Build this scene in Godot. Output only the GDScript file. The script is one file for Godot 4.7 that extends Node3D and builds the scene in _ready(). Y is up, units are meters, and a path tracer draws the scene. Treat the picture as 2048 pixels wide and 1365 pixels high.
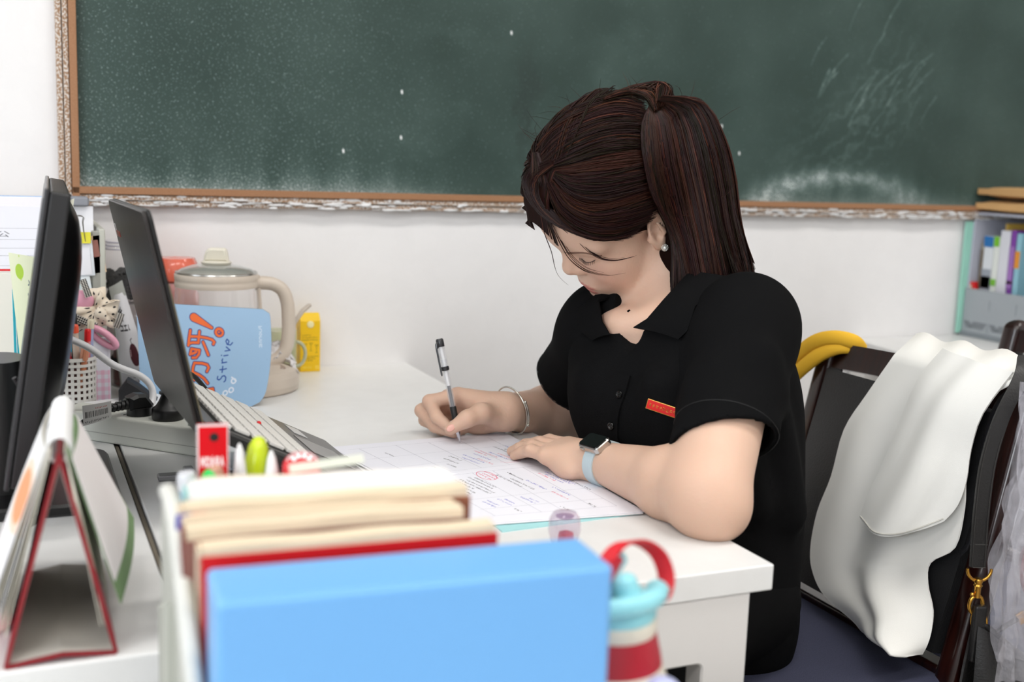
extends Node3D

const DESK := 0.75
const WALL_Z := -2.12
var mats := {}
var names := {}


func _ready() -> void:
	# camera
	var cam := Camera3D.new()
	cam.name = "camera"
	cam.position = Vector3(0, 1.15, 0)
	cam.rotation_degrees = Vector3(-8.9287, -23.8472, 2.0191)
	var lens := CameraAttributesPhysical.new()
	lens.frustum_focal_length = 40.26
	lens.frustum_focus_distance = 1.5
	lens.exposure_aperture = 3.6
	lens.frustum_near = 0.05
	lens.frustum_far = 60.0
	cam.attributes = lens
	cam.current = true
	add_child(cam)
	# sky and exposure
	var e := Environment.new()
	e.background_mode = Environment.BG_SKY
	var sm := ProceduralSkyMaterial.new()
	sm.sky_top_color = Color(0.75, 0.84, 0.95)
	sm.sky_horizon_color = Color(0.92, 0.94, 0.96)
	sm.ground_bottom_color = Color(0.5, 0.5, 0.48)
	sm.ground_horizon_color = Color(0.8, 0.8, 0.8)
	var sky := Sky.new()
	sky.sky_material = sm
	e.sky = sky
	e.tonemap_mode = Environment.TONE_MAPPER_LINEAR
	e.tonemap_exposure = 1.34
	e.sdfgi_enabled = true
	e.ssao_enabled = true
	e.ssil_enabled = true
	var we := WorldEnvironment.new()
	we.name = "environment"
	we.environment = e
	add_child(we)
	# lights: ceiling panels and the window side
	for q in [[Vector3(-0.9, 3.02, -0.7), 0.85], [Vector3(-0.9, 3.02, 1.0), 1.15], [Vector3(0.9, 3.02, -0.6), 1.25], [Vector3(0.9, 3.02, 1.0), 1.15], [Vector3(2.7, 3.02, -0.7), 1.15], [Vector3(2.7, 3.02, 1.0), 1.15]]:
		ceiling_panel(q[0], q[1])
	window_light(-0.5, 1.0)
	window_light(1.6, 6.0)
	make_materials()
	build_room()
	build_blackboard()
	build_desks()
	build_person()
	build_chair()
	build_left_desk_things()
	build_right_desk_things()
	build_front_things()
	build_back_desk_things()


func ceiling_panel(at: Vector3, power: float) -> void:
	var o := thing("ceiling_light", "", "light", at)
	o.remove_meta("label")
	o.remove_meta("category")
	o.set_meta("kind", "structure")
	var s := Sh.new()
	s.box(Vector3(1.22, 0.03, 0.32), X(), 0.004)
	part("housing", s, mat("white metal", Color(0.9, 0.9, 0.9), 0.5), o)
	var g := Sh.new()
	g.box(Vector3(1.16, 0.008, 0.28), X(Vector3(0, -0.017, 0)), 0.002)
	var gm := mat("lamp panel", Color(0.9, 0.9, 0.9), 0.5)
	gm.emission_enabled = true
	gm.emission = Color(1.0, 0.99, 0.97)
	gm.emission_energy_multiplier = 2.0
	part("lamp_diffuser", g, gm, o)
	var l := AreaLight3D.new()
	l.name = "ceiling_panel_light"
	l.area_size = Vector2(1.16, 0.28)
	l.light_energy = power
	l.light_color = Color(1.0, 0.985, 0.965)
	l.shadow_enabled = true
	l.area_range = 12.0
	l.area_attenuation = 2.0
	l.position = at + Vector3(0, -0.03, 0)
	l.rotation_degrees = Vector3(-90, 0, 0)
	add_child(l, true)


func window_light(z: float, power: float) -> void:
	var l := AreaLight3D.new()
	l.name = "window_daylight"
	l.area_size = Vector2(1.5, 1.4)
	l.light_energy = power
	l.light_color = Color(0.95, 0.975, 1.0)
	l.shadow_enabled = true
	l.area_range = 12.0
	l.area_attenuation = 2.0
	l.position = Vector3(-2.59, 1.75, z)
	l.rotation_degrees = Vector3(0, -90, 0)
	add_child(l, true)


# ---------- shapes ----------
class Sh:
	var v := PackedVector3Array()
	var n := PackedVector3Array()
	var t := PackedVector2Array()
	var c := PackedColorArray()
	var ink := Color(1, 1, 1)

	func tri(a: Vector3, b: Vector3, d: Vector3, na: Vector3, nb: Vector3, nd: Vector3, ua := Vector2(), ub := Vector2(), ud := Vector2()) -> void:
		if (b - a).cross(d - a).dot(na + nb + nd) > 0.0:   # front faces run clockwise
			var s := b
			b = d
			d = s
			s = nb
			nb = nd
			nd = s
			var w := ub
			ub = ud
			ud = w
		v.append(a)
		v.append(b)
		v.append(d)
		n.append(na)
		n.append(nb)
		n.append(nd)
		t.append(ua)
		t.append(ub)
		t.append(ud)
		c.append(ink)
		c.append(ink)
		c.append(ink)

	func quad(a: Vector3, b: Vector3, d: Vector3, e: Vector3, nn: Vector3, ua := Vector2(0, 0), ub := Vector2(1, 0), ud := Vector2(1, 1), ue := Vector2(0, 1)) -> void:
		tri(a, b, d, nn, nn, nn, ua, ub, ud)
		tri(a, d, e, nn, nn, nn, ua, ud, ue)

	# a box with rounded edges
	func box(size: Vector3, xf := Transform3D(), r := 0.002, seg := 1) -> void:
		var h := size * 0.5
		r = minf(r, minf(h.x, minf(h.y, h.z)) * 0.98)
		for ax in 3:
			var u := (ax + 1) % 3
			var w := (ax + 2) % 3
			var gu := _line(h[u], r, seg)
			var gw := _line(h[w], r, seg)
			for s: float in [-1.0, 1.0]:
				for i in gu.size() - 1:
					for j in gw.size() - 1:
						var ps := []
						for q in [[i, j], [i + 1, j], [i + 1, j + 1], [i, j + 1]]:
							var p := Vector3()
							p[ax] = h[ax] * s
							p[u] = gu[q[0]]
							p[w] = gw[q[1]]
							var core := p.clamp(-h + Vector3(r, r, r), h - Vector3(r, r, r))
							var nn := (p - core).normalized()
							ps.append([xf * (core + nn * r), (xf.basis * nn).normalized(), Vector2(gu[q[0]] / h[u] * 0.5 + 0.5, 0.5 - gw[q[1]] / h[w] * 0.5)])
						tri(ps[0][0], ps[1][0], ps[2][0], ps[0][1], ps[1][1], ps[2][1], ps[0][2], ps[1][2], ps[2][2])
						tri(ps[0][0], ps[2][0], ps[3][0], ps[0][1], ps[2][1], ps[3][1], ps[0][2], ps[2][2], ps[3][2])

	func _line(h: float, r: float, seg: int) -> PackedFloat32Array:
		var o := PackedFloat32Array()
		for i in seg + 1:
			o.append(-h + r * (1.0 - cos(PI * 0.5 * i / seg)) if seg > 1 else -h + r * i)
		for i in seg + 1:
			var k := seg - i
			o.append(h - r * (1.0 - cos(PI * 0.5 * k / seg)) if seg > 1 else h - r * k)
		return o

	# a profile of (radius, height) points turned round y; from a0 to a1 where it is not whole
	func lathe(prof: Array, xf := Transform3D(), seg := 32, sq := Vector2(1, 1), a0 := 0.0, a1 := TAU) -> void:
		var m := prof.size()
		var nn := []
		for i in m - 1:
			var d: Vector2 = prof[i + 1] - prof[i]
			nn.append(Vector2(d.y, -d.x).normalized())
		for i in m - 1:
			var na: Vector2 = nn[i]
			var nb: Vector2 = nn[i]
			if i > 0 and nn[i - 1].dot(nn[i]) > 0.72:
				na = (nn[i - 1] + nn[i]).normalized()
			if i < m - 2 and nn[i + 1].dot(nn[i]) > 0.72:
				nb = (nn[i + 1] + nn[i]).normalized()
			var p: Vector2 = prof[i]
			var q: Vector2 = prof[i + 1]
			for k in seg:
				var f0 := float(k) / seg
				var f1 := float(k + 1) / seg
				var e0 := Vector3(cos(lerpf(a0, a1, f0)) * sq.x, 0, sin(lerpf(a0, a1, f0)) * sq.y)
				var e1 := Vector3(cos(lerpf(a0, a1, f1)) * sq.x, 0, sin(lerpf(a0, a1, f1)) * sq.y)
				var y := Vector3.UP
				var A := xf * (e0 * p.x + y * p.y)
				var B := xf * (e1 * p.x + y * p.y)
				var D := xf * (e1 * q.x + y * q.y)
				var E := xf * (e0 * q.x + y * q.y)
				var n0a := (xf.basis * (e0 * na.x + y * na.y)).normalized()
				var n1a := (xf.basis * (e1 * na.x + y * na.y)).normalized()
				var n0b := (xf.basis * (e0 * nb.x + y * nb.y)).normalized()
				var n1b := (xf.basis * (e1 * nb.x + y * nb.y)).normalized()
				var va := float(i) / (m - 1)
				var vb := float(i + 1) / (m - 1)
				if p.x > 1e-6:
					tri(A, B, D, n0a, n1a, n1b, Vector2(f0, va), Vector2(f1, va), Vector2(f1, vb))
				if q.x > 1e-6:
					tri(A, D, E, n0a, n1b, n0b, Vector2(f0, va), Vector2(f1, vb), Vector2(f0, vb))

	# a round rod along points; radius is a number or one per point
	func tube(path: Array, radius, sides := 8, closed := false, squash := 1.0, up := Vector3.UP) -> void:
		var m := path.size()
		var rings := []
		var prev := up
		for i in m:
			var d: Vector3
			if closed:
				d = path[(i + 1) % m] - path[(i + m - 1) % m]
			else:
				d = path[mini(i + 1, m - 1)] - path[maxi(i - 1, 0)]
			d = d.normalized()
			var a := prev - d * prev.dot(d)
			if a.length() < 1e-4:
				a = Vector3.RIGHT - d * d.x
			if a.length() < 1e-4:
				a = Vector3.FORWARD - d * d.dot(Vector3.FORWARD)
			a = a.normalized()
			prev = a
			var b := d.cross(a)
			var r: float = radius if not (radius is Array) else radius[i]
			var ring := []
			for k in sides:
				var w := TAU * k / sides
				ring.append([path[i] + (a * cos(w) * squash + b * sin(w)) * r, (a * cos(w) / squash + b * sin(w)).normalized()])
			rings.append(ring)
		var last := m if closed else m - 1
		for i in last:
			var j := (i + 1) % m
			for k in sides:
				var l := (k + 1) % sides
				var A = rings[i][k]
				var B = rings[i][l]
				var D = rings[j][l]
				var E = rings[j][k]
				var va := float(i) / m
				var vb := float(i + 1) / m
				tri(A[0], B[0], D[0], A[1], B[1], D[1], Vector2(float(k) / sides, va), Vector2(float(k + 1) / sides, va), Vector2(float(k + 1) / sides, vb))
				tri(A[0], D[0], E[0], A[1], D[1], E[1], Vector2(float(k) / sides, va), Vector2(float(k + 1) / sides, vb), Vector2(float(k) / sides, vb))
		if not closed:
			for z in [0, m - 1]:
				var dd: Vector3 = (path[0] - path[1]).normalized() if z == 0 else (path[m - 1] - path[m - 2]).normalized()
				for k in sides:
					tri(path[z], rings[z][k][0], rings[z][(k + 1) % sides][0], dd, dd, dd)

	# a flat band along points, w wide along side vectors, th thick
	func band(path: Array, sides: Array, w: float, th: float, closed := false) -> void:
		var rows := []
		var m := path.size()
		for i in m:
			var s: Vector3 = sides[i].normalized()
			rows.append([path[i] - s * w * 0.5, path[i] - s * w * 0.25, path[i] + s * w * 0.25, path[i] + s * w * 0.5])
		if closed:
			rows.append(rows[0])
		sheet(rows, th)

	# rows of points as a sheet of that thickness, its front to the side of (along columns) x (along rows)
	func sheet(rows: Array, th: float, both_uv := false) -> void:
		var R := rows.size()
		var C: int = rows[0].size()
		var nn := []
		for i in R:
			var line := []
			for j in C:
				var du: Vector3 = rows[i][mini(j + 1, C - 1)] - rows[i][maxi(j - 1, 0)]
				var dv: Vector3 = rows[mini(i + 1, R - 1)][j] - rows[maxi(i - 1, 0)][j]
				line.append(du.cross(dv).normalized())
			nn.append(line)
		for i in R - 1:
			for j in C - 1:
				var ix := [[i, j], [i, j + 1], [i + 1, j + 1], [i + 1, j]]
				var p := []
				var q := []
				var m := []
				var u := []
				for k in ix:
					p.append(rows[k[0]][k[1]] + nn[k[0]][k[1]] * th * 0.5)
					q.append(rows[k[0]][k[1]] - nn[k[0]][k[1]] * th * 0.5)
					m.append(nn[k[0]][k[1]])
					u.append(Vector2(float(k[1]) / (C - 1), float(k[0]) / (R - 1)))
				tri(p[0], p[1], p[2], m[0], m[1], m[2], u[0], u[1], u[2])
				tri(p[0], p[2], p[3], m[0], m[2], m[3], u[0], u[2], u[3])
				tri(q[0], q[1], q[2], -m[0], -m[1], -m[2], u[0], u[1], u[2])
				tri(q[0], q[2], q[3], -m[0], -m[2], -m[3], u[0], u[2], u[3])
		if th <= 0.0:
			return
		for i in R - 1:
			for j: int in [0, C - 1]:
				var o: Vector3 = (rows[i][j] - rows[i][1 if j == 0 else C - 2]).normalized()
				var a: Vector3 = nn[i][j] * th * 0.5
				var b: Vector3 = nn[i + 1][j] * th * 0.5
				quad(rows[i][j] + a, rows[i][j] - a, rows[i + 1][j] - b, rows[i + 1][j] + b, o, Vector2(), Vector2(), Vector2(), Vector2())
		for j in C - 1:
			for i: int in [0, R - 1]:
				var o: Vector3 = (rows[i][j] - rows[1 if i == 0 else R - 2][j]).normalized()
				var a: Vector3 = nn[i][j] * th * 0.5
				var b: Vector3 = nn[i][j + 1] * th * 0.5
				quad(rows[i][j] + a, rows[i][j] - a, rows[i][j + 1] - b, rows[i][j + 1] + b, o, Vector2(), Vector2(), Vector2(), Vector2())

	# an outline in x and y, drawn out along z, its edges chamfered
	func prism(poly: PackedVector2Array, depth: float, xf := Transform3D(), bev := 0.0, smooth := false) -> void:
		if Geometry2D.is_polygon_clockwise(poly):
			poly.reverse()
		var m := poly.size()
		var inner := PackedVector2Array()
		var en := []
		for i in m:
			var d := (poly[(i + 1) % m] - poly[i]).normalized()
			en.append(Vector2(d.y, -d.x))
		for i in m:
			var a: Vector2 = en[(i + m - 1) % m]
			var b: Vector2 = en[i]
			var k := (a + b).normalized()
			inner.append(poly[i] - k * bev / maxf(0.35, k.dot(a)))
		var box2 := Rect2(poly[0], Vector2())
		for p in poly:
			box2 = box2.expand(p)
		var ids := Geometry2D.triangulate_polygon(inner)
		var h := depth * 0.5
		for s: float in [-1.0, 1.0]:
			var nz := xf.basis * Vector3(0, 0, s)
			for i in range(0, ids.size(), 3):
				var q := []
				var u := []
				for k in 3:
					var g := inner[ids[i + k]]
					q.append(xf * Vector3(g.x, g.y, h * s))
					u.append(Vector2((g.x - box2.position.x) / box2.size.x, 1.0 - (g.y - box2.position.y) / box2.size.y))
				tri(q[0], q[1], q[2], nz, nz, nz, u[0], u[1], u[2])
			if bev > 0.0:
				for i in m:
					var j := (i + 1) % m
					var o := (xf.basis * Vector3(en[i].x, en[i].y, s)).normalized()
					quad(xf * Vector3(inner[i].x, inner[i].y, h * s), xf * Vector3(inner[j].x, inner[j].y, h * s), xf * Vector3(poly[j].x, poly[j].y, (h - bev) * s), xf * Vector3(poly[i].x, poly[i].y, (h - bev) * s), o)
		for i in m:
			var j := (i + 1) % m
			var na := Vector3(en[i].x, en[i].y, 0)
			var nb := na
			if smooth:
				var pa: Vector2 = en[(i + m - 1) % m]
				var pb: Vector2 = en[j]
				if pa.dot(en[i]) > 0.6:
					na = Vector3(pa.x + na.x, pa.y + na.y, 0).normalized()
				if pb.dot(en[i]) > 0.6:
					nb = Vector3(pb.x + nb.x, pb.y + nb.y, 0).normalized()
			na = xf.basis * na
			nb = xf.basis * nb
			var z := h - bev
			var A := xf * Vector3(poly[i].x, poly[i].y, -z)
			var B := xf * Vector3(poly[j].x, poly[j].y, -z)
			var D := xf * Vector3(poly[j].x, poly[j].y, z)
			var E := xf * Vector3(poly[i].x, poly[i].y, z)
			tri(A, B, D, na, nb, nb)
			tri(A, D, E, na, nb, na)

	func ball(r: Vector3, xf := Transform3D(), rings := 12, seg := 20) -> void:
		for i in rings:
			for k in seg:
				var p := []
				for q in [[i, k], [i, k + 1], [i + 1, k + 1], [i + 1, k]]:
					var a: float = PI * q[0] / rings
					var b: float = TAU * q[1] / seg
					var d := Vector3(sin(a) * cos(b), cos(a), sin(a) * sin(b))
					p.append([xf * (d * r), (xf.basis * (d / r)).normalized(), Vector2(float(q[1]) / seg, float(q[0]) / rings)])
				tri(p[0][0], p[1][0], p[2][0], p[0][1], p[1][1], p[2][1], p[0][2], p[1][2], p[2][2])
				tri(p[0][0], p[2][0], p[3][0], p[0][1], p[2][1], p[3][1], p[0][2], p[2][2], p[3][2])

	func mesh(shift := Vector3()) -> ArrayMesh:
		var a := []
		a.resize(Mesh.ARRAY_MAX)
		if shift != Vector3():
			for i in v.size():
				v[i] -= shift
		a[Mesh.ARRAY_VERTEX] = v
		a[Mesh.ARRAY_NORMAL] = n
		a[Mesh.ARRAY_TEX_UV] = t
		a[Mesh.ARRAY_COLOR] = c
		var m := ArrayMesh.new()
		m.add_surface_from_arrays(Mesh.PRIMITIVE_TRIANGLES, a)
		return m


func X(at := Vector3(), rot := Vector3()) -> Transform3D:
	return Transform3D(Basis.from_euler(rot * PI / 180.0), at)


func aim(from: Vector3, to: Vector3, side := Vector3.UP) -> Transform3D:   # y runs from one point to the other
	var y := (to - from).normalized()
	var z := side - y * side.dot(y)
	if z.length() < 1e-3:
		z = Vector3.BACK - y * y.z
	z = z.normalized()
	return Transform3D(Basis(y.cross(z), y, z), from)


func rounded(w: float, h: float, r: float, seg := 5) -> PackedVector2Array:
	var o := PackedVector2Array()
	for q in [[1, 1, 0], [-1, 1, 90], [-1, -1, 180], [1, -1, 270]]:
		for i in seg + 1:
			var a: float = deg_to_rad(q[2] + 90.0 * i / seg)
			o.append(Vector2(q[0] * (w * 0.5 - r) + cos(a) * r, q[1] * (h * 0.5 - r) + sin(a) * r))
	return o


func spline(pts: Array, per := 6) -> Array:
	var o := []
	var m := pts.size()
	for i in m - 1:
		var p0 = pts[maxi(i - 1, 0)]
		var p3 = pts[mini(i + 2, m - 1)]
		for k in per:
			var f := float(k) / per
			o.append(pts[i].cubic_interpolate(pts[i + 1], p0, p3, f))
	o.append(pts[m - 1])
	return o


# ---------- nodes ----------
func numbered(called: String) -> String:
	var k: int = names.get(called, -1) + 1
	names[called] = k
	return called if k == 0 else "%s_%03d" % [called, k]


func thing(called: String, label: String, category: String, at := Vector3(), yaw := 0.0, group := "") -> Node3D:
	var o := Node3D.new()
	o.name = numbered(called)
	add_child(o)
	o.position = at
	o.rotation_degrees.y = yaw
	tag(o, label, category, group)
	return o


func tag(o: Node3D, label: String, category: String, group := "") -> Node3D:
	o.set_meta("label", label)
	o.set_meta("category", category)
	if group:
		o.set_meta("group", group)
	return o


func part(called: String, s: Sh, m: Material, parent: Node3D, label := "", shift := Vector3()) -> MeshInstance3D:
	var o := MeshInstance3D.new()
	o.name = called
	o.mesh = s.mesh(shift)
	o.material_override = m
	o.cast_shadow = GeometryInstance3D.SHADOW_CASTING_SETTING_ON
	parent.add_child(o, true)
	if label:
		o.set_meta("label", label)
	return o


func lone(called: String, s: Sh, m: Material, label: String, category: String, at := Vector3(), yaw := 0.0, group := "") -> MeshInstance3D:
	var o := MeshInstance3D.new()
	o.name = numbered(called)
	o.mesh = s.mesh()
	o.material_override = m
	add_child(o)
	o.position = at
	o.rotation_degrees.y = yaw
	tag(o, label, category, group)
	return o


func setting(called: String, s: Sh, m: Material, label := "") -> MeshInstance3D:
	var o := part(called, s, m, self, label)
	o.set_meta("kind", "structure")
	return o


# ---------- materials ----------
func mat(called: String, col: Color, rough := 0.6, metal := 0.0) -> StandardMaterial3D:
	if mats.has(called):
		return mats[called]
	var m := StandardMaterial3D.new()
	m.resource_name = called
	m.albedo_color = col
	m.roughness = rough
	m.metallic = metal
	mats[called] = m
	return m


func glass(called: String, col: Color, alpha := 0.12, rough := 0.05) -> StandardMaterial3D:
	var m := mat(called, col, rough)
	m.albedo_color.a = alpha
	m.transparency = BaseMaterial3D.TRANSPARENCY_ALPHA
	m.cull_mode = BaseMaterial3D.CULL_DISABLED
	return m


func noise(freq: float, ramp: Array, size := 256, kind := FastNoiseLite.TYPE_SIMPLEX_SMOOTH, octaves := 4, seed_ := 1) -> NoiseTexture2D:
	var f := FastNoiseLite.new()
	f.noise_type = kind
	f.frequency = freq
	f.fractal_octaves = octaves
	f.seed = seed_
	var t := NoiseTexture2D.new()
	t.width = size
	t.height = size
	t.seamless = true
	t.noise = f
	t.normalize = true
	var g := Gradient.new()
	g.offsets = PackedFloat32Array(ramp.map(func(q): return q[0]))
	g.colors = PackedColorArray(ramp.map(func(q): return q[1]))
	t.color_ramp = g
	return t


func relief(m: StandardMaterial3D, tex: Texture2D, cm: float, scale := 1.0, tri := true) -> StandardMaterial3D:
	m.heightmap_enabled = true
	m.heightmap_texture = tex
	m.heightmap_scale = cm
	if tri:
		m.uv1_triplanar = true
		m.uv1_scale = Vector3.ONE * scale
	return m


# ---------- pictures printed on flat things ----------
func canvas(w: int, h: int, col: Color) -> Image:
	var im := Image.create(w, h, false, Image.FORMAT_RGBA8)
	im.fill(col)
	return im


func dot(im: Image, x: float, y: float, r: float, col: Color) -> void:
	var w := im.get_width()
	var h := im.get_height()
	for j in range(maxi(0, int(y - r - 1)), mini(h, int(y + r + 2))):
		for i in range(maxi(0, int(x - r - 1)), mini(w, int(x + r + 2))):
			var d := Vector2(i + 0.5 - x, j + 0.5 - y).length()
			var a := clampf(r + 0.5 - d, 0.0, 1.0)
			if a > 0.0:
				im.set_pixel(i, j, im.get_pixel(i, j).lerp(Color(col.r, col.g, col.b, 1), a * col.a))


func stroke(im: Image, pts: Array, r: float, col: Color) -> void:
	for i in pts.size() - 1:
		var a: Vector2 = pts[i]
		var b: Vector2 = pts[i + 1]
		var k := maxi(1, int(a.distance_to(b) / maxf(0.5, r * 0.6)))
		for s in k + 1:
			var p := a.lerp(b, float(s) / k)
			dot(im, p.x, p.y, r, col)


# strokes are written in a square of 100; "x,y x,y; x,y x,y" 
func glyph(im: Image, text: String, at: Vector2, size: Vector2, r: float, col: Color, turn := 0.0) -> void:
	for s in text.split(";"):
		var pts := []
		for q in s.strip_edges().split(" "):
			var k := q.split(",")
			var p := Vector2(float(k[0]) - 50.0, float(k[1]) - 50.0) * size / 100.0
			pts.append(at + p.rotated(turn))
		if pts.size() == 1:
			pts.append(pts[0])
		stroke(im, pts, r, col)


func scribble(im: Image, at: Vector2, dir: Vector2, length: float, size: float, r: float, col: Color, rng: RandomNumberGenerator) -> void:
	var up := Vector2(dir.y, -dir.x)
	var x := 0.0
	while x < length:
		var w := size * rng.randf_range(0.6, 1.0)
		for k in rng.randi_range(2, 4):
			var p := at + dir * (x + rng.randf() * w) + up * rng.randf() * size
			var q := at + dir * (x + rng.randf() * w) + up * rng.randf() * size
			stroke(im, [p, q], r, col)
		x += size * 1.15


func picture(called: String, im: Image, rough := 0.6) -> StandardMaterial3D:
	if mats.has(called):
		return mats[called]
	var m := mat(called, Color.WHITE, rough)
	m.albedo_texture = ImageTexture.create_from_image(im)
	return m


# lettering cut from a font, in the x-y plane, facing z
func letters(text: String, height: float, depth := 0.0006, serif := false, bold := false) -> TextMesh:
	var f := SystemFont.new()
	f.font_names = PackedStringArray(["Droid Serif" if serif else "Droid Sans"])
	f.font_weight = 700 if bold else 400
	var t := TextMesh.new()
	t.text = text
	t.font = f
	t.font_size = 64
	t.pixel_size = height / 46.0
	t.depth = depth
	t.curve_step = 2.0
	return t


func put_letters(text: String, height: float, xf: Transform3D, m: Material, parent: Node3D, serif := false, bold := false) -> MeshInstance3D:
	var o := MeshInstance3D.new()
	o.name = "lettering"
	o.mesh = letters(text, height, 0.0006, serif, bold)
	o.material_override = m
	o.transform = xf
	parent.add_child(o, true)
	return o


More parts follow.
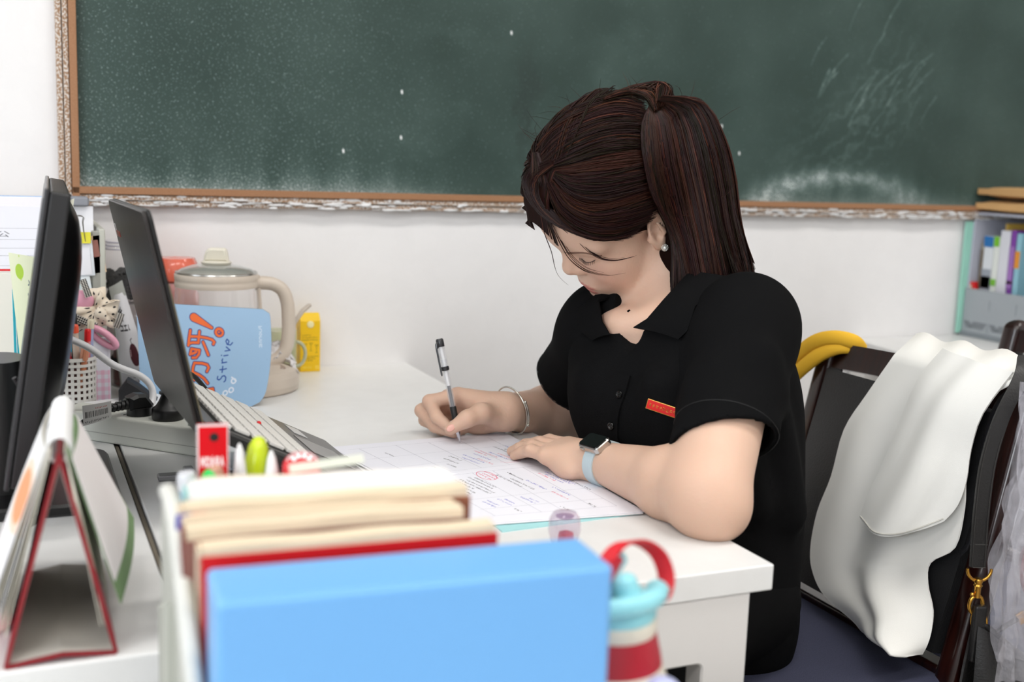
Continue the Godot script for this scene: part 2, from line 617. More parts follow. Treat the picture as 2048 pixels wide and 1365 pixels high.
# ---------- smooth bodies: distances joined with a smooth minimum, meshed as surface nets ----------
class Field:
	var kind := PackedInt32Array()      # 0 tapered capsule, 1 ellipsoid, 2 half space
	var cut := PackedInt32Array()       # 0 add, 1 take away, 2 keep only
	var a := PackedVector3Array()
	var b := PackedVector3Array()
	var ra := PackedFloat32Array()
	var rb := PackedFloat32Array()
	var k := PackedFloat32Array()
	var ax: Array[Basis] = []
	var rad := PackedVector3Array()
	var only := PackedInt32Array()
	var xf := Transform3D()             # where the following pieces are placed
	var size := 1.0

	func _put(kd: int, op: int, p: Vector3, q: Vector3, r0: float, r1: float, kk: float, bs: Basis, r: Vector3) -> void:
		kind.append(kd)
		cut.append(op)
		a.append(p)
		b.append(q)
		ra.append(r0)
		rb.append(r1)
		k.append(kk)
		ax.append(bs)
		rad.append(r)

	func cap(p: Vector3, q: Vector3, r0: float, r1: float, kk := 0.012, op := 0) -> void:
		_put(0, op, xf * p, xf * q, r0 * size, r1 * size, kk * size, Basis(), Vector3())

	func chain(pts: Array, rs: Array, kk := 0.006) -> void:
		for i in pts.size() - 1:
			cap(pts[i], pts[i + 1], rs[i], rs[i + 1], kk)

	func ell(p: Vector3, r: Vector3, kk := 0.012, op := 0, turn := Basis()) -> void:
		_put(1, op, xf * p, Vector3(), 0, 0, kk * size, (xf.basis.orthonormalized() * turn).transposed(), r * size)

	func half(p: Vector3, out: Vector3, kk := 0.0, op := 2) -> void:
		_put(2, op, xf * p, (xf.basis * out).normalized(), 0, 0, kk * size, Basis(), Vector3())

	func one(i: int, p: Vector3) -> float:
		if kind[i] == 0:
			var d := b[i] - a[i]
			var w := p - a[i]
			var t := clampf(w.dot(d) / d.length_squared(), 0.0, 1.0)
			return (w - d * t).length() - lerpf(ra[i], rb[i], t)
		if kind[i] == 1:
			var q := ax[i] * (p - a[i])
			var r := rad[i]
			var u := q / r
			var k0 := u.length()
			var k1 := (u / r).length()
			return k0 * (k0 - 1.0) / maxf(k1, 1e-6) if k0 > 1e-4 else -minf(r.x, minf(r.y, r.z))
		return (p - a[i]).dot(b[i])

	func join(d: float, e: float, i: int) -> float:
		var kk := k[i]
		if cut[i] == 0:
			if kk <= 0.0:
				return minf(d, e)
			var h := maxf(kk - absf(d - e), 0.0) / kk
			return minf(d, e) - h * h * kk * 0.25
		if cut[i] == 1:
			e = -e
		if kk <= 0.0:
			return maxf(d, e)
		var g := maxf(kk - absf(d - e), 0.0) / kk
		return maxf(d, e) + g * g * kk * 0.25

	func at(p: Vector3, ids: PackedInt32Array) -> float:
		var d := 1e3
		for i in ids:
			d = join(d, one(i, p), i)
		return d

	func all() -> PackedInt32Array:
		return PackedInt32Array(range(kind.size()))

	func grad(p: Vector3, ids: PackedInt32Array) -> Vector3:
		var h := 0.0015
		return Vector3(at(p + Vector3(h, 0, 0), ids) - at(p - Vector3(h, 0, 0), ids), at(p + Vector3(0, h, 0), ids) - at(p - Vector3(0, h, 0), ids), at(p + Vector3(0, 0, h), ids) - at(p - Vector3(0, 0, h), ids)).normalized()

	# the nearest point of the surface to p, lifted by that much
	func onto(p: Vector3, lift := 0.0) -> Vector3:
		var ids := all()
		for i in 6:
			var d := at(p, ids)
			if absf(d) < 2e-4:
				break
			p -= grad(p, ids) * d * 0.9
		return p + grad(p, ids) * lift

	# where a ray meets the surface
	func hit(from: Vector3, dir: Vector3, lift := 0.0) -> Vector3:
		var ids := all()
		var p := from
		for i in 80:
			var d := at(p, ids)
			if d < 2e-4:
				break
			p += dir * d * 0.8
		return p + grad(p, ids) * lift

	func nets(s: Sh, lo: Vector3, hi: Vector3, cell: float, paint = null) -> void:
		var N := 8
		var M := N + 1
		var bs := cell * N
		var half_d := bs * 0.9
		var nb := Vector3i(((hi - lo) / bs).ceil())
		var verts := PackedVector3Array()
		var norms := PackedVector3Array()
		var where := {}
		var quads := PackedInt64Array()
		var every := all()
		var vals := PackedFloat32Array()
		vals.resize(M * M * M)
		var one_d := PackedFloat32Array()
		one_d.resize(kind.size())
		var S := Vector3i(1, 4096, 4096 * 4096)
		for bz in nb.z:
			for by in nb.y:
				for bx in nb.x:
					var o := lo + Vector3(bx, by, bz) * bs
					var mid := o + Vector3.ONE * bs * 0.5
					var d := 1e3
					for i in every:
						var e := one(i, mid)
						one_d[i] = e
						d = join(d, e, i)
					if absf(d) > half_d * 1.5:
						continue
					var ids := PackedInt32Array()
					for i in every:
						if cut[i] == 0 and one_d[i] < maxf(d, 0.0) + half_d * 2.0 + k[i] or cut[i] != 0:
							if cut[i] == 1 and one_d[i] > half_d * 1.5 + k[i]:
								continue
							if cut[i] == 2 and one_d[i] < -half_d * 1.5 - k[i]:
								continue
							ids.append(i)
					var q := 0
					for z in M:
						for y in M:
							for x in M:
								vals[q] = at(o + Vector3(x, y, z) * cell, ids)
								q += 1
					for z in N:
						for y in N:
							for x in N:
								var c0 := x + y * M + z * M * M
								var f0 := vals[c0]
								var f1 := vals[c0 + 1]
								var f2 := vals[c0 + M]
								var f3 := vals[c0 + M + 1]
								var c4 := c0 + M * M
								var f4 := vals[c4]
								var f5 := vals[c4 + 1]
								var f6 := vals[c4 + M]
								var f7 := vals[c4 + M + 1]
								var neg := int(f0 < 0) + int(f1 < 0) + int(f2 < 0) + int(f3 < 0) + int(f4 < 0) + int(f5 < 0) + int(f6 < 0) + int(f7 < 0)
								if neg == 0 or neg == 8:
									continue
								var sum := Vector3()
								var cnt := 0
								if (f0 < 0) != (f1 < 0):
									sum += Vector3(f0 / (f0 - f1), 0, 0)
									cnt += 1
								if (f2 < 0) != (f3 < 0):
									sum += Vector3(f2 / (f2 - f3), 1, 0)
									cnt += 1
								if (f4 < 0) != (f5 < 0):
									sum += Vector3(f4 / (f4 - f5), 0, 1)
									cnt += 1
								if (f6 < 0) != (f7 < 0):
									sum += Vector3(f6 / (f6 - f7), 1, 1)
									cnt += 1
								if (f0 < 0) != (f2 < 0):
									sum += Vector3(0, f0 / (f0 - f2), 0)
									cnt += 1
								if (f1 < 0) != (f3 < 0):
									sum += Vector3(1, f1 / (f1 - f3), 0)
									cnt += 1
								if (f4 < 0) != (f6 < 0):
									sum += Vector3(0, f4 / (f4 - f6), 1)
									cnt += 1
								if (f5 < 0) != (f7 < 0):
									sum += Vector3(1, f5 / (f5 - f7), 1)
									cnt += 1
								if (f0 < 0) != (f4 < 0):
									sum += Vector3(0, 0, f0 / (f0 - f4))
									cnt += 1
								if (f1 < 0) != (f5 < 0):
									sum += Vector3(1, 0, f1 / (f1 - f5))
									cnt += 1
								if (f2 < 0) != (f6 < 0):
									sum += Vector3(0, 1, f2 / (f2 - f6))
									cnt += 1
								if (f3 < 0) != (f7 < 0):
									sum += Vector3(1, 1, f3 / (f3 - f7))
									cnt += 1
								var g := Vector3i(bx * N + x, by * N + y, bz * N + z)
								var key := g.x * S.x + g.y * S.y + g.z * S.z
								where[key] = verts.size()
								verts.append(o + (Vector3(x, y, z) + sum / cnt) * cell)
								norms.append(Vector3(f1 + f3 + f5 + f7 - f0 - f2 - f4 - f6, f2 + f3 + f6 + f7 - f0 - f1 - f4 - f5, f4 + f5 + f6 + f7 - f0 - f1 - f2 - f3).normalized())
								if (f0 < 0) != (f1 < 0):
									quads.append_array([key, key - S.y, key - S.y - S.z, key - S.z])
								if (f0 < 0) != (f2 < 0):
									quads.append_array([key, key - S.z, key - S.z - S.x, key - S.x])
								if (f0 < 0) != (f4 < 0):
									quads.append_array([key, key - S.x, key - S.x - S.y, key - S.y])
		var cols := PackedColorArray()
		if paint != null:
			for p in verts:
				cols.append(paint.call(p))
		for i in range(0, quads.size(), 4):
			var w := PackedInt32Array()
			for j in 4:
				w.append(where.get(quads[i + j], -1))
			if w[0] < 0 or w[1] < 0 or w[2] < 0 or w[3] < 0:
				continue
			if (verts[w[1]] - verts[w[0]]).cross(verts[w[2]] - verts[w[0]]).dot(norms[w[0]] + norms[w[1]] + norms[w[2]]) > 0.0:
				var x := w[1]
				w[1] = w[3]
				w[3] = x
			for j: int in [0, 1, 2, 0, 2, 3]:
				s.v.append(verts[w[j]])
				s.n.append(norms[w[j]])
				s.t.append(Vector2())
				s.c.append(cols[w[j]] if paint != null else s.ink)


# ---------- the person ----------
const HS := 0.975
var HX := Transform3D(Basis(Vector3(-0.6897, -0.7162, -0.1068), Vector3(0.1606, -0.2951, 0.9419), Vector3(-0.706, 0.6325, 0.3186)).scaled_local(Vector3.ONE * 0.975), Vector3(0.7405, 1.0887, -1.3452))
const Ls := Vector3(0.832, 0.958, -1.17)
const Rs := Vector3(0.75, 0.93, -1.435)
const Le := Vector3(0.70, 0.792, -1.035)
const Re := Vector3(0.81, 0.755, -1.60)
const Lw := Vector3(0.675, 0.778, -1.245)
const Rw := Vector3(0.655, 0.788, -1.50)
const SKIN := Color(0.83, 0.69, 0.605)
var face := Field.new()
var cloth := Field.new()


func skin_color(p: Vector3) -> Color:
	var c := SKIN.srgb_to_linear()
	var q := HX.affine_inverse() * p
	if q.x > 0.06 and q.x < 0.12 and absf(q.y) < 0.03 and q.z > -0.085 and q.z < -0.03:
		var lip := maxf(1.0 - Vector3((q.x - 0.095) / 0.016, q.y / 0.0235, (q.z + 0.0525) / 0.0058).length(), 1.0 - Vector3((q.x - 0.092) / 0.016, q.y / 0.0210, (q.z + 0.0640) / 0.0068).length())
		c = c.lerp(Color(0.70, 0.40, 0.37).srgb_to_linear(), clampf(lip * 5.0, 0.0, 1.0) * 0.85)
	var blush := exp(-Vector3((q.x - 0.07) / 0.04, (absf(q.y) - 0.042) / 0.025, (q.z + 0.025) / 0.028).length_squared())
	c = c.lerp(Color(0.80, 0.58, 0.51).srgb_to_linear(), blush * 0.45)
	return c


func skin_fields() -> Field:
	var f := Field.new()
	f.xf = HX
	f.size = HS
	f.ell(Vector3(-0.008, 0, 0.045), Vector3(0.098, 0.075, 0.087), 0.02)
	f.ell(Vector3(0.048, 0, 0.055), Vector3(0.042, 0.058, 0.045), 0.03)
	f.ell(Vector3(0.033, 0, -0.022), Vector3(0.053, 0.060, 0.072), 0.03)
	for s: float in [-1.0, 1.0]:
		f.cap(Vector3(0.0, s * 0.052, -0.045), Vector3(0.048, s * 0.033, -0.078), 0.015, 0.019, 0.025)
		f.cap(Vector3(0.045, s * 0.032, -0.07), Vector3(0.074, s * 0.006, -0.087), 0.020, 0.017, 0.02)
		f.ell(Vector3(0.053, s * 0.033, -0.030), Vector3(0.031, 0.027, 0.034), 0.025)
	f.ell(Vector3(0.076, 0, -0.086), Vector3(0.018, 0.021, 0.017), 0.015)
	f.ell(Vector3(0.074, 0, -0.052), Vector3(0.023, 0.031, 0.024), 0.018)
	for s: float in [-1.0, 1.0]:
		f.cap(Vector3(0.080, s * 0.012, 0.034), Vector3(0.062, s * 0.05, 0.028), 0.008, 0.009, 0.02)
		f.ell(Vector3(0.095, s * 0.020, 0.012), Vector3(0.013, 0.010, 0.009), 0.014, 1)
		f.ell(Vector3(0.0685, s * 0.031, 0.0115), Vector3(0.0140, 0.0165, 0.0120), 0.005)
	f.cap(Vector3(0.080, 0, 0.018), Vector3(0.0965, 0, -0.006), 0.008, 0.0095, 0.014)
	f.ell(Vector3(0.0975, 0, -0.0115), Vector3(0.0115, 0.011, 0.0098), 0.008)
	for s: float in [-1.0, 1.0]:
		f.ell(Vector3(0.0905, s * 0.0125, -0.0170), Vector3(0.0095, 0.0065, 0.0078), 0.007)
		f.ell(Vector3(0.0985, s * 0.0065, -0.0235), Vector3(0.005, 0.0032, 0.004), 0.003, 1)
	f.ell(Vector3(0.0905, 0, -0.0528), Vector3(0.0090, 0.0215, 0.0050), 0.005)
	f.ell(Vector3(0.0880, 0, -0.0642), Vector3(0.0090, 0.0185, 0.0058), 0.005)
	f.cap(Vector3(0.0990, -0.020, -0.0585), Vector3(0.0990, 0.020, -0.0585), 0.0020, 0.0020, 0.003, 1)
	# ears
	for s: float in [-1.0, 1.0]:
		var tilt := Basis(Vector3(0, 1, 0), -0.33) * Basis(Vector3(0, 0, 1), s * 0.25)
		f.ell(Vector3(-0.009, s * 0.076, -0.004), Vector3(0.0165, 0.0075, 0.029), 0.004, 0, tilt)
		f.ell(Vector3(-0.002, s * 0.074, -0.028), Vector3(0.009, 0.006, 0.009), 0.008)
		f.ell(Vector3(-0.008, s * 0.086, 0.001), Vector3(0.0115, 0.0105, 0.0205), 0.003, 1, tilt)
		f.ell(Vector3(-0.004, s * 0.082, -0.011), Vector3(0.006, 0.007, 0.008), 0.003, 1)
		f.ell(Vector3(0.006, s * 0.076, -0.010), Vector3(0.005, 0.004, 0.006), 0.004)
		f.cap(Vector3(-0.014, s * 0.081, -0.014), Vector3(-0.012, s * 0.083, 0.009), 0.003, 0.0025, 0.004)
	f.xf = Transform3D()
	f.size = 1.0
	# neck and chest
	f.cap(HX * Vector3(-0.040, 0, -0.03), Vector3(0.826, 0.955, -1.312), 0.047, 0.050, 0.010)
	f.cap(Vector3(0.826, 0.955, -1.312), Vector3(0.838, 0.88, -1.305), 0.052, 0.10, 0.03)
	f.ell(Vector3(0.838, 0.865, -1.305), Vector3(0.108, 0.14, 0.148), 0.03, 0, Basis(Vector3(0.955, 0, -0.296), Vector3.UP, Vector3(0.296, 0, 0.955)))
	f.cap(Vector3(0.745, 0.945, -1.305), Vector3(0.79, 0.96, -1.23), 0.012, 0.012, 0.03)
	f.cap(Vector3(0.735, 0.942, -1.318), Vector3(0.735, 0.94, -1.38), 0.012, 0.012, 0.03)
	# left arm
	f.cap(Ls + Vector3(0, -0.01, 0), Le, 0.046, 0.0465, 0.02)
	f.cap(Le, Le.lerp(Lw, 0.3), 0.0425, 0.0415, 0.02)
	f.cap(Le.lerp(Lw, 0.3), Lw, 0.0415, 0.0245, 0.015)
	f.ell(Vector3(0.703, 0.774, -1.018), Vector3(0.026, 0.022, 0.026), 0.03)
	# right arm
	f.cap(Rs + Vector3(0.016, -0.02, 0.02), Re, 0.040, 0.044, 0.02)
	f.cap(Re, Re.lerp(Rw, 0.35), 0.041, 0.040, 0.02)
	f.cap(Re.lerp(Rw, 0.35), Rw, 0.040, 0.0255, 0.015)
	hands(f)
	return f


func hands(f: Field) -> void:
	# left hand, flat on the paper
	var h := Vector3(-0.34, -0.06, -0.94).normalized()
	var s := Vector3(0.94, 0.12, -0.34).normalized()
	var K := Lw + h * 0.072 + Vector3(0, 0.003, 0)
	f.cap(Lw, K + s * 0.024, 0.0215, 0.0125, 0.012)
	f.cap(Lw, K + s * 0.008, 0.0225, 0.0130, 0.012)
	f.cap(Lw, K - s * 0.010, 0.0225, 0.0125, 0.012)
	f.cap(Lw, K - s * 0.026 - h * 0.006, 0.0205, 0.0115, 0.012)
	f.ell(Lw + h * 0.035 - s * 0.022 + Vector3(0, -0.009, 0), Vector3(0.014, 0.014, 0.026), 0.014)
	var tips := [[0.024, 0.0, 0.074, 0.0088], [0.008, 0.0, 0.083, 0.0090], [-0.010, 0.0, 0.078, 0.0087], [-0.026, -0.006, 0.066, 0.0080]]
	for q in tips:
		var m: Vector3 = K + s * q[0] + h * q[1]
		var L: float = q[2]
		var r: float = q[3]
		var spread: Vector3 = s * (q[0] * -0.22)
		var p1 := m + h * L * 0.48 + spread * 0.5 + Vector3(0, 0.002, 0)
		var p2 := m + h * L * 0.78 + spread + Vector3(0, -0.004, 0)
		var p3 := m + h * L * 1.0 + spread + Vector3(0, -0.010, 0)
		p1.y = maxf(p1.y, DESK + 0.003 + r)
		p2.y = maxf(p2.y, DESK + 0.003 + r * 0.9)
		p3.y = DESK + 0.003 + r * 0.85
		f.chain([m, p1, p2, p3], [r * 1.18, r * 1.05, r * 0.95, r * 0.82], 0.004)
	f.chain([Lw + h * 0.02 + s * 0.014, Lw + h * 0.05 + s * 0.036 + Vector3(0, -0.006, 0), Lw + h * 0.082 + s * 0.044 + Vector3(0, -0.012, 0), Lw + h * 0.106 + s * 0.043 + Vector3(0, -0.018, 0)], [0.016, 0.0125, 0.0100, 0.0082], 0.010)
	# right hand round the pen
	var iM := Vector3(0.587, 0.812, -1.513)
	var mM := Vector3(0.580, 0.807, -1.531)
	var rM := Vector3(0.583, 0.794, -1.547)
	var pM := Vector3(0.593, 0.779, -1.557)
	f.cap(Rw, iM, 0.0235, 0.0130, 0.012)
	f.cap(Rw, mM, 0.0235, 0.0125, 0.012)
	f.cap(Rw, rM, 0.0230, 0.0125, 0.012)
	f.cap(Rw, pM, 0.0220, 0.0120, 0.012)
	f.ell(Vector3(0.622, 0.770, -1.518), Vector3(0.028, 0.018, 0.022), 0.016)
	f.chain([iM, Vector3(0.550, 0.802, -1.533), Vector3(0.553, 0.784, -1.507), Vector3(0.5655, 0.772, -1.487)], [0.0115, 0.0098, 0.0090, 0.0078], 0.004)
	f.chain([mM, Vector3(0.543, 0.786, -1.546), Vector3(0.554, 0.768, -1.518), Vector3(0.5745, 0.7625, -1.495)], [0.0115, 0.0098, 0.0090, 0.0078], 0.004)
	f.chain([rM, Vector3(0.550, 0.771, -1.549), Vector3(0.566, 0.7615, -1.522), Vector3(0.587, 0.7605, -1.510)], [0.0112, 0.0094, 0.0086, 0.0076], 0.004)
	f.chain([pM, Vector3(0.566, 0.7625, -1.548), Vector3(0.580, 0.7595, -1.524), Vector3(0.596, 0.7595, -1.516)], [0.0105, 0.0084, 0.0078, 0.0070], 0.004)
	f.chain([Vector3(0.640, 0.785, -1.490), Vector3(0.606, 0.795, -1.470), Vector3(0.582, 0.790, -1.4625), Vector3(0.5585, 0.7755, -1.4665)], [0.0185, 0.0135, 0.0108, 0.0088], 0.010)


func build_person() -> void:
	var t0 := Time.get_ticks_msec()
	var base := Vector3(0.93, 0, -1.28)
	var who := thing("person", "woman with half-tied dark brown hair and black polo shirt, bent over writing", "person", base)
	face = skin_fields()
	var s := Sh.new()
	var paint := func(p: Vector3) -> Color: return skin_color(p)
	face.nets(s, Vector3(0.58, 0.86, -1.49), Vector3(0.94, 1.24, -1.18), 0.003, paint)       # head, neck, throat
	face.nets(s, Vector3(0.56, 0.72, -1.43), Vector3(0.90, 0.93, -0.97), 0.003, paint)     # left arm and hand
	face.nets(s, Vector3(0.52, 0.70, -1.67), Vector3(0.88, 0.90, -1.4301), 0.003, paint)     # right arm and hand
	var sk := mat("skin", Color.WHITE, 0.48)
	sk.vertex_color_use_as_albedo = true
	sk.subsurf_scatter_enabled = true
	sk.subsurf_scatter_strength = 0.12
	sk.metallic_specular = 0.4
	relief(sk, noise(0.08, [[0.0, Color.BLACK], [1.0, Color.WHITE]], 256, FastNoiseLite.TYPE_SIMPLEX_SMOOTH, 4, 5), 0.02, 9.0)
	part("body", s, sk, who, "fair skin of the bent head, forearms and hands", base)
	print("skin ", s.v.size() / 3, " ", Time.get_ticks_msec() - t0)
	face_marks(who, base)
	clothes(who, base)
	print("clothes ", Time.get_ticks_msec() - t0)
	hair(who, base)
	print("hair ", Time.get_ticks_msec() - t0)
	worn(who, base)


func face_marks(who: Node3D, base: Vector3) -> void:
	var dark := mat("lash", Color(0.20, 0.14, 0.12), 0.7)
	var line := func(pts: Array, lift: float) -> Array:
		var o := []
		for p in spline(pts.map(func(q): return HX * q), 5):
			o.append(face.onto(p, lift))
		return o
	for k: float in [1.0, -1.0]:
		var f := Vector3(1, k, 1)
		var s := Sh.new()
		var rr := []
		var br: Array = line.call([Vector3(0.0877, 0.012, 0.030) * f, Vector3(0.0835, 0.024, 0.0345) * f, Vector3(0.0755, 0.036, 0.0335) * f, Vector3(0.062, 0.050, 0.026) * f], 0.0)
		for i in br.size():
			rr.append(lerpf(0.0020, 0.0007, absf(float(i) / br.size() - 0.3) / 0.7))
		s.tube(br, rr, 8)
		part("eyebrow", s, mat("brow", Color(0.46, 0.34, 0.28), 0.9), who, "", base)
		var lash := Sh.new()
		var ey: Array = line.call([Vector3(0.0855, 0.0175, 0.0065) * f, Vector3(0.0850, 0.024, 0.0040) * f, Vector3(0.0825, 0.033, 0.0040) * f, Vector3(0.0740, 0.046, 0.0100) * f], 0.0003)
		lash.tube(ey.slice(3), 0.0005, 6)
		for i in range(1, ey.size() - 1):
			for j in 2:
				var p: Vector3 = ey[i].lerp(ey[i + 1], j / 3.0)
				var d: Vector3 = (HX.basis * Vector3(0.75, 0.25 * k, -0.75)).normalized()
				lash.tube([p, p + d * 0.003, p + d * 0.0055 + Vector3(0, 0.001, 0)], [0.0002, 0.00016, 0.00008], 3)
		part("eyelashes", lash, dark, who, "", base)
	# nails
	var nail := Sh.new()
	var nd := Vector3(-0.20, 0.40, 0.89).normalized()
	var na := face.onto(Vector3(0.5575, 0.7755, -1.4665) + nd * 0.01, -0.0006)
	nail.ball(Vector3(0.0048, 0.0066, 0.0014), aim(na, na + (Vector3(0.5585, 0.7755, -1.4665) - Vector3(0.582, 0.790, -1.4625)), nd), 8, 14)
	part("thumbnail", nail, mat("nail", Color(0.90, 0.68, 0.62), 0.22), who, "", base)


func clothes(who: Node3D, base: Vector3) -> void:
	var black := mat("black knit", Color(0.065, 0.065, 0.068), 0.9)
	black.metallic_specular = 0.15
	relief(black, noise(0.35, [[0.0, Color.BLACK], [1.0, Color.WHITE]], 256, FastNoiseLite.TYPE_SIMPLEX, 2, 8), 0.03, 14.0)
	var tb := Basis(Vector3(0.955, 0, -0.296), Vector3.UP, Vector3(0.296, 0, 0.955))
	var ln := tb * Basis(Vector3(0, 0, 1), 0.33)
	var f := cloth
	f.ell(Vector3(0.846, 0.855, -1.305), Vector3(0.118, 0.15, 0.158), 0.03, 0, ln)
	f.cap(Rs + Vector3(0.02, -0.005, 0.04), Ls + Vector3(0.0, -0.02, -0.02), 0.046, 0.052, 0.05)
	f.cap(Vector3(0.818, 0.975, -1.32), Ls + Vector3(0, -0.014, 0), 0.038, 0.047, 0.05)
	f.cap(Vector3(0.808, 0.97, -1.33), Rs + Vector3(0.012, -0.01, 0.03), 0.038, 0.043, 0.05)
	f.ell(Vector3(0.787, 0.84, -1.225), Vector3(0.062, 0.065, 0.068), 0.06)
	f.ell(Vector3(0.752, 0.835, -1.345), Vector3(0.060, 0.062, 0.066), 0.06)
	f.ell(Vector3(0.852, 0.73, -1.288), Vector3(0.120, 0.17, 0.155), 0.06, 0, ln)
	f.ell(Vector3(0.856, 0.58, -1.285), Vector3(0.116, 0.20, 0.155), 0.06, 0, ln)
	# folds: soft ridges
	for q in [[Vector3(0.735, 0.88, -1.20), Vector3(0.76, 0.76, -1.19), 0.018], [Vector3(0.715, 0.86, -1.33), Vector3(0.745, 0.75, -1.30), 0.016], [Vector3(0.80, 0.86, -1.135), Vector3(0.84, 0.74, -1.135), 0.018], [Vector3(0.86, 0.86, -1.14), Vector3(0.90, 0.72, -1.14), 0.016]]:
		f.cap(q[0], q[1], q[2], q[2], 0.035)
	# neck opening
	f.cap(Vector3(0.815, 1.01, -1.318), Vector3(0.765, 0.985, -1.298), 0.060, 0.046, 0.004, 1)
	f.cap(Vector3(0.760, 0.980, -1.296), Vector3(0.716, 0.908, -1.268), 0.044, 0.003, 0.002, 1)
	var s := Sh.new()
	f.nets(s, Vector3(0.62, 0.46, -1.54), Vector3(1.12, 1.06, -1.04), 0.006)
	var shirt := part("polo_shirt", s, black, who, "black knit polo shirt with open collar", base)
	# sleeves
	for k in 2:
		var sf := Field.new()
		var sh: Vector3 = Ls + Vector3(0, -0.010, 0) if k == 0 else Rs + Vector3(0.014, -0.012, 0.022)
		var hem: Vector3 = Vector3(0.747, 0.836, -1.076) if k == 0 else Vector3(0.772, 0.820, -1.530)
		var ax: Vector3 = (hem - sh).normalized()
		var r0 := 0.058 if k == 0 else 0.052
		var r1 := 0.0620 if k == 0 else 0.0575
		sf.cap(sh - ax * 0.02, hem + ax * 0.05, r0, r1, 0.02)
		sf.cap(sh, Vector3(0.82, 0.90, -1.27) if k == 0 else Vector3(0.80, 0.89, -1.34), 0.055, 0.06, 0.05)
		if k == 0:
			sf.cap(Vector3(0.80, 0.905, -1.09), Vector3(0.845, 0.862, -1.11), 0.017, 0.012, 0.03)
			sf.cap(Vector3(0.745, 0.90, -1.115), Vector3(0.80, 0.935, -1.09), 0.014, 0.012, 0.03)
			sf.cap(Vector3(0.79, 0.935, -1.235), Vector3(0.745, 0.84, -1.14), 0.02, 0.015, 0.03)
		var cutn: Vector3 = (ax + (Vector3(0.33, -0.06, 0.12) if k == 0 else Vector3(-0.35, -0.1, 0.0))).normalized()
		sf.half(hem, cutn, 0.004)
		sf.cap(hem - ax * 0.07, hem + ax * 0.08, r1 - 0.010, r1 - 0.0055, 0.003, 1)
		var st := Sh.new()
		sf.nets(st, Vector3(0.66, 0.78, -1.34) if k == 0 else Vector3(0.64, 0.74, -1.66), Vector3(0.96, 1.05, -0.98) if k == 0 else Vector3(0.88, 1.0, -1.30), 0.004)
		part("sleeve", st, black, shirt, "", base)
		# the stitched line round the hem
		var seam := []
		for i in 40:
			var a := TAU * i / 40
			var side := ax.cross(Vector3.UP).normalized()
			var up := side.cross(ax)
			seam.append(sf.onto(hem - ax * 0.016 - cutn * 0.002 + (side * cos(a) + up * sin(a)) * (r1 + 0.003), 0.0))
		var sm := Sh.new()
		sm.tube(seam, 0.0007, 4, true)
		part("hem_stitching", sm, mat("black thread", Color(0.035, 0.035, 0.037), 0.7), shirt, "", base)
	# collar wings, folded down
	var wing := func(inner: Array, outer: Array) -> Sh:
		var rows := []
		for j in 5:
			var row := []
			for i in inner.size():
				var p: Vector3 = inner[i].lerp(outer[i], j / 4.0)
				row.append(cloth.onto(p, 0.004 + 0.008 * sin(PI * clampf(1.0 - j / 4.0, 0.0, 1.0) * 0.6)))
			rows.append(row)
		var w := Sh.new()
		w.sheet(rows, 0.003)
		return w
	part("collar", wing.call([Vector3(0.732, 0.943, -1.264), Vector3(0.746, 0.955, -1.248), Vector3(0.768, 0.972, -1.240), Vector3(0.80, 0.99, -1.245), Vector3(0.835, 1.0, -1.265)], [Vector3(0.775, 0.935, -1.205), Vector3(0.790, 0.945, -1.197), Vector3(0.80, 0.962, -1.20), Vector3(0.83, 0.975, -1.21), Vector3(0.865, 0.98, -1.245)]), black, shirt, "", base)
	part("collar", wing.call([Vector3(0.722, 0.928, -1.300), Vector3(0.728, 0.940, -1.325), Vector3(0.742, 0.955, -1.350), Vector3(0.775, 0.970, -1.375), Vector3(0.81, 0.980, -1.37)], [Vector3(0.708, 0.918, -1.335), Vector3(0.712, 0.925, -1.372), Vector3(0.730, 0.936, -1.40), Vector3(0.77, 0.945, -1.42), Vector3(0.82, 0.95, -1.41)]), black, shirt, "", base)
	# placket and buttons
	var mid := spline([Vector3(0.706, 0.888, -1.264), Vector3(0.698, 0.865, -1.262), Vector3(0.690, 0.83, -1.266), Vector3(0.700, 0.78, -1.27), Vector3(0.725, 0.72, -1.275)], 5)
	var rows := []
	for p: Vector3 in mid:
		var row := []
		for x: float in [-0.016, -0.006, 0.006, 0.016]:
			row.append(cloth.onto(p + Vector3(0.296, 0, 0.955) * x, 0.0022))
		rows.append(row)
	var pl := Sh.new()
	pl.sheet(rows, 0.0025)
	part("placket", pl, black, shirt, "", base)
	for q: Vector3 in [Vector3(0.700, 0.862, -1.254), Vector3(0.688, 0.816, -1.260)]:
		var at := cloth.onto(q, 0.0045)
		var nn := cloth.grad(at, cloth.all())
		var b := Sh.new()
		b.lathe([Vector2(0, 0.0002), Vector2(0.0026, 0.0002), Vector2(0.0036, 0.0012), Vector2(0.0048, 0.0012), Vector2(0.0054, 0.0002), Vector2(0.0054, -0.0012)], aim(at, at + nn), 20)
		for o: Vector2 in [Vector2(1, 1), Vector2(-1, 1), Vector2(1, -1), Vector2(-1, -1)]:
			b.ball(Vector3(0.0006, 0.0006, 0.0006), aim(at, at + nn) * Transform3D(Basis(), Vector3(o.x * 0.0011, 0.0003, o.y * 0.0011)), 4, 6)
		part("button", b, mat("black button", Color(0.02, 0.02, 0.02), 0.25), shirt, "", base)
	# trousers and shoes
	var t := Field.new()
	t.ell(Vector3(0.858, 0.585, -1.285), Vector3(0.108, 0.09, 0.148), 0.04, 0, tb)
	for z: float in [1.0, -1.0]:
		var hip := Vector3(0.86, 0.585, -1.285 + z * 0.075)
		var knee := Vector3(0.53, 0.575, -1.15 + z * 0.10)
		var ank := Vector3(0.60, 0.11, -1.15 + z * 0.09)
		t.cap(hip, knee, 0.082, 0.068, 0.05)
		t.cap(knee, ank, 0.066, 0.05, 0.03)
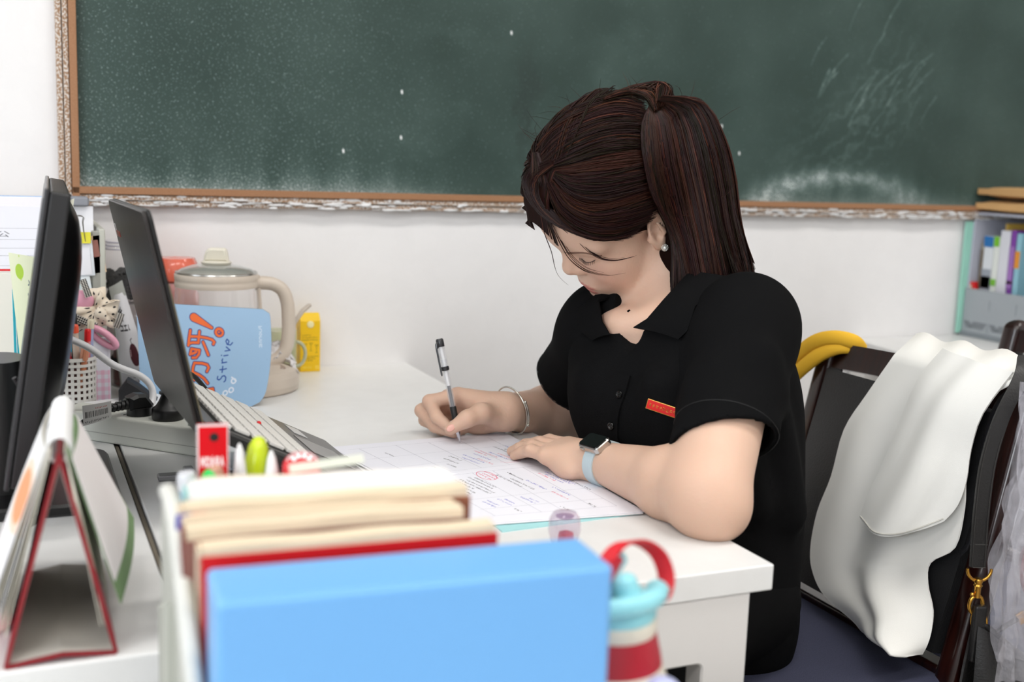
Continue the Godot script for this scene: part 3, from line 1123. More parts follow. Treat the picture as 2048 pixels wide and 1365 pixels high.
	t.half(Vector3(0, 0.09, 0), Vector3.DOWN)
	var ts := Sh.new()
	t.nets(ts, Vector3(0.40, 0.05, -1.52), Vector3(1.15, 0.72, -0.94), 0.012)
	part("trousers", ts, mats["black knit"], who, "", base)
	for z: float in [1.0, -1.0]:
		var sf := Field.new()
		sf.ell(Vector3(0.55, 0.04, -1.15 + z * 0.09), Vector3(0.12, 0.045, 0.042), 0.02)
		sf.cap(Vector3(0.60, 0.06, -1.15 + z * 0.09), Vector3(0.60, 0.11, -1.15 + z * 0.09), 0.042, 0.038, 0.03)
		sf.half(Vector3(0, 0.004, 0), Vector3.DOWN)
		var ss := Sh.new()
		sf.nets(ss, Vector3(0.40, -0.02, -1.30), Vector3(0.72, 0.18, -1.0), 0.01)
		part("shoe", ss, mat("black shoe", Color(0.02, 0.02, 0.02), 0.4), who, "", base)


func worn(who: Node3D, base: Vector3) -> void:
	# stud earring set with stones
	var e := Sh.new()
	var at := face.onto(HX * Vector3(-0.001, 0.085, -0.0295), 0.0035)
	e.ball(Vector3.ONE * 0.0042, X(at), 10, 14)
	var rng := RandomNumberGenerator.new()
	rng.seed = 2
	for i in 40:
		var y := 1.0 - 2.0 * (i + 0.5) / 40.0
		var a := i * 2.39996
		var d := Vector3(cos(a) * sqrt(1.0 - y * y), y, sin(a) * sqrt(1.0 - y * y))
		e.box(Vector3.ONE * 0.0013, aim(at + d * 0.0043, at + d, Vector3(rng.randf(), rng.randf(), 1)), 0.0003)
	part("earring", e, mat("crystal", Color(0.86, 0.86, 0.84), 0.12, 0.7), who, "round stud earring set with clear stones", base)
	# bracelet on the right wrist
	var b := Sh.new()
	var c := Rw.lerp(Re, 0.10) + Vector3(0, 0.002, 0)
	var ax := (Re - Rw).normalized()
	var tilt := (ax + Vector3(0.0, 0.35, 0.25)).normalized()
	var f := aim(c, c + tilt)
	var ring := []
	for i in 40:
		var a := TAU * i / 40
		ring.append(f * Vector3(cos(a) * 0.0335, 0, sin(a) * 0.0365))
	b.tube(ring, 0.0013, 8, true)
	var lap := []
	for i in 14:
		var a := -0.5 + 1.0 * i / 13
		lap.append(f * Vector3(cos(a) * 0.0345, 0.0024, sin(a) * 0.0375))
	b.tube(lap, 0.0012, 8)
	for q: int in [0, 13]:
		b.ball(Vector3.ONE * 0.0022, X(lap[q]), 6, 8)
	part("bracelet", b, mat("silver", Color(0.86, 0.84, 0.80), 0.2, 0.95), who, "thin silver bangle on the right wrist", base)
	# ring
	var g := Sh.new()
	var rp := Vector3(0.567, 0.783, -1.548)
	var rf := aim(rp, Vector3(0.550, 0.771, -1.549))
	ring = []
	for i in 24:
		var a := TAU * i / 24
		ring.append(rf * Vector3(cos(a) * 0.0108, 0, sin(a) * 0.0108))
	g.tube(ring, 0.0009, 6, true)
	part("finger_ring", g, mat("gold", Color(0.85, 0.65, 0.33), 0.25, 0.95), who, "", base)
	# watch on the left wrist
	var h := (Lw - Le).normalized()
	var up := Vector3(-0.45, 0.80, 0.38)
	up = (up - h * up.dot(h)).normalized()
	var side := h.cross(up)
	var wc := Lw - h * 0.018
	var strap := Sh.new()
	var path := []
	var sides := []
	for i in 40:
		var a := TAU * i / 40
		var p := wc + (up * cos(a) + side * sin(a)) * 0.05
		path.append(face.hit(p, (wc - p).normalized(), 0.0016))
		sides.append(h)
	strap.band(path, sides, 0.020, 0.0022, true)
	var tail := []
	var ts := []
	for i in 6:
		tail.append(wc - side * (0.010 + 0.0045 * i) * 1.0 + up * -0.0245 - h * 0.002)
		ts.append(h)
	var watch := part("wristwatch", strap, mat("pale blue rubber", Color(0.73, 0.79, 0.81), 0.55), who, "smart watch with a pale blue strap on the left wrist", base)
	var top := face.hit(wc + up * 0.06, -up, 0.0)
	var bx := Transform3D(Basis(side, up, h), top + up * 0.0048)
	if bx.basis.determinant() < 0:
		bx.basis.x = -bx.basis.x
	var cs := Sh.new()
	cs.prism(rounded(0.026, 0.042, 0.006), 0.0085, bx * X(Vector3(), Vector3(-90, 0, 0)), 0.0012, true)
	var btn := bx * Transform3D(Basis(), Vector3(0.0135, 0, 0.012))
	cs.box(Vector3(0.002, 0.003, 0.008), btn, 0.0008)
	part("watch_case", cs, mat("steel", Color(0.75, 0.74, 0.72), 0.22, 0.95), watch, "", base)
	var gl := Sh.new()
	gl.prism(rounded(0.0235, 0.0395, 0.005), 0.0020, bx * Transform3D(Basis(), Vector3(0, 0.0047, 0)) * X(Vector3(), Vector3(-90, 0, 0)), 0.0006, true)
	part("watch_face", gl, mat("black glass", Color(0.01, 0.01, 0.012), 0.06), watch, "", base)
	# name badge on the left breast
	var tl := cloth.onto(Vector3(0.719, 0.868, -1.195), 0.003)
	var br := cloth.onto(Vector3(0.738, 0.848, -1.165), 0.003)
	var bl := cloth.onto(Vector3(0.715, 0.857, -1.197), 0.003)
	var u := (br - bl)
	var nrm := cloth.grad((tl + br) * 0.5, cloth.all())
	u = (u - nrm * u.dot(nrm)).normalized()
	var vv := nrm.cross(u)
	var bxf := Transform3D(Basis(u, vv, nrm), (tl + br) * 0.5 + nrm * 0.001)
	var bs := Sh.new()
	bs.box(Vector3(0.040, 0.0130, 0.0016), bxf, 0.0005)
	var badge := part("name_badge", bs, mat("gold", Color(0.85, 0.65, 0.33), 0.25, 0.95), who, "red name badge with gold lettering", base)
	var rs := Sh.new()
	rs.box(Vector3(0.0385, 0.0115, 0.0016), bxf * Transform3D(Basis(), Vector3(0, 0, 0.0002)), 0.0004)
	part("badge_plate", rs, mat("red enamel", Color(0.80, 0.05, 0.05), 0.3), badge, "", base)
	var gs := Sh.new()
	var words := ["20,20 80,20;30,40 70,40 70,85 30,85 30,40;45,20 42,85;58,20 58,85", "50,5 50,20;20,25 80,25;50,30 30,60 70,90;70,30 45,80 20,92;20,55 82,55", "50,5 55,15;15,30 85,30;35,40 20,60;65,40 80,60;60,50 25,92;35,55 85,92", "30,10 38,25;20,45 40,45 25,80 90,92;50,15 55,28;72,12 65,28;45,32 85,32;52,42 80,42 80,75 52,75 52,42;52,58 80,58", "15,12 45,12;22,12 22,90;40,12 40,90;10,80 48,72;58,15 85,15 85,48 58,48 58,15;64,58 52,90;76,58 90,90", "38,15 38,85;62,15 62,85;18,40 28,70;82,40 72,70;10,88 90,88", "25,10 32,25;50,6 52,22;75,8 66,25;15,32 85,32;15,32 12,45;30,48 70,48 52,60 52,92 40,88;15,68 88,68", "25,10 25,92;8,35 42,35;25,38 10,70;68,8 70,20;48,28 92,28;58,36 50,52;80,36 90,52;85,55 50,92;58,58 92,92"]
	for i in words.size():
		for st: String in words[i].split(";"):
			var pts := []
			for q: String in st.split(" "):
				var k := q.split(",")
				pts.append(bxf * Vector3(-0.0172 + 0.0045 * i + float(k[0]) * 0.000040, 0.0026 - float(k[1]) * 0.000052, 0.0012))
			gs.tube(pts, 0.00020, 4)
	part("lettering", gs, mats["gold"], badge, "", base)


# ---------- hair ----------
func lattice(G: Array, u: float, v: float) -> Vector3:
	var m := G.size()
	var x := clampf(u, 0.0, 1.0) * (m - 1)
	var i := mini(int(x), m - 2)
	var fx := x - i
	var along := func(line: Array) -> Vector3:
		var y := clampf(v, 0.0, 1.0) * (line.size() - 1)
		var j := mini(int(y), line.size() - 2)
		return line[j].cubic_interpolate(line[j + 1], line[maxi(j - 1, 0)], line[mini(j + 2, line.size() - 1)], y - j)
	return along.call(G[i]).lerp(along.call(G[i + 1]), fx)


func mirrored(p: Vector3) -> Vector3:
	var q := HX.affine_inverse() * p
	return HX * Vector3(q.x, -q.y, q.z)


func strand(s: Sh, pts: Array, r: float, col: Color) -> void:
	s.ink = col
	var rr := []
	for i in pts.size():
		var f := float(i) / (pts.size() - 1)
		rr.append(r * (0.6 + 0.4 * minf(1.0, f * 6.0)) * (1.0 if f < 0.7 else lerpf(1.0, 0.25, (f - 0.7) / 0.3)))
	s.tube(pts, rr, 3)


func lock_color(rng: RandomNumberGenerator, k: float) -> Color:
	var a := Color(0.078, 0.046, 0.038).lerp(Color(0.24, 0.125, 0.092), clampf(0.62 * k + 0.38 * rng.randf(), 0.0, 1.0))
	if rng.randf() < 0.05:
		a = a.lerp(Color(0.36, 0.20, 0.14), rng.randf())
	return a.srgb_to_linear()


func hair_color(rng: RandomNumberGenerator) -> Color:
	var a := Color(0.088, 0.050, 0.040).lerp(Color(0.225, 0.120, 0.090), pow(rng.randf(), 1.5))
	if rng.randf() < 0.15:
		a = a.lerp(Color(0.38, 0.215, 0.15), rng.randf())
	return a.srgb_to_linear()


func hair(who: Node3D, base: Vector3) -> void:
	var side := [
		[Vector3(0.618, 1.175, -1.332), Vector3(0.642, 1.208, -1.313), Vector3(0.670, 1.226, -1.295), Vector3(0.703, 1.235, -1.284), Vector3(0.730, 1.228, -1.269)],
		[Vector3(0.610, 1.157, -1.328), Vector3(0.626, 1.188, -1.307), Vector3(0.655, 1.209, -1.284), Vector3(0.692, 1.222, -1.269), Vector3(0.728, 1.217, -1.258)],
		[Vector3(0.611, 1.150, -1.300), Vector3(0.628, 1.175, -1.282), Vector3(0.657, 1.194, -1.265), Vector3(0.688, 1.203, -1.254), Vector3(0.720, 1.203, -1.248)],
		[Vector3(0.615, 1.146, -1.286), Vector3(0.634, 1.160, -1.265), Vector3(0.660, 1.173, -1.251), Vector3(0.690, 1.180, -1.242), Vector3(0.717, 1.181, -1.239)],
		[Vector3(0.617, 1.140, -1.281), Vector3(0.633, 1.139, -1.261), Vector3(0.659, 1.144, -1.245), Vector3(0.688, 1.151, -1.236), Vector3(0.718, 1.157, -1.234)],
		[Vector3(0.616, 1.134, -1.281), Vector3(0.634, 1.118, -1.261), Vector3(0.661, 1.116, -1.246), Vector3(0.690, 1.123, -1.236), Vector3(0.723, 1.133, -1.235)],
		[Vector3(0.614, 1.130, -1.284), Vector3(0.631, 1.102, -1.267), Vector3(0.659, 1.091, -1.254), Vector3(0.695, 1.099, -1.242), Vector3(0.736, 1.112, -1.241)],
		[Vector3(0.612, 1.127, -1.287), Vector3(0.628, 1.093, -1.274), Vector3(0.658, 1.076, -1.263), Vector3(0.698, 1.078, -1.252), Vector3(0.749, 1.096, -1.252)],
		[Vector3(0.611, 1.125, -1.290), Vector3(0.625, 1.086, -1.281), Vector3(0.656, 1.065, -1.271), Vector3(0.698, 1.062, -1.263), Vector3(0.741, 1.083, -1.256)],
	]
	var fringe := [
		[Vector3(0.615, 1.146, -1.280), Vector3(0.604, 1.128, -1.300), Vector3(0.605, 1.104, -1.301), Vector3(0.622, 1.080, -1.285), Vector3(0.650, 1.065, -1.271), Vector3(0.687, 1.060, -1.262), Vector3(0.730, 1.070, -1.258)],
		[Vector3(0.614, 1.150, -1.285), Vector3(0.601, 1.134, -1.319), Vector3(0.601, 1.109, -1.319), Vector3(0.612, 1.085, -1.297), Vector3(0.638, 1.068, -1.277), Vector3(0.675, 1.057, -1.267), Vector3(0.723, 1.064, -1.261)],
		[Vector3(0.612, 1.154, -1.289), Vector3(0.602, 1.137, -1.333), Vector3(0.600, 1.115, -1.332), Vector3(0.606, 1.092, -1.308), Vector3(0.625, 1.074, -1.286), Vector3(0.659, 1.061, -1.270), Vector3(0.705, 1.057, -1.264)],
	]
	var tail := [
		[Vector3(0.730, 1.223, -1.258), Vector3(0.712, 1.199, -1.242), Vector3(0.709, 1.163, -1.231), Vector3(0.726, 1.115, -1.234), Vector3(0.770, 1.070, -1.260), Vector3(0.774, 1.033, -1.251), Vector3(0.773, 0.984, -1.246)],
		[Vector3(0.733, 1.226, -1.261), Vector3(0.726, 1.197, -1.240), Vector3(0.731, 1.149, -1.231), Vector3(0.762, 1.096, -1.254), Vector3(0.779, 1.053, -1.246), Vector3(0.785, 1.015, -1.237), Vector3(0.788, 0.980, -1.229)],
		[Vector3(0.737, 1.228, -1.262), Vector3(0.749, 1.207, -1.250), Vector3(0.755, 1.158, -1.237), Vector3(0.780, 1.103, -1.247), Vector3(0.791, 1.053, -1.236), Vector3(0.798, 1.010, -1.227), Vector3(0.801, 0.980, -1.222)],
		[Vector3(0.739, 1.229, -1.260), Vector3(0.775, 1.218, -1.264), Vector3(0.784, 1.165, -1.244), Vector3(0.797, 1.110, -1.235), Vector3(0.808, 1.060, -1.228), Vector3(0.815, 1.023, -1.223), Vector3(0.821, 1.001, -1.220)],
		[Vector3(0.743, 1.231, -1.257), Vector3(0.786, 1.226, -1.256), Vector3(0.802, 1.178, -1.236), Vector3(0.816, 1.123, -1.230), Vector3(0.828, 1.073, -1.226), Vector3(0.841, 1.035, -1.224), Vector3(0.854, 1.009, -1.226)],
		[Vector3(0.745, 1.235, -1.256), Vector3(0.798, 1.235, -1.249), Vector3(0.820, 1.199, -1.236), Vector3(0.838, 1.149, -1.232), Vector3(0.851, 1.098, -1.233), Vector3(0.871, 1.053, -1.238), Vector3(0.902, 1.015, -1.259)],
		[Vector3(0.747, 1.237, -1.255), Vector3(0.803, 1.230, -1.246), Vector3(0.828, 1.189, -1.234), Vector3(0.848, 1.143, -1.235), Vector3(0.860, 1.092, -1.236), Vector3(0.876, 1.060, -1.243), Vector3(0.906, 1.020, -1.257)],
	]
	var knot := [
		[Vector3(0.674, 1.228, -1.276), Vector3(0.703, 1.237, -1.272), Vector3(0.727, 1.233, -1.263), Vector3(0.733, 1.217, -1.249)],
		[Vector3(0.694, 1.237, -1.275), Vector3(0.737, 1.248, -1.289), Vector3(0.766, 1.248, -1.296), Vector3(0.740, 1.221, -1.253)],
		[Vector3(0.719, 1.242, -1.275), Vector3(0.758, 1.253, -1.299), Vector3(0.776, 1.248, -1.292), Vector3(0.748, 1.223, -1.256)],
		[Vector3(0.785, 1.237, -1.289), Vector3(0.778, 1.248, -1.291), Vector3(0.765, 1.251, -1.296), Vector3(0.738, 1.224, -1.254)],
	]
	var loose := [
		[Vector3(0.608, 1.103, -1.312), Vector3(0.620, 1.085, -1.312), Vector3(0.632, 1.069, -1.310), Vector3(0.645, 1.049, -1.312), Vector3(0.659, 1.031, -1.314), Vector3(0.676, 1.018, -1.314), Vector3(0.691, 1.012, -1.311), Vector3(0.713, 1.009, -1.305), Vector3(0.735, 1.013, -1.298)],
		[Vector3(0.610, 1.095, -1.294), Vector3(0.632, 1.073, -1.296), Vector3(0.657, 1.056, -1.296), Vector3(0.674, 1.041, -1.293), Vector3(0.690, 1.032, -1.288), Vector3(0.707, 1.030, -1.283), Vector3(0.723, 1.033, -1.279), Vector3(0.739, 1.038, -1.274)],
		[Vector3(0.602, 1.100, -1.317), Vector3(0.620, 1.078, -1.327), Vector3(0.631, 1.058, -1.334), Vector3(0.646, 1.035, -1.344), Vector3(0.661, 1.005, -1.355), Vector3(0.684, 0.987, -1.361)],
	]
	var rng := RandomNumberGenerator.new()
	rng.seed = 11
	var hm := mat("hair", Color.WHITE, 0.45)
	hm.vertex_color_use_as_albedo = true
	hm.metallic_specular = 0.3
	# the mass beneath the strands
	var f := Field.new()
	f.xf = HX
	f.size = HS
	f.ell(Vector3(-0.014, 0, 0.052), Vector3(0.106, 0.081, 0.093), 0.02)
	f.half(Vector3(0.038, 0, 0.004), Vector3(0.62, 0, -0.78), 0.01)
	f.xf = Transform3D()
	f.size = 1.0
	var gx := Vector3(0.915, 0, 0.404)
	var tb := Basis(gx, Vector3.UP, Vector3(-0.404, 0, 0.915))
	f.ell(Vector3(0.832, 1.120, -1.318), Vector3(0.060, 0.100, 0.062), 0.03, 0, tb)
	f.ell(Vector3(0.835, 1.055, -1.30), Vector3(0.058, 0.075, 0.060), 0.03, 0, tb)
	var s := Sh.new()
	f.nets(s, Vector3(0.56, 0.94, -1.48), Vector3(0.96, 1.28, -1.18), 0.005)
	mat("hair mass", Color(0.10, 0.055, 0.045), 0.8).metallic_specular = 0.1
	var hr := part("hair", s, mat("hair mass", Color(0.10, 0.055, 0.045), 0.8), who, "dark brown hair, half tied up, with a fringe swept to the side", base)
	# strands
	var st := Sh.new()
	var towards := Vector3(-0.404, 0.35, 0.85).normalized()
	var locks := []
	for i in 64:
		locks.append([rng.randf(), rng.randf(), pow(rng.randf(), 2.0), rng.randf_range(0.84, 1.10)])
	for i in 4200:      # swept back over the side of the head
		var u := rng.randf()
		var lk: Array = locks[int(u * 30.0) % 30]
		var lift := rng.randf_range(-0.010, 0.0025)
		var far := i % 4 == 3
		var w := rng.randf_range(-0.03, 0.03)
		var v0 := rng.randf_range(0.0, 0.12) if rng.randf() < 0.7 else rng.randf_range(0.1, 0.5)
		var v1 := rng.randf_range(0.85, 1.0)
		var pts := []
		var ph := rng.randf() * TAU
		for k in 11:
			var v := lerpf(v0, v1, k / 10.0)
			var p := lattice(side, u + w * v + 0.006 * sin(v * 7.0 + ph), v)
			if far:
				p = mirrored(p)
			var out := (p - HX * Vector3(-0.017, 0, 0.05)).normalized()
			pts.append(p + out * (lift + 0.001 * sin(v * 9.0 + ph) + 0.0028 * (lk[0] - 0.5) + 0.002 * cos((u * 30.0 - floorf(u * 30.0) - 0.5) * 3.0)))
		strand(st, pts, rng.randf_range(0.0005, 0.0010), lock_color(rng, lk[2]))
	for i in 1300:      # the far side of the parting and the top
		var u := rng.randf() * 0.3
		var a := lattice(side, u, rng.randf_range(0.0, 0.3))
		var pts := []
		var q := HX.affine_inverse() * lattice(side, 0.0, 0.0)
		var y0 := -rng.randf_range(0.0, 0.08)
		for k in 9:
			var v := k / 8.0
			var x := lerpf(0.085, -0.10, v)
			var yy := y0 * (1.0 - v * 0.6)
			var e := 1.0 - pow((x + 0.017) / 0.121, 2.0) - pow(yy / 0.093, 2.0)
			pts.append(HX * Vector3(x, yy, 0.058 + 0.103 * sqrt(maxf(e, 0.0)) + rng.randf_range(-0.0005, 0.0005)))
		strand(st, pts, rng.randf_range(0.0006, 0.0011), lock_color(rng, 0.25))
	for i in 2000:      # the fringe from the parting round the brow to the ear
		var u := rng.randf()
		var lift := rng.randf_range(-0.008, 0.003)
		var far := i % 5 < 2
		var w := rng.randf_range(-0.25, 0.25)
		var v1 := rng.randf_range(0.75, 1.0) if not far else rng.randf_range(0.10, 0.22)
		var pts := []
		for k in 13:
			var v := lerpf(0.0, v1, k / 12.0)
			var p := lattice(fringe, u + w * v, v)
			if far:
				p = mirrored(p)
			var out := (p - HX * Vector3(-0.017, 0, 0.05)).normalized()
			pts.append(p + out * lift)
		strand(st, pts, rng.randf_range(0.0005, 0.0010), lock_color(rng, 0.3))
	for i in 5200:      # the tail that hangs from the tie, right through its depth
		var u := rng.randf_range(-0.02, 1.02)
		var back := pow(rng.randf(), 2.2)
		var h := 0.085 * sqrt(maxf(0.04, 1.0 - pow(2.0 * clampf(u, 0.0, 1.0) - 1.0, 2.0)))
		var w := rng.randf_range(-0.05, 0.05)
		var ln := int(clampf(u, 0.0, 0.999) * 34.0)
		var lk: Array = locks[30 + (ln if back < 0.35 else (ln * 7 + 3) % 34)]
		var lu := (ln + 0.5) / 34.0
		var v1: float = lk[3] * rng.randf_range(0.90, 1.0)
		var v0 := rng.randf_range(0.0, 0.03)
		var pts := []
		var ph := rng.randf() * TAU
		for k in 13:
			var v := lerpf(v0, minf(v1, 1.0), k / 12.0)
			var p := lattice(tail, lerpf(u, lu + 0.05 * (lk[1] - 0.5), 0.75 * v * v * v) + w * v * v * 0.5 + 0.008 * sin(v * 6.0 + ph) * v, v)
			if v1 > 1.0 and k == 12:
				p += Vector3(0, -0.20, 0) * (v1 - 1.0)
			p += towards * (0.006 * (lk[0] - 0.5) * smoothstep(0.05, 0.5, v))
			pts.append(p - Vector3(-0.404, 0, 0.915) * (back * 2.0 * h * smoothstep(0.0, 0.3, v)) + towards * rng.randf_range(-0.0006, 0.0006))
		strand(st, pts, rng.randf_range(0.0005, 0.0011), lock_color(rng, lk[2]))
	for i in 500:       # laid back from the brow across the parting
		var y0 := rng.randf_range(-0.055, 0.030)
		var pts := []
		var top := rng.randf_range(0.0, 0.004)
		for k in 10:
			var v := k / 9.0
			var x := lerpf(0.100, -0.02, v)
			var yy := y0 * (1.0 + 0.2 * v) + 0.004 * sin(v * 5.0 + y0 * 90.0)
			var e := 1.0 - pow((x + 0.017) / 0.122, 2.0) - pow(yy / 0.094, 2.0)
			pts.append(HX * Vector3(x, yy, 0.058 + (0.103 + top * 0.5) * sqrt(maxf(e, 0.0))))
		strand(st, pts, rng.randf_range(0.0006, 0.0010), lock_color(rng, 0.2))
	for i in 420:       # the twisted loop over the tie
		var u := rng.randf()
		var pts := []
		var o := Vector3(rng.randf_range(-1, 1), rng.randf_range(-1, 1), rng.randf_range(-1, 1)) * 0.0045
		for k in 9:
			pts.append(lattice(knot, u, k / 8.0) + o * sin(PI * (k + 2) / 12.0))
		strand(st, pts, rng.randf_range(0.0005, 0.0010), hair_color(rng))
	var sp := part("strands", st, hm, hr, "", base)
	sp.set_meta("kind", "stuff")
	# single strands across the face
	var fl := Sh.new()
	for n in loose.size():
		var line: Array = spline(loose[n], 5)
		for i in (7 if n < 2 else 3):
			var d := Vector3(rng.randf_range(-1, 1), rng.randf_range(-1, 1), rng.randf_range(-1, 1)) * 0.003
			var pts := []
			for k in int(line.size() * rng.randf_range(0.75, 1.0)):
				pts.append(line[k] + d * (0.3 + 0.7 * sin(PI * k / line.size())))
			strand(fl, pts, 0.00042, hair_color(rng))
	for i in 40:        # flyaways round the outline
		var u := rng.randf()
		var p := lattice(tail, u, rng.randf_range(0.05, 0.6)) if rng.randf() < 0.5 else lattice(side, rng.randf() * 0.15, rng.randf())
		var out := (p - Vector3(0.77, 1.10, -1.34)).normalized()
		var t := Vector3(rng.randf_range(-1, 1), rng.randf_range(-0.2, 1), rng.randf_range(-1, 1)).normalized()
		strand(fl, [p, p + out * 0.008 + t * 0.006, p + out * 0.013 + t * 0.018, p + out * 0.012 + t * 0.032], 0.00025, hair_color(rng))
	part("loose_strands", fl, hm, hr, "", base).set_meta("kind", "stuff")


# ---------- the room ----------
func make_materials() -> void:
	var wall := mat("wall paint", Color(0.93, 0.925, 0.925), 0.75)
	wall.albedo_texture = noise(0.012, [[0.0, Color(0.985, 0.985, 0.985)], [1.0, Color(1, 1, 1)]], 512, FastNoiseLite.TYPE_SIMPLEX_SMOOTH, 5, 3)
	relief(wall, noise(0.05, [[0.0, Color.BLACK], [1.0, Color.WHITE]], 512, FastNoiseLite.TYPE_SIMPLEX_SMOOTH, 5, 4), 0.02, 1.6)
	var top := mat("white laminate", Color(0.90, 0.90, 0.895), 0.38)
	top.albedo_texture = noise(0.02, [[0.0, Color(0.985, 0.985, 0.985)], [0.7, Color(1, 1, 1)], [1.0, Color(1, 1, 1)]], 512, FastNoiseLite.TYPE_SIMPLEX_SMOOTH, 5, 6)
	top.uv1_triplanar = true
	top.uv1_scale = Vector3.ONE * 1.7
	var wood := mat("dark wood", Color(0.17, 0.055, 0.035), 0.28)
	wood.albedo_texture = noise(0.03, [[0.0, Color(0.45, 0.40, 0.40)], [0.5, Color(0.8, 0.75, 0.75)], [1.0, Color(1, 1, 1)]], 256, FastNoiseLite.TYPE_SIMPLEX, 4, 7)
	wood.uv1_triplanar = true
	wood.uv1_scale = Vector3(9, 1.5, 9)
	wood.clearcoat_enabled = true
	wood.clearcoat = 0.4
	wood.clearcoat_roughness = 0.15
	mat("white plastic", Color(0.92, 0.92, 0.92), 0.4)
	mat("dark plastic", Color(0.10, 0.10, 0.11), 0.5)
	mat("steel", Color(0.75, 0.74, 0.72), 0.22, 0.95)
	mat("paper white", Color(0.93, 0.93, 0.95), 0.85)
	mat("white pages", Color(0.88, 0.87, 0.86), 0.85)
	mat("bright red", Color(0.85, 0.10, 0.12), 0.35)
	mat("cap red", Color(0.78, 0.07, 0.14), 0.35)


func build_room() -> void:
	var s := Sh.new()
	s.box(Vector3(7.3, 3.3, 0.15), X(Vector3(0.9, 1.5, WALL_Z - 0.075)), 0.001)
	setting("wall_back", s, mats["wall paint"])
	s = Sh.new()
	s.box(Vector3(7.3, 3.3, 0.15), X(Vector3(0.9, 1.5, 3.275)), 0.001)
	setting("wall_front", s, mats["wall paint"])
	s = Sh.new()
	s.box(Vector3(0.15, 3.3, 5.4), X(Vector3(4.475, 1.5, 0.55)), 0.001)
	setting("wall_right", s, mats["wall paint"])
	s = Sh.new()
	s.box(Vector3(0.15, 1.15, 5.4), X(Vector3(-2.675, 0.425, 0.55)), 0.001)
	s.box(Vector3(0.15, 0.8, 5.4), X(Vector3(-2.675, 2.85, 0.55)), 0.001)
	for q in [[-2.15, -1.25], [0.25, 0.85], [2.35, 3.25]]:
		s.box(Vector3(0.15, 1.45, q[1] - q[0]), X(Vector3(-2.675, 1.725, (q[0] + q[1]) * 0.5)), 0.001)
	setting("wall_left", s, mats["wall paint"])
	for n in 2:
		var z := -0.5 + 2.1 * n
		var w := Node3D.new()
		w.name = "window_%d" % (n + 1)
		w.set_meta("kind", "structure")
		add_child(w)
		var fr := Sh.new()
		for k: float in [-0.73, 0.0, 0.73]:
			fr.box(Vector3(0.06, 1.45, 0.04), X(Vector3(-2.68, 1.725, z + k)), 0.004)
		for k: float in [1.02, 2.43]:
			fr.box(Vector3(0.06, 0.04, 1.5), X(Vector3(-2.68, k, z)), 0.004)
		part("window_frame", fr, mat("white metal", Color(0.9, 0.9, 0.9), 0.5), w)
		var p := Sh.new()
		p.box(Vector3(0.005, 1.4, 1.46), X(Vector3(-2.69, 1.725, z)), 0.001)
		part("pane", p, glass("window glass", Color(1, 1, 1), 0.05, 0.02), w)
	s = Sh.new()
	s.box(Vector3(7.3, 0.15, 5.7), X(Vector3(0.9, -0.075, 0.55)), 0.001)
	var fl := mat("floor tile", Color(0.62, 0.60, 0.57), 0.35)
	setting("floor", s, fl)
	s = Sh.new()
	s.box(Vector3(7.3, 0.15, 5.7), X(Vector3(0.9, 3.125, 0.55)), 0.001)
	setting("ceiling", s, mat("ceiling paint", Color(0.9, 0.9, 0.9), 0.9))


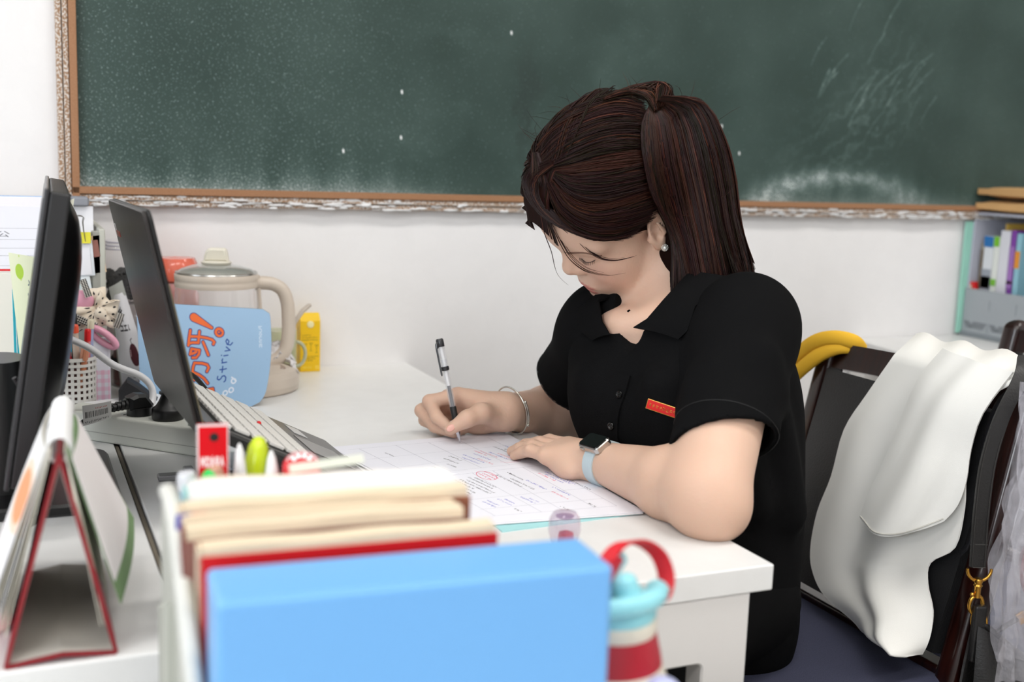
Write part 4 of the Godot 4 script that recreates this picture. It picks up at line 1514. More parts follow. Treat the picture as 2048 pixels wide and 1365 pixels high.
func chalk_picture() -> Image:
	var W := 2048
	var H := 496
	var im := canvas(W, H, Color(0.19, 0.30, 0.27))
	var a := FastNoiseLite.new()
	a.frequency = 0.004
	a.fractal_octaves = 4
	var b := FastNoiseLite.new()
	b.noise_type = FastNoiseLite.TYPE_SIMPLEX
	b.frequency = 0.22
	b.seed = 4
	var c := FastNoiseLite.new()
	c.frequency = 0.02
	c.seed = 9
	var rng := RandomNumberGenerator.new()
	rng.seed = 3
	var dark := Color(0.122, 0.212, 0.188)
	var lite := Color(0.190, 0.272, 0.250)
	var chalk := Color(0.80, 0.83, 0.83)
	for j in H:
		var y := 1.60 - 0.53 * (j + 0.5) / H
		for i in W:
			var x := 0.105 + 2.2 * (i + 0.5) / W
			var wash := clampf(0.5 + a.get_noise_2d(i, j) * 0.9 + 0.25 * exp(-x / 0.5) - 0.12 * smoothstep(0.5, 1.0, x), 0.0, 1.0)
			var col := dark.lerp(lite, wash)
			var fine := b.get_noise_2d(i, j)
			var grain := b.get_noise_2d(i * 0.6 + 500, j * 0.6)
			# fine white specks, thickest at the left and near the ledge
			var dens := 0.10 + 0.50 * exp(-(x - 0.1) / 0.25) * (0.4 + 0.6 * exp(-(y - 1.08) / 0.2)) + 0.25 * exp(-absf(x - 0.45) / 0.25)
			dens *= 1.0 - smoothstep(0.65, 1.05, x) * 0.85
			var spot := smoothstep(1.0 - dens * 0.55, 1.25 - dens * 0.55, fine * 0.9 + grain * 0.5 + 0.35)
			# dust that has settled along the bottom
			var low := exp(-(y - 1.078) / (0.012 + 0.022 * clampf(0.5 + c.get_noise_2d(i * 0.6, 7), 0.0, 1.0))) * clampf(0.9 - smoothstep(0.62, 0.9, x) * 0.9 + smoothstep(1.45, 1.6, x) * 0.6, 0.05, 1.0)
			# the arch of chalk dust right of the middle
			var r := Vector2((x - 1.74) / 0.26, (y - 1.06) / 0.095)
			var arch := exp(-pow((r.length() - 0.85) / 0.20, 2.0)) * (1.25 - 0.55 * smoothstep(1.5, 2.0, x)) * (0.45 + 0.55 * smoothstep(-0.3, 0.5, c.get_noise_2d(i, j) + fine * 0.4))
			# rubbed strokes
			var t := Vector2(x - 1.62, y - 1.20)
			var along := t.dot(Vector2(0.66, 0.75))
			var across := t.dot(Vector2(-0.75, 0.66)) + 0.05 * sin(along * 7.0)
			var rub := exp(-pow((along - 0.16) / 0.20, 2.0)) * exp(-pow((across + 0.045) / 0.10, 2.0)) * smoothstep(0.1, 0.75, sin(across * 150.0 + c.get_noise_2d(i, j) * 5.0)) * (0.5 + 0.5 * c.get_noise_2d(i * 2, j * 2))
			var rub2 := exp(-pow((x - 0.97 - 0.5 * (y - 1.35)) / 0.35, 2.0)) * smoothstep(0.1, 0.9, a.get_noise_2d(i * 1.2 + 90, j * 2.0)) * 0.12
			var k := clampf(spot * 0.45 + low * (0.65 + fine * 0.5) + arch * (0.55 + fine * 0.45) + rub * 0.22 + rub2, 0.0, 0.95)
			# a damp patch
			var w := Vector2((x - 0.945 - 0.03 * c.get_noise_2d(i, j)) / (0.028 + 0.012 * sin(y * 30.0)), (y - 1.26) / 0.12).length()
			col = col.lerp(dark * 0.86, clampf(1.15 - w, 0.0, 0.8))
			im.set_pixel(i, j, col.lerp(chalk, k))
	for q in [[0.687, 1.274], [0.687, 1.189], [0.575, 1.16], [0.908, 1.399], [1.455, 1.186], [1.406, 1.242]]:
		var p := Vector2((q[0] - 0.105) / 2.2 * W, (1.60 - q[1]) / 0.53 * H)
		stroke(im, [p, p + Vector2(0.5, 4)], 1.8, Color(0.95, 0.95, 0.95, 0.9))
	for n in 26:
		var p := Vector2((rng.randf_range(1.62, 1.95) - 0.105) / 2.2 * W, (1.60 - rng.randf_range(1.22, 1.48)) / 0.53 * H)
		var d := Vector2(0.62, -0.78).rotated(rng.randf_range(-0.25, 0.25))
		var pts := []
		for k in 8:
			pts.append(p + d * k * rng.randf_range(7, 12) + Vector2(0, 0.6 * (k - 4) * (k - 4)))
		stroke(im, pts, rng.randf_range(1.0, 3.0), Color(0.8, 0.85, 0.85, 0.05))
	return im


func build_blackboard() -> void:
	var o := thing("blackboard", "green chalkboard in a brown stepped frame dusted with chalk on the white wall", "blackboard", Vector3(0.08, 1.05, WALL_Z))
	var m := mat("chalkboard", Color.WHITE, 0.55)
	m.albedo_texture = ImageTexture.create_from_image(chalk_picture())
	m.texture_repeat = false
	var s := Sh.new()
	var z := 0.010
	s.box(Vector3(3.66, 0.52, 0.01), X(Vector3(1.86, 0.285, 0.005)), 0.0005)
	var pl := Sh.new()
	pl.quad(Vector3(0.025, 0.02, z + 0.0005), Vector3(2.225, 0.02, z + 0.0005), Vector3(2.225, 0.55, z + 0.0005), Vector3(0.025, 0.55, z + 0.0005), Vector3(0, 0, 1), Vector2(0, 1), Vector2(1, 1), Vector2(1, 0), Vector2(0, 0))
	pl.quad(Vector3(0.025, 0.02, z - 0.008), Vector3(2.225, 0.02, z - 0.008), Vector3(2.225, 0.55, z - 0.008), Vector3(0.025, 0.55, z - 0.008), Vector3(0, 0, -1))
	part("writing_surface", pl, m, o)
	var up := Sh.new()
	up.box(Vector3(2.2, 0.70, 0.01), X(Vector3(1.125, 0.90, 0.0055)), 0.0005)
	up.box(Vector3(1.49, 1.23, 0.01), X(Vector3(2.97, 0.635, 0.0055)), 0.0005)
	var um := mat("chalkboard beyond", Color(0.19, 0.30, 0.27), 0.55)
	um.albedo_texture = noise(0.006, [[0.0, Color(0.78, 0.86, 0.85)], [1.0, Color(1.2, 1.12, 1.13)]], 512, FastNoiseLite.TYPE_SIMPLEX_SMOOTH, 4, 2)
	part("writing_surface", up, um, o)
	# frame: three stepped strips a side, dusted with chalk
	var tex := noise(0.10, [[0.0, Color(0.60, 0.47, 0.36)], [0.42, Color(0.60, 0.47, 0.36)], [0.62, Color(0.80, 0.77, 0.74)], [1.0, Color(0.90, 0.89, 0.88)]], 512, FastNoiseLite.TYPE_SIMPLEX, 3, 12)
	var outer := mat("dusty frame", Color.WHITE, 0.75)
	outer.albedo_texture = tex
	outer.uv1_triplanar = true
	outer.uv1_scale = Vector3.ONE * 3.5
	var tan_ := mat("tan frame", Color(0.62, 0.45, 0.32), 0.6)
	tan_.albedo_texture = noise(0.12, [[0.0, Color(0.95, 0.93, 0.9)], [0.72, Color(1, 1, 1)], [0.9, Color(1.25, 1.45, 1.6)]], 512, FastNoiseLite.TYPE_SIMPLEX, 2, 13)
	tan_.uv1_triplanar = true
	tan_.uv1_scale = Vector3.ONE * 3.5
	for q in [[0.0, 0.0095, 0.020, outer], [0.0108, 0.0085, 0.024, outer], [0.0203, 0.0122, 0.028, tan_]]:
		var v := Sh.new()
		v.box(Vector3(q[1], 1.26, q[2]), X(Vector3(q[0] + q[1] * 0.5, 0.63, q[2] * 0.5)), 0.0012)
		part("frame_strip", v, q[3], o)
		v = Sh.new()
		v.box(Vector3(3.72 - q[0] * 2, q[1], q[2]), X(Vector3(1.86, q[0] + q[1] * 0.5 - 0.0005, q[2] * 0.5)), 0.0012)
		part("frame_strip", v, q[3], o)
		v = Sh.new()
		v.box(Vector3(3.72 - q[0] * 2, q[1], q[2]), X(Vector3(1.86, 1.26 - q[0] - q[1] * 0.5, q[2] * 0.5)), 0.0012)
		part("frame_strip", v, q[3], o)
		v = Sh.new()
		v.box(Vector3(q[1], 1.26, q[2]), X(Vector3(3.72 - q[0] - q[1] * 0.5, 0.63, q[2] * 0.5)), 0.0012)
		part("frame_strip", v, q[3], o)
	# heaps of fallen chalk on the lower strips
	var rng := RandomNumberGenerator.new()
	rng.seed = 5
	var d := Sh.new()
	for i in 420:
		var x := rng.randf_range(0.05, 2.2)
		if x > 0.66 and x < 0.86 and rng.randf() < 0.8:
			continue
		d.ball(Vector3(rng.randf_range(0.004, 0.018), rng.randf_range(0.0008, 0.003), rng.randf_range(0.001, 0.003)), X(Vector3(x, rng.randf_range(-0.0005, 0.018), 0.0) + Vector3(0, 0, 0.021 + rng.randf() * 0.004)), 4, 7)
	part("chalk_dust", d, mat("chalk", Color(0.88, 0.88, 0.88), 0.95), o).set_meta("kind", "stuff")


# ---------- desks ----------
func build_desks() -> void:
	var top: Material = mats["white laminate"]
	var under := mat("white panel", Color(0.86, 0.85, 0.84), 0.5)
	var o := thing("desk", "white laminate desk the woman writes on, with a square front leg", "desk", Vector3(0.42, 0, -1.52))
	var s := Sh.new()
	s.box(Vector3(0.581, 0.028, 1.20), X(Vector3(0, DESK - 0.014, 0)), 0.0022, 2)
	part("desktop", s, top, o)
	s = Sh.new()
	# end frame: apron and two legs cut from one board, corners rounded
	var ap := PackedVector2Array()
	ap.append(Vector2(-0.262, 0.0))
	ap.append(Vector2(-0.262, 0.722))
	ap.append(Vector2(0.262, 0.722))
	ap.append(Vector2(0.262, 0.0))
	ap.append(Vector2(0.208, 0.0))
	for i in 5:
		ap.append(Vector2(0.202 + 0.006 * cos(i * PI / 8), 0.646 + 0.006 * sin(i * PI / 8)))
	for i in 5:
		ap.append(Vector2(-0.202 - 0.006 * sin(i * PI / 8), 0.646 + 0.006 * cos(i * PI / 8)))
	ap.append(Vector2(-0.208, 0.0))
	s.prism(ap, 0.03, X(Vector3(0.003, 0, 0.583)), 0.002)
	part("end_frame", s, under, o)
	s = Sh.new()
	s.prism(ap, 0.03, X(Vector3(0.003, 0, -0.56)), 0.002)
	part("end_frame", s, under, o)
	s = Sh.new()
	s.box(Vector3(0.02, 0.12, 1.10), X(Vector3(-0.245, 0.66, 0.012)), 0.002)
	part("rail", s, under, o)
	# left desk
	o = thing("desk", "white laminate desk carrying the monitor and the tent calendar", "desk", Vector3(-0.24, 0, -1.513))
	s = Sh.new()
	s.box(Vector3(0.724, 0.028, 1.212), X(Vector3(0, DESK - 0.014, 0)), 0.0022, 2)
	part("desktop", s, top, o)
	for x: float in [-0.33, 0.33]:
		s = Sh.new()
		s.box(Vector3(0.028, 0.722, 1.10), X(Vector3(x, 0.361, -0.03)), 0.002)
		part("side_panel", s, under, o)
	s = Sh.new()
	s.box(Vector3(0.62, 0.30, 0.02), X(Vector3(0, 0.57, 0.44)), 0.002)
	part("back_panel", s, under, o)
	# beaded edge strip along the joint of the two desks
	var seam := Sh.new()
	seam.box(Vector3(0.0045, 0.010, 1.19), X(Vector3(0.1253, DESK - 0.0075, -1.515)), 0.001)
	lone("edge_strip", seam, mat("grimy strip", Color(0.42, 0.39, 0.34), 0.8), "narrow grimy brown strip in the joint between the two white desks", "strip")
	# low cabinet in front, out of the frame, that carries the book rack
	o = thing("low_cabinet", "low cabinet under the book rack and the blue file box", "cabinet", Vector3(0.25, 0, -0.60))
	s = Sh.new()
	s.box(Vector3(1.0, 0.025, 0.50), X(Vector3(0, 0.5875, 0)), 0.002)
	part("cabinet_top", s, under, o)
	s = Sh.new()
	s.box(Vector3(0.96, 0.575, 0.44), X(Vector3(0, 0.2875, 0.01)), 0.002)
	part("body", s, under, o)
	# desk along the wall at the right
	o = thing("desk", "white desk at the right against the wall, holding the grey file stand", "desk", Vector3(2.38, 0, -1.815))
	s = Sh.new()
	var tp := PackedVector2Array([Vector2(-0.568, 0.303), Vector2(0.80, 0.303), Vector2(0.80, -0.303), Vector2(-0.668, -0.303)])
	s.prism(tp, 0.03, X(Vector3(0, 0.751, 0), Vector3(-90, 0, 0)), 0.002)
	part("desktop", s, top, o)
	s = Sh.new()
	for x: float in [-0.56, 0.74]:
		for z: float in [-0.26, 0.26]:
			s = Sh.new()
			s.box(Vector3(0.05, 0.736, 0.05), X(Vector3(x, 0.368, z)), 0.003)
			part("leg", s, under, o)


# ---------- chair and what hangs on it ----------
func sweep_post(at: Vector3, top: float, parent: Node3D, m: Material) -> void:
	# a curved back post, from the floor to its rounded tip, leaning back above the seat
	var s := Sh.new()
	var pts := []
	for i in 19:
		var y := top * i / 18.0
		var x := 0.25 * maxf(0.0, y - 0.46) + 0.05 * pow(maxf(0.0, (0.46 - y) / 0.46), 2.0) + 0.01 * sin(PI * y / top)
		pts.append(Vector3(x, y, 0))
	var ring := func(p: Vector3, w: float, d: float) -> Array:
		var o := []
		for q: Vector2 in rounded(w, d, minf(w, d) * 0.3, 3):
			o.append(p + Vector3(q.x, 0, q.y))
		return o
	var rings := []
	for i in pts.size():
		var f := float(i) / (pts.size() - 1)
		rings.append(ring.call(pts[i] + at, lerpf(0.046, 0.040, f), 0.034))
	for k in 4:
		var a := PI * 0.5 * (k + 1) / 4.0
		rings.append(ring.call(pts[-1] + at + Vector3(0.004, 0.014, 0) * sin(a), 0.040 * maxf(0.03, cos(a)), 0.034 * maxf(0.03, cos(a))))
	var n: int = rings[0].size()
	for i in rings.size() - 1:
		for j in n:
			var k := (j + 1) % n
			var c0: Vector3 = Vector3()
			for q in n:
				c0 += rings[i][q] / n
			var A: Vector3 = rings[i][j]
			var B: Vector3 = rings[i][k]
			var D: Vector3 = rings[i + 1][k]
			var E: Vector3 = rings[i + 1][j]
			var na := (B - A).cross(E - A).normalized()
			if na.dot(A - c0) < 0:
				na = -na
			var e0: Vector3 = rings[i][(j + n - 1) % n]
			var e1: Vector3 = rings[i][(j + 2) % n]
			var n0 := (B - e0).cross(E - A).normalized()
			var n1 := (e1 - A).cross(D - B).normalized()
			if n0.dot(na) < 0:
				n0 = -n0
			if n1.dot(na) < 0:
				n1 = -n1
			s.tri(A, B, D, n0, n1, n1)
			s.tri(A, D, E, n0, n1, n0)
	part("post", s, m, parent)


func make_chair(label: String, at: Vector3) -> Node3D:
	var o := thing("chair", label, "chair", at, 0.0, "")
	var wood: Material = mats["dark wood"]
	for z: float in [-0.194, 0.194]:
		sweep_post(Vector3(0, 0, z), 0.885, o, wood)
		var l := Sh.new()
		l.box(Vector3(0.038, 0.44, 0.038), X(Vector3(-0.40, 0.22, z * 0.98)), 0.005)
		part("front_leg", l, wood, o)
	var s := Sh.new()
	# top rail, slightly bowed
	var rows := []
	for j in 5:
		var y := 0.842 + 0.0095 * j
		var row := []
		for i in 13:
			var z := lerpf(-0.178, 0.178, i / 12.0)
			row.append(Vector3(0.25 * (y - 0.46) + 0.004 + 0.012 * (1.0 - pow(z / 0.178, 2.0)), y + 0.004 * (1.0 - pow(z / 0.178, 2.0)), z))
		rows.append(row)
	s.sheet(rows, 0.026)
	part("top_rail", s, wood, o)
	s = Sh.new()
	rows = []
	for j in 9:
		var y := 0.525 + 0.0395 * j
		var row := []
		for i in 13:
			var z := lerpf(-0.174, 0.174, i / 12.0)
			row.append(Vector3(0.25 * (y - 0.46) - 0.004 - 0.010 * (1.0 - pow(z / 0.174, 4.0)) * sin(PI * clampf(j / 8.0, 0.06, 0.94)), y, z))
		rows.append(row)
	s.sheet(rows, 0.03)
	var leather := mat("black leather", Color(0.10, 0.10, 0.105), 0.42)
	relief(leather, noise(0.12, [[0.0, Color.BLACK], [1.0, Color.WHITE]], 256, FastNoiseLite.TYPE_CELLULAR, 2, 3), 0.03, 12.0)
	part("back_pad", s, leather, o)
	s = Sh.new()
	s.box(Vector3(0.03, 0.05, 0.36), X(Vector3(0.02, 0.485, 0)), 0.005)
	part("lower_rail", s, wood, o)
	s = Sh.new()
	s.box(Vector3(0.40, 0.05, 0.39), X(Vector3(-0.20, 0.415, 0)), 0.006)
	part("seat_frame", s, wood, o)
	s = Sh.new()
	s.box(Vector3(0.425, 0.062, 0.405), X(Vector3(-0.19, 0.469, 0)), 0.022, 4)
	var fab := mat("seat cloth", Color(0.235, 0.245, 0.33), 0.9)
	fab.albedo_texture = noise(0.25, [[0.0, Color(0.55, 0.55, 0.6)], [0.5, Color(0.95, 0.95, 0.97)], [1.0, Color(1.5, 1.5, 1.45)]], 256, FastNoiseLite.TYPE_SIMPLEX, 3, 21)
	fab.uv1_triplanar = true
	fab.uv1_scale = Vector3(26, 26, 5)
	part("seat_cushion", s, fab, o)
	return o


func build_chair() -> void:
	make_chair("dark wooden chair with black leather back and blue-grey cushion, draped with the white jacket", Vector3(1.10, 0, -1.254))
	var c := make_chair("dark wooden chair at the right edge, beside the desk with the file stand", Vector3(1.553, 0, -1.312))
	c.rotation_degrees.y = 0.0
	# white jacket
	var L := [Vector3(1.172, 0.892, -1.271), Vector3(1.157, 0.828, -1.304), Vector3(1.142, 0.770, -1.329), Vector3(1.125, 0.699, -1.329), Vector3(1.111, 0.643, -1.337), Vector3(1.097, 0.587, -1.329), Vector3(1.089, 0.557, -1.308), Vector3(1.084, 0.537, -1.272), Vector3(1.081, 0.527, -1.207), Vector3(1.079, 0.520, -1.175), Vector3(1.081, 0.525, -1.120), Vector3(1.083, 0.532, -1.080)]
	var R := [Vector3(1.173, 0.892, -1.056), Vector3(1.166, 0.864, -1.089), Vector3(1.155, 0.819, -1.096), Vector3(1.142, 0.766, -1.089), Vector3(1.131, 0.724, -1.076), Vector3(1.118, 0.674, -1.073), Vector3(1.111, 0.643, -1.105), Vector3(1.104, 0.618, -1.099), Vector3(1.097, 0.590, -1.077), Vector3(1.091, 0.563, -1.070), Vector3(1.086, 0.545, -1.071), Vector3(1.083, 0.532, -1.076)]
	var o := thing("jacket", "white jacket draped over the back of the dark wooden chair", "jacket", Vector3(1.12, 0.52, -1.18))
	var shift := Vector3(1.12, 0.52, -1.18)
	var white := mat("white cloth", Color(0.90, 0.895, 0.875), 0.8)
	relief(white, noise(0.3, [[0.0, Color.BLACK], [1.0, Color.WHITE]], 256, FastNoiseLite.TYPE_SIMPLEX, 2, 31), 0.012, 14.0)
	var lS := spline(L, 4)
	var rS := spline(R, 4)
	var rows := []
	# over the top of the chair back and down behind it
	for k in 6:
		var f := 1.0 - k / 5.0
		var row := []
		for j in 25:
			var z := lerpf(-1.275, -1.052, j / 24.0)
			row.append(Vector3(1.232 - 0.02 * f, 0.914 - 0.20 * f + 0.006 * sin(j * 0.9), z) if k < 5 else Vector3(1.208, 0.921 + 0.004 * sin(j * 0.8), z))
		rows.append(row)
	for i in lS.size():
		var t := float(i) / (lS.size() - 1)
		var row := []
		for j in 25:
			var w := j / 24.0
			var p: Vector3 = lS[i].lerp(rS[i], w)
			var e := sin(PI * clampf(w, 0.02, 0.98))
			var fold := 0.010 * sin(w * 9.0 + 1.2 * t + 1.5 * sin(t * 3.0)) * e * smoothstep(0.02, 0.3, t) + 0.006 * sin(w * 17.0 - 4.0 * t) * e * t
			var bag := 0.045 * e * smoothstep(0.55, 0.85, t) * (1.0 - smoothstep(0.93, 1.0, t) * 0.7)
			row.append(p + Vector3(-1.0, 0.1, 0.25) * (0.006 + 0.010 * e + fold + bag))
		rows.append(row)
	var s := Sh.new()
	s.sheet(rows, 0.003)
	part("jacket_body", s, white, o, "", shift)
	# the sleeve that lies on top, ending in a curved hem
	var UL := spline([Vector3(1.178, 0.915, -1.184), Vector3(1.150, 0.871, -1.196), Vector3(1.133, 0.805, -1.207), Vector3(1.117, 0.747, -1.214), Vector3(1.104, 0.702, -1.223), Vector3(1.095, 0.669, -1.225)], 3)
	var UR := spline([Vector3(1.178, 0.905, -1.062), Vector3(1.148, 0.850, -1.076), Vector3(1.138, 0.801, -1.080), Vector3(1.127, 0.763, -1.072), Vector3(1.118, 0.730, -1.074), Vector3(1.108, 0.707, -1.085)], 3)
	rows = []
	for i in UL.size():
		var t := float(i) / (UL.size() - 1)
		var row := []
		for j in 17:
			var w := j / 16.0
			var e := sin(PI * w)
			var p: Vector3 = UL[i].lerp(UR[i], w)
			p.y -= 0.022 * e * t * t
			row.append(p + Vector3(-1.0, 0.1, 0.3) * (0.008 + 0.026 * e * (0.5 + 0.5 * t) + 0.004 * sin(w * 12.0 + t * 4.0) * e))
		rows.append(row)
	s = Sh.new()
	s.sheet(rows, 0.004)
	part("sleeve", s, white, o, "", shift)
	var hem := Sh.new()
	var hp := []
	for j in 17:
		hp.append(rows[rows.size() - 1][j] + Vector3(-0.0022, 0.004, 0.001))
	hem.tube(hp, 0.0011, 5)
	part("hem_seam", hem, mat("white seam", Color(0.80, 0.79, 0.76), 0.8), o, "", shift)
	# dark lining showing along the near edge
	var lin := []
	for i in range(0, 22):
		var p: Vector3 = rS[i]
		lin.append([p + Vector3(0.012, 0.004, 0.004), p + Vector3(0.004, 0.0, 0.012), p + Vector3(0.006, -0.002, 0.019 - 0.0004 * i)])
	s = Sh.new()
	s.sheet(lin, 0.002)
	part("lining", s, mat("navy lining", Color(0.05, 0.05, 0.075), 0.6), o, "", shift)
	# yellow cloth band tied round the far post
	var y := thing("cloth_band", "yellow cloth band looped round the far post of the dark wooden chair", "cloth", Vector3(1.20, 0.86, -1.45))
	var ym := mat("yellow cloth", Color(0.90, 0.70, 0.17), 0.85)
	for n in 2:
		var b := Sh.new()
		var pts: Array
		if n == 0:
			pts = [Vector3(1.150, 0.80, -1.535), Vector3(1.160, 0.830, -1.512), Vector3(1.166, 0.862, -1.482), Vector3(1.172, 0.884, -1.452), Vector3(1.185, 0.893, -1.424), Vector3(1.205, 0.889, -1.405), Vector3(1.226, 0.874, -1.41)]
		else:
			pts = [Vector3(1.148, 0.775, -1.530), Vector3(1.156, 0.808, -1.500), Vector3(1.163, 0.842, -1.466), Vector3(1.173, 0.866, -1.440), Vector3(1.190, 0.880, -1.418), Vector3(1.212, 0.878, -1.408), Vector3(1.23, 0.862, -1.415)]
		var sp := []
		for p: Vector3 in spline(pts, 5):
			sp.append(p - Vector3(1.20, 0.86, -1.45))
		b.tube(sp, 0.0125, 10, false, 0.55, Vector3(-1, 0.3, 0.3))
		part("loop", b, ym, y)
	# shoulder bag
	var bag := thing("handbag", "black leather shoulder bag hanging by its strap from the white-jacket chair", "bag", Vector3(1.14, 0.40, -1.03))
	var bo := Vector3(1.14, 0.40, -1.03)
	var blk := mat("bag leather", Color(0.075, 0.07, 0.07), 0.45)
	relief(blk, noise(0.1, [[0.0, Color.BLACK], [1.0, Color.WHITE]], 256, FastNoiseLite.TYPE_CELLULAR, 3, 6), 0.04, 10.0)
	var brass := mat("brass", Color(0.80, 0.60, 0.26), 0.25, 0.95)
	var path := []
	var sd := []
	for p: Vector3 in spline([Vector3(1.19, 0.925, -1.062), Vector3(1.160, 0.905, -1.038), Vector3(1.125, 0.855, -1.030), Vector3(1.108, 0.80, -1.028), Vector3(1.104, 0.74, -1.027), Vector3(1.107, 0.685, -1.028), Vector3(1.108, 0.664, -1.028)], 5):
		path.append(p - bo)
		sd.append(Vector3(0.93, 0, 0.36))
	s = Sh.new()
	s.band(path, sd, 0.020, 0.004)
	var st := part("strap", s, blk, bag)
	s = Sh.new()
	for k: float in [-0.008, 0.008]:
		var ln := []
		for i in range(12, path.size()):
			ln.append(path[i] + Vector3(0.93, 0, 0.36).normalized() * k + Vector3(-0.001, 0, 0.0024))
		s.tube(ln, 0.0005, 4)
	for yy: float in [0.664, 0.694]:
		s.tube([Vector3(1.108, yy, -1.025) - bo - Vector3(0.0075, 0, 0.003), Vector3(1.108, yy, -1.025) - bo + Vector3(0.0075, 0, 0.003)], 0.0006, 4)
	part("stitching", s, mat("grey thread", Color(0.22, 0.21, 0.20), 0.8), st)
	# snap hook: half ring, swivel, hook, ring
	var hk := Sh.new()
	var O := Vector3(1.110, 0.648, -1.026) - bo
	var e1 := Vector3(0.93, 0, 0.36).normalized()
	var arc := []
	for i in 15:
		var a := PI + PI * i / 14.0
		arc.append(O + e1 * cos(a) * 0.0155 + Vector3.UP * (0.014 + sin(a) * 0.0165))
	hk.tube(arc, 0.0021, 8)
	hk.lathe([Vector2(0, 0.003), Vector2(0.005, 0.003), Vector2(0.0058, 0.0), Vector2(0.0045, -0.004), Vector2(0.0058, -0.006), Vector2(0.0042, -0.009), Vector2(0.0042, -0.022), Vector2(0, -0.022)], X(O + Vector3(0, -0.002, 0)), 14)
	hk.ball(Vector3(0.003, 0.003, 0.003), X(O - e1 * 0.007 + Vector3(0, -0.020, 0.001)), 8, 10)
	var hook := []
	for i in 17:
		var a := PI * 0.5 + TAU * 0.92 * i / 16.0
		hook.append(O + Vector3(0, -0.034, 0) + e1 * -cos(a) * 0.0085 + Vector3.UP * sin(a) * 0.0125)
	hk.tube(hook, 0.0026, 8)
	part("snap_hook", hk, brass, bag)
	var rg := Sh.new()
	var rp := []
	for i in 20:
		var a := TAU * i / 20
		rp.append(O + Vector3(0.006, -0.057, 0.002) + Vector3.UP * cos(a) * 0.0145 + Vector3(0.3, 0, 0.95) * sin(a) * 0.010)
	rg.tube(rp, 0.0019, 8, true)
	part("ring", rg, brass, bag)
	# body of the bag: a soft pouch whose top slopes away
	rows = []
	var top := [Vector3(1.108, 0.590, -1.022), Vector3(1.122, 0.582, -1.016), Vector3(1.150, 0.560, -1.012), Vector3(1.185, 0.536, -1.010), Vector3(1.235, 0.510, -1.012), Vector3(1.29, 0.498, -1.014), Vector3(1.33, 0.492, -1.02)]
	var tp := spline(top, 4)
	for side: float in [1.0, -1.0]:
		rows = []
		for i in 13:
			var t := i / 12.0
			var row := []
			for j in tp.size():
				var w := float(j) / (tp.size() - 1)
				var p: Vector3 = tp[j]
				var low := 0.31
				var q := Vector3(lerpf(p.x, lerpf(1.095, 1.345, w), t), lerpf(p.y, low + 0.02 * pow(2.0 * w - 1.0, 4.0), t), p.z)
				var puff := 0.035 * sin(PI * clampf(t * 0.85 + 0.05, 0, 1)) * pow(sin(PI * clampf(w * 0.94 + 0.03, 0, 1)), 0.5) + 0.004
				q += Vector3(-0.25, 0, 0.97) * side * (puff + 0.003 * sin(w * 16.0 + t * 6.0) * t)
				row.append(q - bo)
			rows.append(row)
		s = Sh.new()
		s.sheet(rows, 0.003)
		part("side_panel", s, blk, bag)
	s = Sh.new()
	var zp := []
	for p: Vector3 in tp:
		zp.append(p - bo + Vector3(0, 0.004, 0.002))
	s.tube(zp, 0.0045, 8)
	part("zip_edge", s, blk, bag)
	s = Sh.new()
	s.box(Vector3(0.016, 0.075, 0.012), X(Vector3(1.111, 0.578, -1.020) - bo, Vector3(0, -21, 0)), 0.003)
	part("strap_tab", s, blk, bag)
	# zip pull with brass end
	s = Sh.new()
	s.tube([Vector3(1.135, 0.580, -1.012) - bo, Vector3(1.143, 0.592, -1.004) - bo, Vector3(1.152, 0.600, -0.998) - bo], [0.006, 0.006, 0.0062], 8, false, 0.5)
	var pull := part("zip_pull", s, blk, bag)
	s = Sh.new()
	s.prism(PackedVector2Array([Vector2(-0.0075, 0), Vector2(0.0075, 0), Vector2(0.0078, 0.010), Vector2(0.004, 0.019), Vector2(0, 0.021), Vector2(-0.004, 0.019), Vector2(-0.0078, 0.010)]), 0.005, Transform3D(Basis(Vector3(0.45, -0.75, 0.2).normalized(), Vector3(0.80, 0.55, 0.25).normalized(), Vector3(-0.3, 0.05, 0.95).normalized()).orthonormalized(), Vector3(1.151, 0.600, -0.996) - bo), 0.0012)
	part("brass_tip", s, brass, pull)
	# clear plastic bag
	var pb := thing("plastic_bag", "crumpled clear plastic bag hanging at the right edge beside the black handbag", "plastic bag", Vector3(1.13, 0.55, -0.99))
	var po := Vector3(1.13, 0.55, -0.99)
	var film := mat("plastic film", Color(0.90, 0.89, 0.92, 0.20), 0.3)
	film.transparency = BaseMaterial3D.TRANSPARENCY_ALPHA
	film.cull_mode = BaseMaterial3D.CULL_DISABLED
	var fn := FastNoiseLite.new()
	fn.frequency = 9.0
	fn.seed = 12
	fn.fractal_octaves = 3
	for n in 3:
		rows = []
		for i in 31:
			var t := i / 30.0
			var row := []
			var wl := lerpf(0.012, 0.052 + 0.012 * n, smoothstep(0.0, 0.8, t))
			for j in 25:
				var w := j / 24.0
				var x := 1.143 + 0.040 * t + (w - 0.5) * 2.0 * wl
				var y2 := 0.905 - t * (0.335 + 0.02 * n)
				var cn := fn.get_noise_3d(x * 3.0 + n * 7.0, y2 * 0.9, w)
				row.append(Vector3(x + 0.004 * cn, y2, -0.988 + 0.018 * (n - 1) * smoothstep(0.0, 0.5, t) - 0.012 * pow(w * 2.0 - 1.0, 2.0) + 0.022 * cn) - po)
			rows.append(row)
		s = Sh.new()
		s.sheet(rows, 0.0)
		part("film", s, film, pb)
	s = Sh.new()
	s.ball(Vector3(0.02, 0.045, 0.012), X(Vector3(1.165, 0.66, -0.992) - po, Vector3(0, 0, 20)), 8, 12)
	s.ball(Vector3(0.018, 0.04, 0.012), X(Vector3(1.185, 0.59, -0.99) - po, Vector3(0, 0, -10)), 8, 12)
	part("red_packet", s, mat("dull red", Color(0.55, 0.12, 0.18), 0.6), pb)


